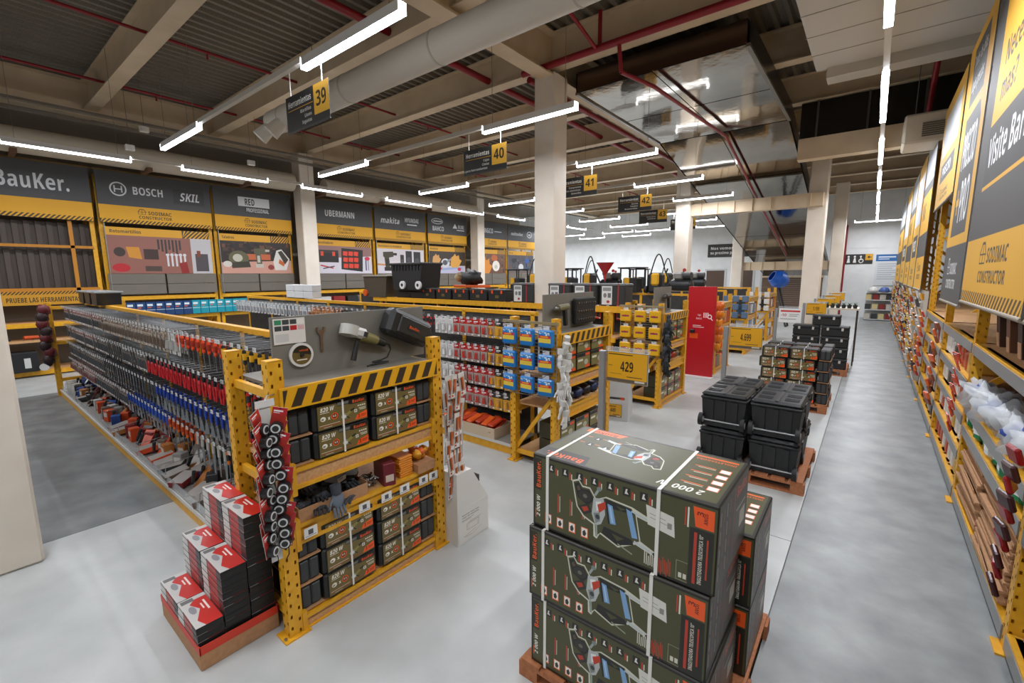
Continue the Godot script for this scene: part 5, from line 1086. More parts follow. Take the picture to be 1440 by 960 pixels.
	for i in 26:
		var zb := -6.0 - i * 0.52
		if (zb < -6.85 and zb > -8.0) or (zb < -14.7 and zb > -15.9): continue
		var b := thing("boxed_tool", ["black boxed power tool on the far wall rack shelf", "white boxed power tool on the far wall rack shelf", "red boxed power tool on the far wall rack shelf"][i % 3], "carton", Vector3(-14.6, 1.21, -6.0 - i * 0.52), 0, "boxed tools on the far wall rack")
		mi("carton", cached("wbx%d" % (i % 3), func(): return MB.new(mt(["262626", "c4c4c0", "8d2420"][i % 3], 0.5)).cbox(Vector3(0, 0.15, 0), Vector3(0.3, 0.3, 0.42), 0.01).mesh()), b)
	# try-out bench goods
	for i in 2:
		var b := thing("bench_tool", ["black cordless tool lying on the try-out bench", "orange cordless tool lying on the try-out bench"][i], "tool", Vector3(-14.65, 0.825, -0.7 - i * 0.45), 0.3)
		mi("tool_body", MB.new(mt(["222222", "c8501c"][i], 0.45)).tube([Vector3(0, 0.05, -0.12), Vector3(0, 0.06, 0.03), Vector3(0, 0.06, 0.12)], 0.04, 8).mesh(), b); mi("tool_grip", MB.new(mt("1c1c1c", 0.5)).box(Vector3(0, 0.02, -0.08), Vector3(0.05, 0.05, 0.12)).mesh(), b)
	var jb := thing("jobsite_box", "black jobsite box with white print under the try-out bench", "tool box", Vector3(-14.6, 0.14, -0.9))
	mi("box_body", MB.new(mt("1b1c1e", 0.5)).cbox(Vector3(0, 0.22, 0), Vector3(0.4, 0.44, 0.6), 0.02).mesh(), jb); mi("white_print", MB.new(mt("c9c9c6", 0.5)).box(Vector3(0.201, 0.2, -0.12), Vector3(0.003, 0.22, 0.1)).mesh(), jb); mi("wheel", MB.new(mt("b0b0ae", 0.5)).cyl(Vector3(0.2, 0.08, -0.36), Vector3(0.24, 0.08, -0.36), 0.08, 0.08, 14).mesh(), jb)
	var fl := thing("red_strip_goods", "dark red packages on a strip at the far end frame", "package strip", Vector3(-11.75, 1.72, -1.12))
	for k in 8: mi("package", cached("rstr%d" % (k % 2), func(): return MB.new(mt(["5a1418", "2a1414"][k % 2], 0.5)).blob(Vector3.ZERO, Vector3(0.07, 0.1, 0.09), k, 0.2, 8, 6).mesh()), fl, Vector3(0.02, -0.1 - k * 0.13, 0.02 * (k % 3)))
	for i in 3:
		var bn := thing("clear_bin", "translucent lidded bin on top of the far end of the first gondola", "bin", Vector3(-11.3 + i * 0.55, 1.74, -1.75), 0, "clear bins on the first gondola")
		mi("tub", cached("clb", func(): return MB.new(mt("2a2c2e", 0.4)).prism(PackedVector2Array([Vector2(-0.18, 0), Vector2(0.18, 0), Vector2(0.22, 0.2), Vector2(-0.22, 0.2)]), -0.16, 0.16).mesh()), bn); mi("lid", cached("cll", func(): return MB.new(mt("8d9598", 0.25)).cbox(Vector3(0, 0.21, 0), Vector3(0.48, 0.03, 0.38), 0.008).mesh()), bn)

func sign_print(n: String, lines: Array) -> Material:
	var p := PR.new(448, 192, C("22221f")); p.rect(300, 0, 148, 150, C("e0ab2c")); p.text(n, 318, 34, 76, C("2a2416"), 112)
	p.text("Herramientas", 20, 28, 34, C("e9e8e2"), 260); p.rect(20, 76, 270, 4, C("c9962a"))
	for i in lines.size(): p.text(lines[i], 285 - lines[i].length() * 15, 92 + i * 30, 18, C("dcdbd4"), lines[i].length() * 14.0)
	return p.mat(0.5)
func hanging_signs():
	var L := [["39", ["Martillos", "Llaves", "Seguetas"]], ["40", ["Cajas", "Cintas", "Bolsas para herramientas"]], ["41", ["Compresores", "Motores electricos", "Esmeriles"]], ["42", ["Sierras", "Taladros", "Rotomartillos"]], ["43", ["Generadores", "Soldadoras"]], ["44", ["Hidrolavadoras", "Aspiradoras"]]]
	for k in L.size():
		var z := -2.85 - 3.03 * k
		var xx := -5.23 if k < 4 else -5.9
		var o := thing("aisle_sign", "hanging aisle sign %s beside its yellow number square" % ["listing hammers and wrenches", "listing boxes and tool bags", "listing compressors and motors", "listing saws and drills", "listing generators and welders", "listing pressure washers and vacuums"][k], "sign", Vector3(xx, 3.9, z))
		mi("sign_sheet", MB.new(mt("22221f", 0.5)).box(Vector3(0, 0.2, 0), Vector3(0.95, 0.4, 0.008), Transform3D(), {"pz": sign_print(L[k][0], L[k][1])}).mesh(), o)
		for s in [-1, 1]: mi("hanging_rod", MB.new(mt("d8d8d6", 0.4)).cyl(Vector3(s * 0.35, 0.4, 0), Vector3(s * 0.35, 0.66, 0), 0.006, 0.006, 5).mesh(), o)
		mi("bottom_bar", MB.new(mt("3a3a38", 0.5)).box(Vector3(0, 0, 0), Vector3(0.96, 0.02, 0.016)).mesh(), o)

func right_banner(i: int) -> Material:
	var p := PR.new(384, 512, C("4b4a48"))
	match i % 4:
		0:
			p.poly([[70, 0], [384, 0], [384, 300], [60, 330]], C("dba424")); p.stripes(70, 0, 300, 40, 24, C("4b4a48"), 1.0); p.text("Necesita algo", 100, 130, 34, C("3a3122"), 250); p.text("mas?", 100, 180, 34, C("3a3122"), 100)
			p.rect(60, 240, 324, 90, C("3d3c3a")); p.text("Visite Barraca", 74, 260, 44, C("e4e6e8"), 290); p.rect(60, 330, 324, 6, C("dba424"))
			p.rect(0, 410, 384, 102, C("dba424")); p.stripes(0, 492, 384, 20, 16, C("4a3a1c"), 1.0); logo(p, 120, 420, 0.85, C("3a2f14"))
		1:
			p.rect(0, 0, 384, 400, C("dba424")); p.rect(90, 20, 220, 110, C("4b4a48")); p.text("Todos los dias", 104, 36, 24, C("dfe2e4"), 190); p.text("bajos precios", 104, 80, 24, C("dfe2e4"), 180)
			p.poly([[80, 150], [300, 150], [330, 180], [330, 380], [60, 380]], C("4b4a48")); p.text("PRECIO", 90, 180, 70, C("e4e6e8"), 220); p.rect(90, 306, 50, 14, C("dba424")); p.rect(108, 288, 14, 50, C("dba424")); p.text("PRO", 150, 275, 80, C("e4e6e8"), 160)
			logo(p, 90, 425, 0.9, C("d9dbdc"))
		2: p.rect(0, 0, 384, 512, C("d8a636")); p.rect(40, 60, 300, 200, C("c9ccd0")); p.rect(60, 300, 260, 90, C("4b4a48")); p.text("PRECIO", 90, 320, 44, C("e4e6e8"), 180); logo(p, 100, 430, 0.8, C("3a2f14"))
		3: p.rect(0, 0, 384, 150, C("a9acb0")); p.rect(0, 180, 384, 140, C("dba424")); p.text("MAS", 60, 210, 60, C("3a3122"), 140); p.rect(0, 400, 384, 112, C("dba424")); logo(p, 100, 420, 0.85, C("3a2f14"))
	return p.mat(0.6)
func right_rack():
	var ups := [-1.4, -3.65, -5.9, -8.15, -10.4, -12.65, -14.9, -17.15, -19.4, -21.65, -23.9, -26.0]
	for i in ups.size():
		var u := thing("rack_upright", "tall yellow perforated upright frame of the long rack along the main aisle", "rack frame", Vector3(0.82, 0, ups[i]), 0, "upright frames of the long rack")
		mi("upright", upright_mesh(4.8), u); mi("upright", upright_mesh(4.8), u, Vector3(0.9, 0, 0))
		for k in 5: mi("brace", cached("rbr%d" % (k % 2), func(): return MB.new(yel_m).box(Vector3.ZERO, Vector3(1.1, 0.05, 0.03), xf(Vector3.ZERO, 0, 0, 0.75 if k % 2 else -0.75)).mesh()), u, Vector3(0.45, 0.6 + k * 0.9, 0))
		mi("base_plate", cached("rbp", func(): return MB.new(yel_m).box(Vector3(-0.01, 0.006, 0), Vector3(0.14, 0.012, 0.16)).mesh()), u)
	var bm := func(L: float):
		return cached("rrb%.2f" % L, func():
			var m := MB.new(mt("8d8f8e", 0.4, 0.3)); m.box(Vector3(0, 0, 0), Vector3(0.03, 0.09, L)); m.use(yel_m).box(Vector3(0.02, 0.052, 0), Vector3(0.06, 0.016, L)); m.use(wood).box(Vector3(0.45, 0.05, 0), Vector3(0.86, 0.02, L)); return m.mesh())
	for i in ups.size() - 1:
		var za: float = ups[i] - 0.05; var zb: float = ups[i + 1] + 0.05; var L := za - zb; var zc := (za + zb) / 2
		var lv: Array = [0.08, 0.74, 0.95, 1.5] if i < 2 else [0.08, 0.45, 0.8, 1.14, 1.5]
		for y in lv: tag(mi("rack_shelf", bm.call(L), null, Vector3(0.79, y, zc)), "%s wooden shelf of %s bay in the long rack" % [["lowest", "second", "third", "fourth", "fifth"][lv.find(y)], ["the plain price banner", "the roof logo banner", "the price panel banner", "the bare upright", "the short banner", "a far"][mini(i, 5)]], "shelf", "shelves of the long rack")
		# goods per bay
		if i >= 2:
			var cols: Array = [["7a2a22", "8d8a84", "3a2f2a", "b8b0a4"], ["c4862a", "c8c4bc", "3c3a36", "8a3a24"], ["d8d4cc", "c49a3c", "5a4a3a", "b04a24"]][i % 3]
			for y in lv:
				if y > 1.4: continue
				var n := int(L / 0.24)
				for k in n:
					var h := rng.randf_range(0.16, 0.26)
					var b := thing("packed_good", "small packed good standing in a row on the long rack shelf", "package", Vector3(0.93, y + 0.062, zb + 0.12 + k * 0.24), 0, "small packed goods on the long rack")
					var ci := rng.randi() % 4
					mi("pack", cached("pkg%s%d" % [cols[ci], int(h * 40)], func(): return MB.new(mt(cols[ci], 0.45)).cbox(Vector3(0, h / 2, 0), Vector3(0.22, h, 0.17), 0.02).mesh()), b)
			# strips of hanging goods on the upright
			var hue: Array = [["b8382a", "d8742a"], ["d89a24", "c8c0b4"], ["3a3a38", "d8a030"], ["8a4a2a", "d8622a"]][i % 4]
			for k in (13 if i > 2 else 0):
				var s := thing("strip_pack", "bright packet on a hanging strip at an upright of the long rack", "packet", Vector3(0.72 - 0.02 * (k % 2), 1.5 - k * 0.085, ups[i] + 0.03 * (k % 3) - 0.03), rng.randf_range(-0.3, 0.3), "strip packets along the long rack")
				mi("packet", cached("stp%s" % hue[k % 2], func(): return MB.new(mt(hue[k % 2], 0.35)).cbox(Vector3.ZERO, Vector3(0.03, 0.1, 0.12), 0.008, xf(Vector3.ZERO, 0, 0, 0.35)).mesh()), s)
			var pal: Array = [["d8a02c", "c8c4bc", "3a3836", "c8642a", "8a2a24"], ["e0dcd4", "d89a24", "b8b4ac", "5a5a58", "c87a2a"], ["c08a2c", "e0dcd4", "a83a24", "4a4a48", "d8b040"]][i % 3]
			for c in (3 if i > 3 else 0):
				tag(mi("clip_strip", cached("cstrip", func(): return MB.new(mt("c9c6be", 0.4)).box(Vector3(0.004, -0.75, 0), Vector3(0.054, 1.6, 0.03)).mesh()), null, Vector3(0.752, 1.83, ups[i] - 0.35 - c * 0.62)), "pale plastic clip strip hung before the shelves of the long rack", "strip", "clip strips along the long rack")
			for k in (33 if i > 3 else 0):
				var kk: String = pal[rng.randi() % 5]
				var sz := rng.randi() % 2
				var s := thing("hung_packet", "small packet hung in a dense strip before the shelves of the long rack", "packet", Vector3(0.73 - rng.randf_range(0, 0.05), 1.78 - (k % 11) * 0.14, ups[i] - 0.35 - (k / 11) * 0.62 + rng.randf_range(-0.06, 0.06)), -PI / 2 + rng.randf_range(-0.7, 0.7), "dense packet strips along the long rack")
				mi("packet", cached("hpk%s%d" % [kk, sz], func(): return MB.new(mt(kk, 0.35)).cbox(Vector3.ZERO, [Vector3(0.1, 0.15, 0.014), Vector3(0.07, 0.11, 0.03)][sz], 0.003, xf(Vector3.ZERO, 0, 0.3)).mesh()), s)
				mi("label_print", cached("hpl%d" % sz, func(): return MB.new(mt(["d8d4cc", "2a2a2c"][sz], 0.4)).box(Vector3(0, 0.02, 0.5 * [0.014, 0.03][sz] + 0.001), Vector3(0.06, 0.04, 0.001), xf(Vector3.ZERO, 0, 0.3)).mesh()), s)
	# banners
	for q in [[0, -6.28, -3.9, 1.92, 4.8, "charcoal and yellow hanging banner with a roof logo and striped hem"], [1, -8.0, -6.4, 1.86, 4.8, "yellow hanging banner with two dark price panels"], [2, -10.4, -8.15, 3.2, 4.75, "short yellow banner with a pale panel over the bare yellow upright"], [3, -13.2, -11.3, 1.88, 4.75, "grey and yellow hanging banner beyond the bare upright"], [2, -15.4, -13.4, 1.88, 4.7, "yellow hanging banner with dark price strip farther along the rack"], [3, -17.6, -15.6, 1.88, 4.7, "grey topped hanging banner farther along the rack"], [2, -20.5, -17.8, 1.9, 4.7, "yellow hanging banner near the far end of the rack"], [3, -24.5, -20.8, 1.9, 4.7, "last grey and yellow banner before the end wall"], [1, -3.8, -1.5, 1.92, 4.8, "yellow price banner next to the roof logo banner"]]:
		var o := thing("rack_banner", q[5], "banner", Vector3(0.7, q[3], (q[1] + q[2]) / 2))
		var hh: float = q[4] - q[3]; var L: float = q[2] - q[1]
		mi("banner_sheet", MB.new(mt("5a5856", 0.6)).box(Vector3(0, hh / 2, 0), Vector3(0.012, hh, L), Transform3D(Basis(Vector3.UP, PI), Vector3.ZERO), {"px": cached("rbn%d" % q[0], func(): return right_banner(q[0]))}).mesh(), o)
		mi("hem_bar", MB.new(mt("8a8070", 0.5)).cyl(Vector3(0, 0, -L / 2), Vector3(0, 0, L / 2), 0.018, 0.018, 8).mesh(), o)
		for e in [-0.5, 0.5]: mi("arm", MB.new(mt("8a8070", 0.5)).box(Vector3(0.05, hh - 0.03, e * L), Vector3(0.1, 0.02, 0.02)).mesh(), o)
		mi("top_bar", MB.new(mt("8a8070", 0.5)).cyl(Vector3(0.03, hh, -L / 2), Vector3(0.03, hh, L / 2), 0.02, 0.02, 8).mesh(), o)
	# nearest bays: boards, bags, packets, flattened cardboard
	for k in 11:
		var b := thing("wooden_plank", "dark brown plank leaning upright on the top shelf beneath the roof logo banner", "plank", Vector3(0.96 + (k % 2) * 0.05, 1.565, -5.72 + k * 0.19), 0, "planks on the top shelf of the near bay")
		mi("plank", cached("plk%d" % (k % 3), func(): return MB.new(mt(["4a3022", "3a261c", "6b4630"][k % 3], 0.6)).box(Vector3(0, 0.2, 0), Vector3(0.1, 0.42 + 0.05 * (k % 3), 0.13), xf(Vector3.ZERO, 0, 0, 0.1)).mesh()), b)
		mi("pale_end", cached("ple", func(): return MB.new(mt("b98d6a", 0.7)).box(Vector3(-0.052, 0.06, 0), Vector3(0.004, 0.12, 0.1), xf(Vector3.ZERO, 0, 0, 0.1)).mesh()), b)
	for k in 8:
		var b := thing("plastic_bag", ["clear crinkled plastic bag with white filling on the near rack shelf", "clear plastic bag with blue cloth inside on the near rack shelf"][int(k % 3 == 0)], "bag", Vector3(0.86 + rng.randf_range(-0.03, 0.08), 1.11, -5.65 + k * 0.235), rng.randf() * 6.0, "plastic bags on the near rack shelf")
		mi("filling", cached("bgf%d" % (k % 3), func(): return MB.new(mt(["23408a", "b9bdc2", "8d949c"][k % 3], 0.6)).blob(Vector3(0, 0.03, 0), Vector3(0.085, 0.075, 0.1), k, 0.35, 16, 10).mesh()), b)
		mi("film", cached("bgw%d" % (k % 3), func(): return MB.new(clear("e4e8ea", 0.42, 0.32)).blob(Vector3(-0.01, 0.03, 0), Vector3(0.12, 0.1, 0.13), k + 4, 0.42, 22, 14).mesh()), b)
	for k in 9:
		var gg := k % 3 != 1
		var b := thing("detergent_pouch", "green pouch standing on the low shelf of the near rack" if gg else "white pouch standing on the low shelf of the near rack", "pouch", Vector3(0.82 + 0.02 * (k % 2), 0.80, -5.7 + k * 0.22), 0.2 * (k % 3), "green pouches on the near rack" if gg else "white pouches on the near rack")
		mi("pouch", cached("pch%d" % int(gg), func(): return MB.new(mt("1f7a4a" if gg else "c9ccca", 0.3)).cbox(Vector3(0, 0.07, 0), Vector3(0.07, 0.14, 0.13), 0.03).mesh()), b)
		mi("pouch_label", cached("pcl", func(): return MB.new(mt("e0e4e2", 0.35)).box(Vector3(-0.036, 0.08, 0), Vector3(0.002, 0.04, 0.07)).mesh()), b)
	for k in 44:
		var lay := k % 22
		var b := thing("flattened_carton", "flattened brown carton, %s of the pile under the %s" % [["bottom part", "lower middle", "upper middle", "top part"][lay / 6], ["price panel banner", "roof logo banner"][k / 22]], "cardboard", Vector3(0.97 + rng.randf_range(-0.015, 0.02) + (0.03 if lay % 7 > 4 else 0.0), 0.153 + lay * 0.023 - (0.0 if k < 22 else 0.001 * lay), -5.3 + (k / 22) * 1.0 + rng.randf_range(-0.02, 0.02)), rng.randf_range(-0.03, 0.03), "flattened cartons on the near rack")
		mi("sheet", cached("flc%d" % (k % 3), func(): return MB.new(kraft).box(Vector3.ZERO, Vector3([0.36, 0.34, 0.37][k % 3], 0.017, [0.9, 0.86, 0.92][k % 3])).mesh()), b)
		if lay % 5 == 4: mi("folded_flap", cached("flf", func(): return MB.new(kraft).box(Vector3(-0.19, -0.02, 0), Vector3(0.006, 0.05, 0.5), xf(Vector3.ZERO, 0, 0, 0.2)).mesh()), b)
	for k in 11:
		var b := thing("red_blister", "red and orange card on the strip hanging at the near rack upright", "package", Vector3(0.70 - 0.015 * (k % 2), 1.48 - k * 0.075, -5.95 + 0.04 * (k % 2)), -PI / 2 + rng.randf_range(-0.3, 0.3), "red cards on the near rack strip")
		mi("card", cached("rbc%d" % (k % 2), func(): return MB.new(mt("c8401c", 0.4)).box(Vector3(0, 0, 0), Vector3(0.11, 0.1, 0.01), xf(Vector3.ZERO, 0, 0.3), {"pz": card_mat("rr%d" % (k % 2), ["d8441c", "b8281c"][k % 2], "d04a20", "f0e0d8")}).mesh()), b)
	for k in 10:
		var b := thing("red_blister", "dark red packet on the strip hanging at the edge of the cardboard pile", "package", Vector3(0.70 - 0.015 * (k % 2), 1.2 - k * 0.085, -3.6 + 0.05 * (k % 2)), -PI / 2 + rng.randf_range(-0.4, 0.4), "dark red packets on the second strip")
		mi("card", cached("rbd%d" % (k % 2), func(): return MB.new(mt(["8a1418", "3a1416"][k % 2], 0.3)).cbox(Vector3.ZERO, Vector3(0.12, 0.1, 0.03), 0.01, xf(Vector3.ZERO, 0, 0.3)).mesh()), b)

func chest_stack(kind: int, called: String, label: String, group: String, at: Vector3, turn := 0.0):
	var o := thing(called, label, "tool chest", at, turn, group)
	match kind:
		0: # low tool box with orange latches
			mi("box_body", cached("c0b", func(): return MB.new(mt("1c1d1d", 0.5)).cbox(Vector3(0, 0.11, 0), Vector3(0.5, 0.22, 0.26), 0.02).mesh()), o); mi("lid", cached("c0l", func(): return MB.new(mt("3a3c3c", 0.4)).cbox(Vector3(0, 0.235, 0), Vector3(0.51, 0.05, 0.27), 0.015).mesh()), o)
			for s in [-1, 1]: mi("latch", cached("c0h", func(): return MB.new(mt("e8521c", 0.4)).cbox(Vector3(0, 0.2, 0.135), Vector3(0.045, 0.07, 0.015), 0.003).mesh()), o, Vector3(s * 0.13, 0, 0))
			mi("badge", cached("c0d", func(): return MB.new(mt("6b5a2e", 0.4)).box(Vector3(0, 0.1, 0.131), Vector3(0.1, 0.06, 0.003)).mesh()), o)
		1: # tall modular case with white leaflet and red strap
			mi("case_body", cached("c1b", func(): return MB.new(mt("2d2f2f", 0.5)).cbox(Vector3(0, 0.18, 0), Vector3(0.5, 0.36, 0.34), 0.025).mesh()), o); mi("lid", cached("c1l", func(): return MB.new(mt("5a5c5c", 0.45)).cbox(Vector3(0, 0.375, 0), Vector3(0.51, 0.05, 0.35), 0.015).mesh()), o)
			mi("leaflet", cached("c1p", func():
				var p := PR.new(96, 160, C("d4d4d0")); p.rect(10, 12, 76, 30, C("8a8a88")); p.oval(30, 80, 16, 20, C("7a7a7a")); p.rect(56, 60, 30, 40, C("6a6a6c")); p.oval(60, 134, 14, 12, C("a82a34"))
				return MB.new(mt("d4d4d0", 0.5)).box(Vector3(-0.1, 0.19, 0.172), Vector3(0.2, 0.33, 0.003), Transform3D(), {"pz": p.mat(0.4)}).mesh()), o)
			mi("red_strap", cached("c1s", func(): return MB.new(mt("a82a28", 0.5)).box(Vector3(0.12, 0.2, 0.173), Vector3(0.02, 0.4, 0.004)).mesh()), o)
		2: # flat black case
			mi("case_body", cached("c2b", func(): return MB.new(mt("1f2020", 0.5)).cbox(Vector3(0, 0.09, 0), Vector3(0.56, 0.18, 0.36), 0.02).mesh()), o); mi("lid", cached("c2l", func(): return MB.new(mt("3c3e3e", 0.4)).cbox(Vector3(0, 0.2, 0), Vector3(0.57, 0.05, 0.37), 0.015).mesh()), o); mi("handle", cached("c2h", func(): return MB.new(mt("161616", 0.5)).tube([Vector3(-0.1, 0.2, 0.17), Vector3(-0.1, 0.32, 0.17), Vector3(0.1, 0.32, 0.17), Vector3(0.1, 0.2, 0.17)], 0.012, 6).mesh()), o)
		3: # big black wheeled bin
			mi("tub", cached("c3b", func():
				var m := MB.new(mt("1d1f20", 0.5)); m.prism(PackedVector2Array([Vector2(-0.5, 0), Vector2(0.5, 0), Vector2(0.6, 0.62), Vector2(-0.6, 0.62)]), -0.32, 0.32); m.cbox(Vector3(0, 0.64, 0), Vector3(1.26, 0.06, 0.72), 0.015)
				for k in 9: m.box(Vector3(-0.48 + k * 0.12, 0.55, 0.325), Vector3(0.03, 0.14, 0.03))
				return m.mesh()), o)
			for s in [-0.1, 0.5]: mi("wheel", cached("c3w", func():
				var m := MB.new(mt("d8d8d6", 0.4)); m.cyl(Vector3(0, 0.12, 0.33), Vector3(0, 0.12, 0.38), 0.1, 0.1, 18); m.use(mt("2a2a2a", 0.5)).cyl(Vector3(0, 0.12, 0.37), Vector3(0, 0.12, 0.385), 0.04, 0.04, 12); return m.mesh()), o, Vector3(s, 0, 0))
		4: # smoky bin
			mi("tub", cached("c4b", func(): return MB.new(mt("4a4238", 0.3)).prism(PackedVector2Array([Vector2(-0.45, 0), Vector2(0.45, 0), Vector2(0.52, 0.55), Vector2(-0.52, 0.55)]), -0.3, 0.3).mesh()), o); mi("rim", cached("c4r", func(): return MB.new(mt("8d877a", 0.35)).cbox(Vector3(0, 0.56, 0), Vector3(1.1, 0.04, 0.66), 0.01).mesh()), o); mi("orange_wheel", cached("c4w", func(): return MB.new(mt("c8521c", 0.4)).cyl(Vector3(-0.42, 0.1, 0.3), Vector3(-0.42, 0.1, 0.34), 0.09, 0.09, 14).mesh()), o)
	return o
func machine(k: int, at: Vector3):
	var kd := (k * 5 + 1) % 3
	var o := thing("shop_machine", ["yellow and black pressure washer with a hose loop on the fourth gondola", "black tank compressor with a red gauge on the fourth gondola", "black framed generator under a flat cover on the fourth gondola"][kd], "machine", at, rng.randf_range(-0.3, 0.3), "machines on the fourth gondola")
	match kd:
		0:
			mi("body", cached("mch0", func():
				var m := MB.new(mt("1e1f20", 0.5)); m.cbox(Vector3(0, 0.25, 0), Vector3(0.36, 0.5, 0.3), 0.06); m.use(mt("d8a21c", 0.45)); m.cbox(Vector3(0.02, 0.34, 0.13), Vector3(0.2, 0.3, 0.12), 0.04); return m.mesh()), o)
			mi("hose", cached("mcho", func():
				var a := []
				for t in 13: a.append(Vector3(-0.12 + 0.03 * t, 0.5 + 0.45 * sin(t * PI / 12.0), 0.05))
				return MB.new(mt("1a1a1a", 0.5)).tube(a, 0.016, 7).mesh()), o)
			for s in [-1, 1]: mi("wheel", cached("mcw", func(): return MB.new(mt("151515", 0.6)).cyl(Vector3(-0.03, 0.09, 0.12), Vector3(0.03, 0.09, 0.12), 0.09, 0.09, 14).mesh()), o, Vector3(s * 0.2, 0, 0))
		1:
			mi("tank", cached("mct", func():
				var m := MB.new(mt("202122", 0.4)); m.lathe([Vector2(0, -0.28), Vector2(0.1, -0.27), Vector2(0.14, -0.22), Vector2(0.14, 0.22), Vector2(0.1, 0.27), Vector2(0, 0.28)], 14, xf(Vector3(0, 0.2, 0), 0, 0, PI / 2)); m.use(mt("8a8a86", 0.4, 0.5)).cbox(Vector3(-0.06, 0.42, 0), Vector3(0.24, 0.18, 0.18), 0.04); return m.mesh()), o)
			mi("motor", cached("mcm", func(): return MB.new(mt("2c2d2e", 0.5)).cyl(Vector3(0.06, 0.42, 0), Vector3(0.24, 0.42, 0), 0.09, 0.09, 12).mesh()), o)
			mi("gauge", cached("mcg", func(): return MB.new(mt("a82a24", 0.4)).cyl(Vector3(0.1, 0.56, 0.08), Vector3(0.1, 0.56, 0.1), 0.04, 0.04, 12).mesh()), o)
			mi("handle", cached("mchd", func(): return MB.new(mt("2a2b2c", 0.4)).tube([Vector3(-0.26, 0.2, 0), Vector3(-0.4, 0.5, 0), Vector3(-0.36, 0.6, 0)], 0.02, 6).mesh()), o)
		2:
			mi("frame", cached("mcf", func():
				var m := MB.new(mt("232425", 0.5))
				for x in [-0.24, 0.24]: m.tube([Vector3(x, 0, 0.18), Vector3(x, 0.62, 0.18), Vector3(x, 0.62, -0.18), Vector3(x, 0, -0.18)], 0.02, 6)
				m.cbox(Vector3(0, 0.2, 0), Vector3(0.4, 0.36, 0.3), 0.03); return m.mesh()), o)
			mi("flat_cover", cached("mcc", func(): return MB.new(mt("1f1f20", 0.5)).cbox(Vector3(0, 0.63, 0), Vector3(0.62, 0.03, 0.46), 0.008).mesh()), o)
			mi("control_panel", cached("mcp", func(): return MB.new(mt("c8981c", 0.45)).cbox(Vector3(-0.06, 0.28, 0.16), Vector3(0.16, 0.2, 0.04), 0.01).mesh()), o)

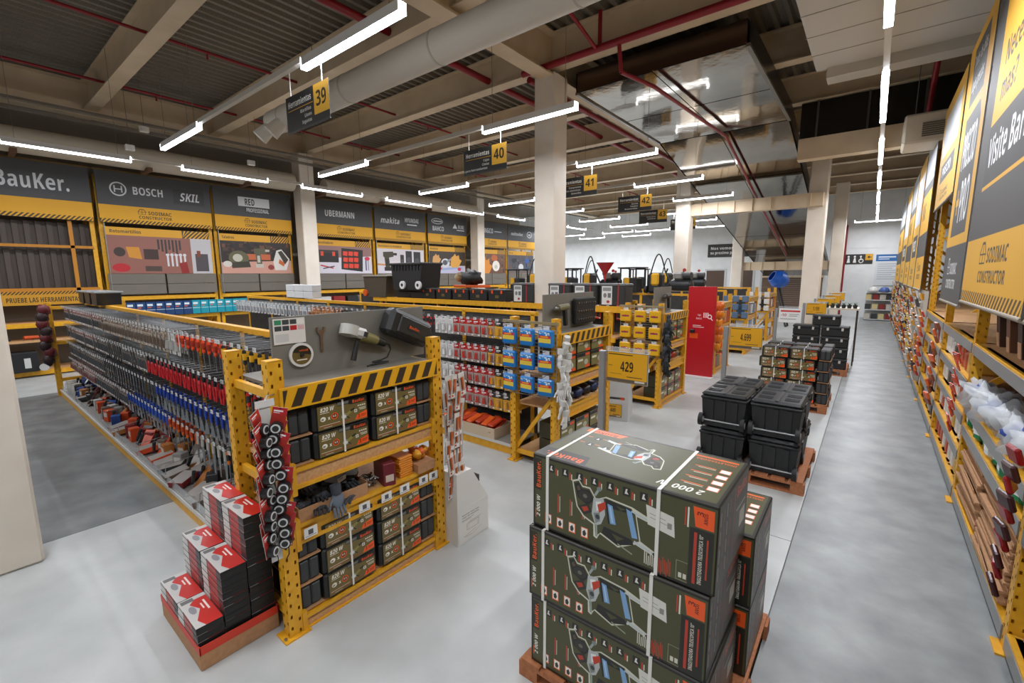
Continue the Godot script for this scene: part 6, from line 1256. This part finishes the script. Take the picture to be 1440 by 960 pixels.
func more_goods():
	# shelves and goods over the third gondola
	var sh := thing("gondola_top_shelf", "yellow beamed shelf on top of the third gondola loaded with tool chests", "shelf", Vector3(-7.0, 1.62, -7.82))
	mi("board", MB.new(wood).box(Vector3.ZERO, Vector3(7.3, 0.03, 0.9)).mesh(), sh); mi("front_beam", MB.new(yel_m).box(Vector3(0, -0.03, 0.47), Vector3(7.3, 0.11, 0.04)).mesh(), sh); mi("back_beam", MB.new(yel_m).box(Vector3(0, -0.03, -0.47), Vector3(7.3, 0.11, 0.04)).mesh(), sh)
	for i in 4: mi("bracket", MB.new(yel_m).box(Vector3(-3.4 + i * 2.27, -0.4, 0.42), Vector3(0.05, 0.8, 0.06)).mesh(), sh)
	for i in 5: chest_stack(0, "latch_tool_box", "black tool box with two orange latches on the third gondola top shelf", "orange latch tool boxes", Vector3(-6.3 - i * 0.56, 1.64, -7.55))
	for i in 3: chest_stack(1, "modular_case", "tall dark modular case with white leaflet and red strap on the third gondola top", "modular cases near the endcap", Vector3(-3.62 - i * 0.56, 1.64, -7.6))
	chest_stack(1, "modular_case", "tall dark modular case beside the orange latch boxes", "", Vector3(-5.6, 1.64, -7.55))
	for i in 6: chest_stack(2, "flat_case", "flat black case with raised handle on the shelf below the orange latch boxes", "flat cases on the third gondola", Vector3(-5.6 - i * 0.6, 1.14, -7.3))
	var fs := thing("gondola_shelf", "yellow fronted shelf under the flat black cases of the third gondola", "shelf", Vector3(-7.0, 1.12, -7.4))
	mi("board", MB.new(wood).box(Vector3.ZERO, Vector3(7.3, 0.03, 0.7)).mesh(), fs); mi("front_beam", MB.new(yel_m).box(Vector3(0, -0.03, 0.36), Vector3(7.3, 0.08, 0.03)).mesh(), fs)
	chest_stack(3, "wheeled_bin", "big black wheeled bin with white wheels standing on flat chests", "", Vector3(-9.15, 1.85, -7.6))
	for i in 2: chest_stack(2, "flat_case", "flat black chest under the big wheeled bin", "flat chests under the wheeled bin", Vector3(-8.9 - i * 0.58, 1.64, -7.6))
	chest_stack(4, "smoky_bin", "smoky brown wheeled bin with an orange wheel beside the black bin", "", Vector3(-10.5, 1.64, -7.6))
	for i in 6:
		var wb := thing("white_carton_block", "white shrink-wrapped carton stacked beside the smoky bin", "carton", Vector3(-9.0 - (i % 3) * 0.37, 1.75 + (i / 3) * 0.14, -4.75), 0, "white cartons on the second gondola")
		mi("carton", cached("wcb", func(): return MB.new(mt("d8dadb", 0.35)).cbox(Vector3(0, 0.07, 0), Vector3(0.36, 0.135, 0.2), 0.008).mesh()), wb)
	var mtb := thing("metal_test_block", "grey metal sign plate standing on the second gondola rail", "plate", Vector3(-9.6, 1.73, -4.7))
	mi("plate", MB.new(mt("8d8a84", 0.4, 0.3)).box(Vector3(0, 0.1, 0), Vector3(0.7, 0.2, 0.02)).mesh(), mtb)
	var eng := thing("engine_display", "black engine with orange base on the wall side of the third gondola", "engine", Vector3(-7.3, 1.92, -7.7))
	mi("base", MB.new(mt("d0561c", 0.45)).cbox(Vector3(0, 0.03, 0), Vector3(0.8, 0.06, 0.4), 0.01).mesh(), eng); mi("engine_block", MB.new(mt("22221f", 0.5)).blob(Vector3(0, 0.22, 0), Vector3(0.3, 0.18, 0.18), 5, 0.25, 14, 10).mesh(), eng); mi("air_filter", MB.new(mt("a8906a", 0.5)).cyl(Vector3(-0.4, 0.2, 0.05), Vector3(-0.3, 0.28, 0.05), 0.1, 0.1, 12).mesh(), eng)
	for i in 9: machine(i, Vector3(-3.6 - i * 0.62, 1.737, -11.08))
	for i in 6: machine(i, Vector3(-4.2 - i * 0.9, 1.737, -14.25))
	var fn := thing("funnel", "red plastic funnel standing by the machines on the fourth gondola", "funnel", Vector3(-5.35, 2.3, -10.55))
	mi("cone", MB.new(mt("b8282c", 0.4)).lathe([Vector2(0.02, -0.3), Vector2(0.03, -0.1), Vector2(0.22, 0.2), Vector2(0.24, 0.2)], 14).mesh(), fn); mi("stand", MB.new(mt("2a2a2a", 0.5)).cyl(Vector3(0, -0.55, 0), Vector3(0, -0.25, 0), 0.05, 0.03, 8).mesh(), fn)
	# second endcap: side mesh with sponge packs, white gloves, cases
	for e in 2:
		var zn: float = [-4.05, -7.17][e]
		var ms := thing("wire_mesh_panel", ["grey wire mesh panel on the side of the second endcap", "grey wire mesh panel on the side of the third endcap"][e], "mesh panel", Vector3(-2.95, 0, zn + 0.02))
		var mm := MB.new(mt("b0aea6", 0.35, 0.6))
		for k in 22: mm.cyl(Vector3(-0.36, 0.85 + k * 0.038, 0), Vector3(0.36, 0.85 + k * 0.038, 0), 0.0035, 0.0035, 4, false)
		for k in 5: mm.cyl(Vector3(-0.36 + k * 0.18, 0.83, 0.004), Vector3(-0.36 + k * 0.18, 1.68, 0.004), 0.004, 0.004, 4, false)
		mi("mesh_grid", mm.mesh(), ms); mi("top_rail", MB.new(mt("a89a78", 0.4, 0.5)).box(Vector3(0, 1.68, 0), Vector3(0.76, 0.03, 0.02)).mesh(), ms)
		for r in 3:
			for c in 3:
				var pk := thing(["sponge_pack", "cloth_pack"][e], ["blue and yellow sponge pack hung on the side mesh of the second endcap", "yellow cloth pack hung on the side mesh of the third endcap"][e], "package", Vector3(-3.2 + c * 0.25, 1.62 - r * 0.27, zn + 0.06), rng.randf_range(-0.12, 0.12), ["blue sponge packs", "yellow cloth packs"][e])
				mi("pack", cached("spk%d" % e, func():
					var p := PR.new(128, 144, C("1f6fb0") if e == 0 else C("dca81e"))
					if e == 0: p.rect(0, 40, 128, 30, C("c8344a")); p.rect(0, 66, 128, 44, C("dcc24a")); p.speck(20, 3, [C("d8e6f0"), C("2a86cc")], 10, 26, Rect2i(0, 0, 128, 40)); p.rect(20, 46, 80, 12, C("e8a020"))
					else: p.rect(14, 60, 100, 26, C("8a4a5a")); p.poly([[20, 70], [60, 54], [110, 74], [60, 88]], C("b0283a")); p.rect(20, 74, 60, 8, C("2a3a6a"))
					return MB.new(mt("2a7cc0" if e == 0 else "dca81e", 0.35)).cbox(Vector3(0, -0.1, 0), Vector3(0.19, 0.19, 0.06), 0.015, Transform3D(), {"pz": p.mat(0.3)}).mesh()), pk)
				mi("header_card", cached("sph%d" % e, func(): return MB.new(mt("d8dadb", 0.4)).box(Vector3(0, 0.012, 0), Vector3(0.08, 0.05, 0.004)).mesh()), pk)
				mi("hook", cached("sphk", func(): return MB.new(mt("b7b9ba", 0.25, 0.9)).cyl(Vector3(0, 0.03, -0.05), Vector3(0, 0.03, 0.08), 0.004, 0.004, 5).mesh()), pk)
		for k in 14:
			var gl := thing("hung_glove", ["white dotted glove in the cluster hanging at the second endcap upright", "black glove in the cluster hanging at the third endcap upright"][e], "glove", Vector3(-2.53 + 0.03 * (k % 2), 1.5 - k * 0.062, zn - 0.02 + 0.06 * ((k % 3) - 1)), rng.randf() * 6, ["white gloves at the second endcap", "black gloves at the third endcap"][e])
			glove(gl, ["d8d8d4", "24282a"][e]); gl.rotation.z = -1.4 + rng.randf_range(-0.25, 0.25)
		display_board(["grey display board with a drill and an open socket set on the second endcap", "small grey display board with a drill on the third endcap"][e], Vector3(-2.87, 1.56, zn - 0.7), [1.15, 0.8][e], 0.42)
		var dr := thing("cordless_drill", ["olive cordless drill on the display board of the second endcap", "black cordless drill on the display board of the third endcap"][e], "drill", Vector3(-2.84, 1.8, zn - [0.42, 0.75][e]), PI / 2)
		mi("barrel", MB.new(mt(["6c6744", "2a2a28"][e], 0.45)).cyl(Vector3(-0.1, 0.02, 0.04), Vector3(0.12, 0.03, 0.04), 0.04, 0.036, 12).mesh(), dr); mi("chuck", MB.new(mt("8d8d8a", 0.3, 0.7)).cyl(Vector3(-0.1, 0.02, 0.04), Vector3(-0.17, 0.02, 0.04), 0.028, 0.018, 10).mesh(), dr); mi("grip", MB.new(mt("232321", 0.5)).box(Vector3(0.05, -0.1, 0.04), Vector3(0.045, 0.2, 0.04), xf(Vector3.ZERO, 0, 0, 0.15)).mesh(), dr)
		if e == 0:
			var sk := thing("socket_set", "open black socket set case fixed on the second endcap display board", "tool case", Vector3(-2.84, 1.6, zn - 0.95), PI / 2)
			mi("tray", MB.new(mt("1d1d1c", 0.5)).cbox(Vector3(0, 0.16, 0.03), Vector3(0.5, 0.32, 0.06), 0.015).mesh(), sk)
			for k in 24: mi("socket", cached("skt", func(): return MB.new(mt("9a9c9e", 0.25, 0.9)).cyl(Vector3(0, 0, 0.055), Vector3(0, 0, 0.075), 0.012, 0.012, 8).mesh()), sk, Vector3(-0.2 + (k % 8) * 0.057, 0.06 + (k / 8) * 0.1, 0))
		for s in 2:
			for l in 2:
				for c in 3:
					var bx := thing("narrow_carton", ["olive narrow carton on a shelf of the second endcap", "olive and red carton on a shelf of the third endcap"][e], "carton", Vector3(-2.78, [0.11, 1.09][s] + l * 0.2, zn - 0.3 - c * 0.34), 0, ["narrow cartons on the second endcap", "cartons on the third endcap"][e])
					mi("carton", cached("nrc%d" % e, func():
						var p := PR.new(160, 96, C("7a7240")); p.rect(0, 0, 160, 22, C("1e1c16")); p.rect(100, 4, 56, 16, C("e2561c") if e == 0 else C("b8281c")); p.rect(10, 36, 60, 14, C("e0dccc")); p.oval(110, 60, 24, 18, C("b8b49c")); p.rect(100, 78, 60, 18, C("e2561c") if e == 0 else C("b8281c"))
						return MB.new(mt("3a361f", 0.45)).cbox(Vector3(0, 0.098, 0), Vector3(0.3, 0.19, 0.31), 0.004, Transform3D(), {"px": p.mat(0.4)}).mesh()), bx)
		for c in 5:
			var hl := thing("shelf_bundle", ["blue and black helmet-like bundle on the middle shelf of the second endcap", "olive packet on the middle shelf of the third endcap"][e], "goods", Vector3(-2.76, 0.78, zn - 0.25 - c * 0.2), 0, ["bundles on the second endcap", "packets on the third endcap"][e])
			mi("bundle", cached("bnd%d%d" % [e, c % 2], func(): return MB.new(mt([["1c2f5a", "232323"], ["6c6744", "a83024"]][e][c % 2], 0.4)).blob(Vector3.ZERO, Vector3(0.11, 0.075, 0.085), c, 0.15, 10, 7).mesh()), hl)
	# tray of orange packets on the base of the second gondola
	var bt := thing("orange_goods_tray", "white cardboard tray of orange packets on the base of the second gondola", "tray", Vector3(-4.1, 0.13, -4.35))
	for s in [-1, 1]:
		mi("tray_side", MB.new(mt("c9b59a", 0.6)).box(Vector3(0, 0.07, s * 0.19), Vector3(1.0, 0.14, 0.008)).mesh(), bt); mi("tray_end", MB.new(mt("c9b59a", 0.6)).box(Vector3(s * 0.5, 0.07, 0), Vector3(0.008, 0.14, 0.38)).mesh(), bt)
	mi("tray_bottom", MB.new(mt("c9b59a", 0.6)).box(Vector3(0, 0.005, 0), Vector3(1.0, 0.01, 0.38)).mesh(), bt)
	for i in 24:
		var op := thing("orange_packet", "orange printed packet heaped in the white tray", "packet", Vector3(-4.5 + (i % 8) * 0.115, 0.235 + (i / 8) * 0.035, -4.35 + rng.randf_range(-0.09, 0.1)), rng.randf_range(-0.4, 0.4), "orange packets in the white tray")
		mi("packet", cached("opk%d" % (i % 2), func(): return MB.new(mt(["d8591c", "b83a1c"][i % 2], 0.4)).cbox(Vector3.ZERO, Vector3(0.1, 0.035, 0.22), 0.012, xf(Vector3.ZERO, 0, 0.25)).mesh()), op)
	# goods on the base of the first gondola
	var bcol := ["c8481c", "6a5a4c", "8d8a86", "7a2220", "22468c", "2a2a2a", "b8b4ac", "a8682c"]
	var bname := ["orange", "brown", "grey", "dark red", "blue", "black", "white", "tan"]
	for i in 110:
		var x := -3.75 - i * 0.0725
		var ci := rng.randi() % 8
		var kd := rng.randi() % 3
		var b := thing("base_shelf_good", bname[ci] + [" flat box lying on the base shelf of the first gondola", " carded tool leaning on the base shelf of the first gondola", " boxed set standing on the base shelf of the first gondola"][kd], "package", Vector3(x, 0.132, -1.33 - 0.11 * (i % 3) + rng.randf_range(-0.02, 0.02)), rng.randf_range(-0.6, 0.6), "goods on the base shelf of the first gondola")
		match kd:
			0: mi("box_body", cached("bs0%d" % ci, func(): return MB.new(mt(bcol[ci], 0.45)).cbox(Vector3(0, 0.035, 0), Vector3(0.16, 0.06, 0.22), 0.004, xf(Vector3(0, 0.02, 0), 0, 0.18), {"py": mt("9a948c", 0.3)}).mesh()), b)
			1: mi("card", cached("bs1%d" % ci, func(): return MB.new(mt(bcol[ci], 0.35)).cbox(Vector3(0, 0.12, 0), Vector3(0.13, 0.24, 0.016), 0.003, xf(Vector3.ZERO, 0, -0.55)).mesh()), b); mi("tool", cached("bs1t", func(): return MB.new(mt("3a3c3e", 0.3, 0.5)).cyl(Vector3(-0.03, 0.05, 0.02), Vector3(0.03, 0.19, 0.02), 0.014, 0.02, 7).mesh()), b); b.rotation.x = -0.1
			2: mi("box_body", cached("bs2%d" % ci, func(): return MB.new(mt(bcol[ci], 0.45)).cbox(Vector3(0, 0.085, 0), Vector3(0.11, 0.17, 0.1), 0.004).mesh()), b); mi("front_print", cached("bs2p", func(): return MB.new(mt("c4c2bc", 0.4)).box(Vector3(0, 0.1, 0.051), Vector3(0.08, 0.06, 0.002)).mesh()), b)
	var fe := thing("shelf_fence", "low clear plastic fence along the base shelf of the first gondola", "fence", Vector3(-7.5, 0.13, -1.2))
	mi("fence_pane", MB.new(clear("dfe8ea", 0.15)).box(Vector3(0, 0.05, 0), Vector3(8.2, 0.1, 0.005)).mesh(), fe)
	for i in 9: mi("wire_divider", cached("wdv", func(): return MB.new(mt("b7b9ba", 0.3, 0.8)).tube([Vector3(0, 0, 0), Vector3(0, 0.16, -0.02), Vector3(0, 0.2, -0.4), Vector3(0, 0, -0.45)], 0.004, 4).mesh()), fe, Vector3(-3.9 + i * 0.98, 0, -0.01))
	# small floor display with price between second and third endcaps
	var fd := thing("floor_display", "low white floor display of black and orange sets with a yellow price", "display", Vector3(-2.98, 0, -6.35), 0.25)
	mi("display_body", MB.new(mt("c9cbcc", 0.45)).prism(PackedVector2Array([Vector2(-0.2, 0), Vector2(0.2, 0), Vector2(0.2, 0.62), Vector2(0.02, 0.62), Vector2(-0.2, 0.3)]), -0.22, 0.22, xf(Vector3.ZERO, -PI / 2)).mesh(), fd)
	mi("price_card", MB.new(mt("d9a01c", 0.4)).box(Vector3(0, 0.16, 0.212), Vector3(0.26, 0.2, 0.006), Transform3D(), {"pz": price_sign("449", 160, 120, "fd")}).mesh(), fd)
	for i in 6: mi("boxed_set", cached("fds", func():
		var m := MB.new(mt("20211f", 0.45)); m.box(Vector3.ZERO, Vector3(0.34, 0.035, 0.12)); m.use(mt("e0561c", 0.4)); m.box(Vector3(-0.13, 0, 0.062), Vector3(0.05, 0.037, 0.004)); m.box(Vector3(0.13, 0, 0.062), Vector3(0.05, 0.037, 0.004)); return m.mesh()), fd, Vector3(0, 0.35 + i * 0.04, 0.14 - i * 0.022))
	# red search panel
	var tp := thing("red_totem", "tall red panel with a search symbol standing before the fourth endcap", "panel", Vector3(-2.78, 0, -9.95))
	var rp := PR.new(192, 640, C("b5121f")); rp.text("Aqui", 70, 190, 14, C("e8d8d8"), 30); rp.text("buscas", 60, 214, 14, C("e8d8d8"), 46)
	for k in 4: rp.rect(112 + k * 10, 180, 5, 36, C("f0e8e8"))
	rp.oval(156, 208, 16, 16, C("f0e8e8")); rp.oval(156, 208, 10, 10, C("b5121f")); rp.line(166, 220, 178, 234, 6, C("f0e8e8")); rp.rect(40, 270, 60, 5, C("e0c8c8")); rp.rect(40, 282, 80, 5, C("e0c8c8")); rp.rect(20, 330, 60, 36, C("e2561c"))
	mi("panel", MB.new(mt("a8121c", 0.4)).cbox(Vector3(0, 0.98, 0), Vector3(0.56, 1.92, 0.06), 0.005, Transform3D(), {"pz": rp.mat(0.35)}).mesh(), tp); mi("scanner", MB.new(mt("1c1c1c", 0.4)).cbox(Vector3(-0.16, 1.0, 0.05), Vector3(0.09, 0.07, 0.06), 0.01).mesh(), tp); mi("foot", MB.new(mt("d8d8d6", 0.4)).box(Vector3(0, 0.02, 0.05), Vector3(0.6, 0.04, 0.3)).mesh(), tp)
	# orange bags on the fourth endcap, filler goods on far endcaps
	for k in 12:
		var ob := thing("orange_bag", "orange glossy bag in the hanging cluster of the fourth endcap", "bag", Vector3(-2.52, 1.5 - (k / 2) * 0.17, -10.42 + 0.09 * (k % 2)), rng.randf() * 6, "orange bags on the fourth endcap")
		mi("bag", cached("obg%d" % (k % 3), func(): return MB.new(mt(["e07818", "d8641a", "e8901c"][k % 3], 0.3)).blob(Vector3.ZERO, Vector3(0.07, 0.11, 0.08), k, 0.22, 10, 7).mesh()), ob)
	for e in 3:
		var zn: float = [-10.45, -13.6, -16.8][e]
		for s in 3:
			for c in 5:
				var q := thing("endcap_carton", ["red and olive carton on the fourth endcap", "grey and white carton on the fifth endcap", "mixed small carton on the sixth endcap"][e], "carton", Vector3(-2.76, [0.11, 0.71, 1.09][s], zn - 0.2 - c * 0.22), 0, ["cartons on the fourth endcap", "cartons on the fifth endcap", "cartons on the sixth endcap"][e])
				mi("carton", cached("ecc%d%d" % [e, (c + s) % 3], func(): return MB.new(mt([["a83024", "6c6744", "c87a2a"], ["8d8f90", "c8c9c8", "4a6a8a"], ["b8622a", "d8d4cc", "3a3a3a"]][e][(c + s) % 3], 0.45)).cbox(Vector3(0, 0.13, 0), Vector3(0.28, 0.26, 0.2), 0.006).mesh()), q)
		for r in 3:
			for c in 3:
				var hp := thing("side_pack", ["small orange pack on the side of the fourth endcap", "silver and blue pack on the side of the fifth endcap", "white pack on the side of the sixth endcap"][e], "package", Vector3(-3.15 + c * 0.24, 1.6 - r * 0.22, zn + 0.04), 0, ["side packs of the fourth endcap", "side packs of the fifth endcap", "side packs of the sixth endcap"][e])
				mi("pack", cached("sdp%d" % e, func(): return MB.new(mt(["d86a24", "5a6f88", "d4d0c8"][e], 0.35)).cbox(Vector3(0, -0.08, 0), Vector3(0.16, 0.17, 0.05), 0.015).mesh()), hp)
	# end wall: restroom sign, blue notice, low shelf, farewell sign, doors, cement mixer
	var rs := PR.new(256, 96, C("2a2a28")); rs.rect(190, 0, 66, 60, C("d9a01c")); rs.poly([[206, 30], [226, 14], [226, 46]], C("2a2416")); rs.rect(224, 26, 20, 8, C("2a2416"))
	for k in 2: rs.oval(40 + k * 56, 24, 10, 10, C("e8e8e4")); rs.poly([[26 + k * 56, 84], [34 + k * 56, 36], [48 + k * 56, 36], [56 + k * 56, 84]], C("e8e8e4"))
	rs.oval(150, 24, 9, 9, C("e8e8e4")); rs.oval(154, 66, 22, 22, C("e8e8e4")); rs.oval(154, 66, 14, 14, C("2a2a28")); rs.line(150, 30, 152, 60, 8, C("e8e8e4"))
	var ws := thing("restroom_sign", "dark restroom sign with white figures and a yellow arrow on the end wall", "sign", Vector3(-0.68, 2.9, -28.85))
	mi("sign_plate", MB.new(mt("2a2a28", 0.5)).box(Vector3.ZERO, Vector3(1.15, 0.48, 0.03), Transform3D(), {"pz": rs.mat(0.5)}).mesh(), ws)
	var bn := PR.new(256, 320, C("d8dcde")); bn.rect(0, 0, 256, 70, C("2f6aa8")); bn.rect(20, 20, 140, 14, C("d8e2ea")); bn.rect(20, 44, 90, 8, C("d8e2ea"))
	for k in 8: bn.rect(20, 96 + k * 22, 200 - (k % 3) * 40, 6, C("9aa0a6"))
	var nb := thing("blue_notice", "white notice board with a blue heading on the end wall", "notice", Vector3(0.62, 2.35, -28.85)); mi("board", MB.new(mt("d8dcde", 0.5)).box(Vector3.ZERO, Vector3(1.2, 1.5, 0.03), Transform3D(), {"pz": bn.mat(0.5)}).mesh(), nb)
	var ls := thing("low_shelf", "low white shelf of mixed goods at the end of the main aisle", "shelf", Vector3(0.45, 0, -27.3))
	for y in [0.05, 0.5, 0.95, 1.3]: mi("shelf_board", MB.new(mt("d0d2d2", 0.5)).box(Vector3(0, y, 0), Vector3(1.3, 0.04, 0.5)).mesh(), ls)
	mi("back", MB.new(mt("c9cbcb", 0.5)).box(Vector3(0, 0.7, -0.25), Vector3(1.3, 1.4, 0.03)).mesh(), ls)
	for i in 15:
		var q := thing("shelf_good", "small boxed good on the low white shelf at the aisle end", "box", Vector3(-0.1 + (i % 5) * 0.26, [0.075, 0.525, 0.975][i / 5], -27.2), 0, "goods on the low white shelf")
		mi("box", cached("lsg%d" % (i % 4), func(): return MB.new(mt(["c9c4b8", "3a3a3a", "d8c890", "8a2a24"][i % 4], 0.5)).cbox(Vector3(0, 0.12, 0), Vector3(0.22, 0.24, 0.2), 0.01).mesh()), q)
	for i in 3:
		var q := thing("round_item", ["white helmet on top of the low shelf", "blue helmet on top of the low shelf", "grey helmet on top of the low shelf"][i], "helmet", Vector3(0.05 + i * 0.4, 1.33, -27.2)); mi("shell", MB.new(mt(["d8d8d4", "4a62a0", "8a8f98"][i], 0.4)).lathe([Vector2(0.2, 0), Vector2(0.19, 0.1), Vector2(0.13, 0.2), Vector2(0, 0.24)], 14).mesh(), q); mi("brim", MB.new(mt("55585a", 0.5)).cyl(Vector3.ZERO, Vector3(0, 0.015, 0), 0.22, 0.22, 14).mesh(), q)
	var fw := PR.new(320, 120, C("262624")); fw.text("Nos vemos en", 20, 24, 26, C("e8e8e4"), 240); fw.text("su proximo proyecto", 20, 66, 26, C("e8e8e4"), 280)
	var fs2 := thing("farewell_sign", "black farewell sign with white lettering over the exit doors", "sign", Vector3(-6.8, 3.55, -28.85)); mi("sign_plate", MB.new(mt("262624", 0.5)).box(Vector3.ZERO, Vector3(2.2, 0.75, 0.04), Transform3D(), {"pz": fw.mat(0.5)}).mesh(), fs2)
	for i in 3:
		var dd := thing("door_%d" % (i + 1), "", "door", Vector3(-7.4 + i * 1.5, 0, -28.86)); dd.remove_meta("label"); dd.remove_meta("category"); struct_(dd, "white framed exit door in the end wall")
		mi("door_frame", MB.new(mt("c8cac9", 0.5)).box(Vector3(0, 1.25, 0), Vector3(1.2, 2.5, 0.06)).mesh(), dd); mi("door_glass", MB.new(mt("5a4a40", 0.2)).box(Vector3(0, 1.25, 0.035), Vector3(1.0, 2.3, 0.01)).mesh(), dd)
		for y in [0.7, 1.4]: mi("rail", MB.new(mt("c8cac9", 0.5)).box(Vector3(0, y, 0.05), Vector3(1.0, 0.08, 0.03)).mesh(), dd)
	var cmx := thing("cement_mixer", "blue cement mixer drum raised behind the far endcaps", "cement mixer", Vector3(-3.1, 0, -22.0))
	mi("drum", MB.new(mt("1550a8", 0.35)).lathe([Vector2(0.0, -0.34), Vector2(0.2, -0.32), Vector2(0.36, -0.1), Vector2(0.36, 0.1), Vector2(0.23, 0.34), Vector2(0.2, 0.34), Vector2(0.3, 0.08), Vector2(0, 0)], 28, xf(Vector3(0, 1.95, 0), 0.6, 0, 1.1)).mesh(), cmx)
	mi("frame", MB.new(mt("2a2a2c", 0.5)).tube([Vector3(-0.4, 0, 0.3), Vector3(-0.1, 1.75, 0), Vector3(0.4, 0, 0.3), Vector3(0.4, 0, -0.3), Vector3(0.0, 1.75, 0), Vector3(-0.4, 0, -0.3)], 0.04, 6).mesh(), cmx)
	var dw := thing("roller_shutter", "closed brown roller shutter behind the blue cement mixer", "shutter", Vector3(-3.2, 0, -26.5))
	for k in 20: mi("slat", cached("rsl", func(): return MB.new(mt("6b5748", 0.5)).cbox(Vector3.ZERO, Vector3(2.6, 0.095, 0.03), 0.01).mesh()), dw, Vector3(0, 0.05 + k * 0.1, 0))
	mi("lintel", MB.new(cream_m).box(Vector3(0, 2.04, 0.02), Vector3(2.7, 0.08, 0.14)).mesh(), dw)
# ---------------------------------------------------------------- main
func _ready():
	rng.seed = 7
	var cam := Camera3D.new(); cam.name = "camera"; cam.position = Vector3(0, 2.2, 0); cam.fov = 74.19; cam.rotation = Vector3(deg_to_rad(-8.365), deg_to_rad(38.456), deg_to_rad(-0.32)); cam.near = 0.05; cam.far = 200.0
	add_child(cam)
	var env := Environment.new(); env.background_mode = Environment.BG_COLOR; env.background_color = Color.BLACK; env.tonemap_mode = Environment.TONE_MAPPER_LINEAR; env.tonemap_exposure = 1.25
	env.sdfgi_enabled = true; env.ssao_enabled = true; env.ssil_enabled = true
	var we := WorldEnvironment.new(); we.name = "world"; we.environment = env; add_child(we)
	make_mats()
	lights()
	shell()
	ramp()
	pipes()
	racks()
	banner_wall()
	floor_goods()
	endcap_goods()
	hanging_signs()
	right_rack()
	more_goods()
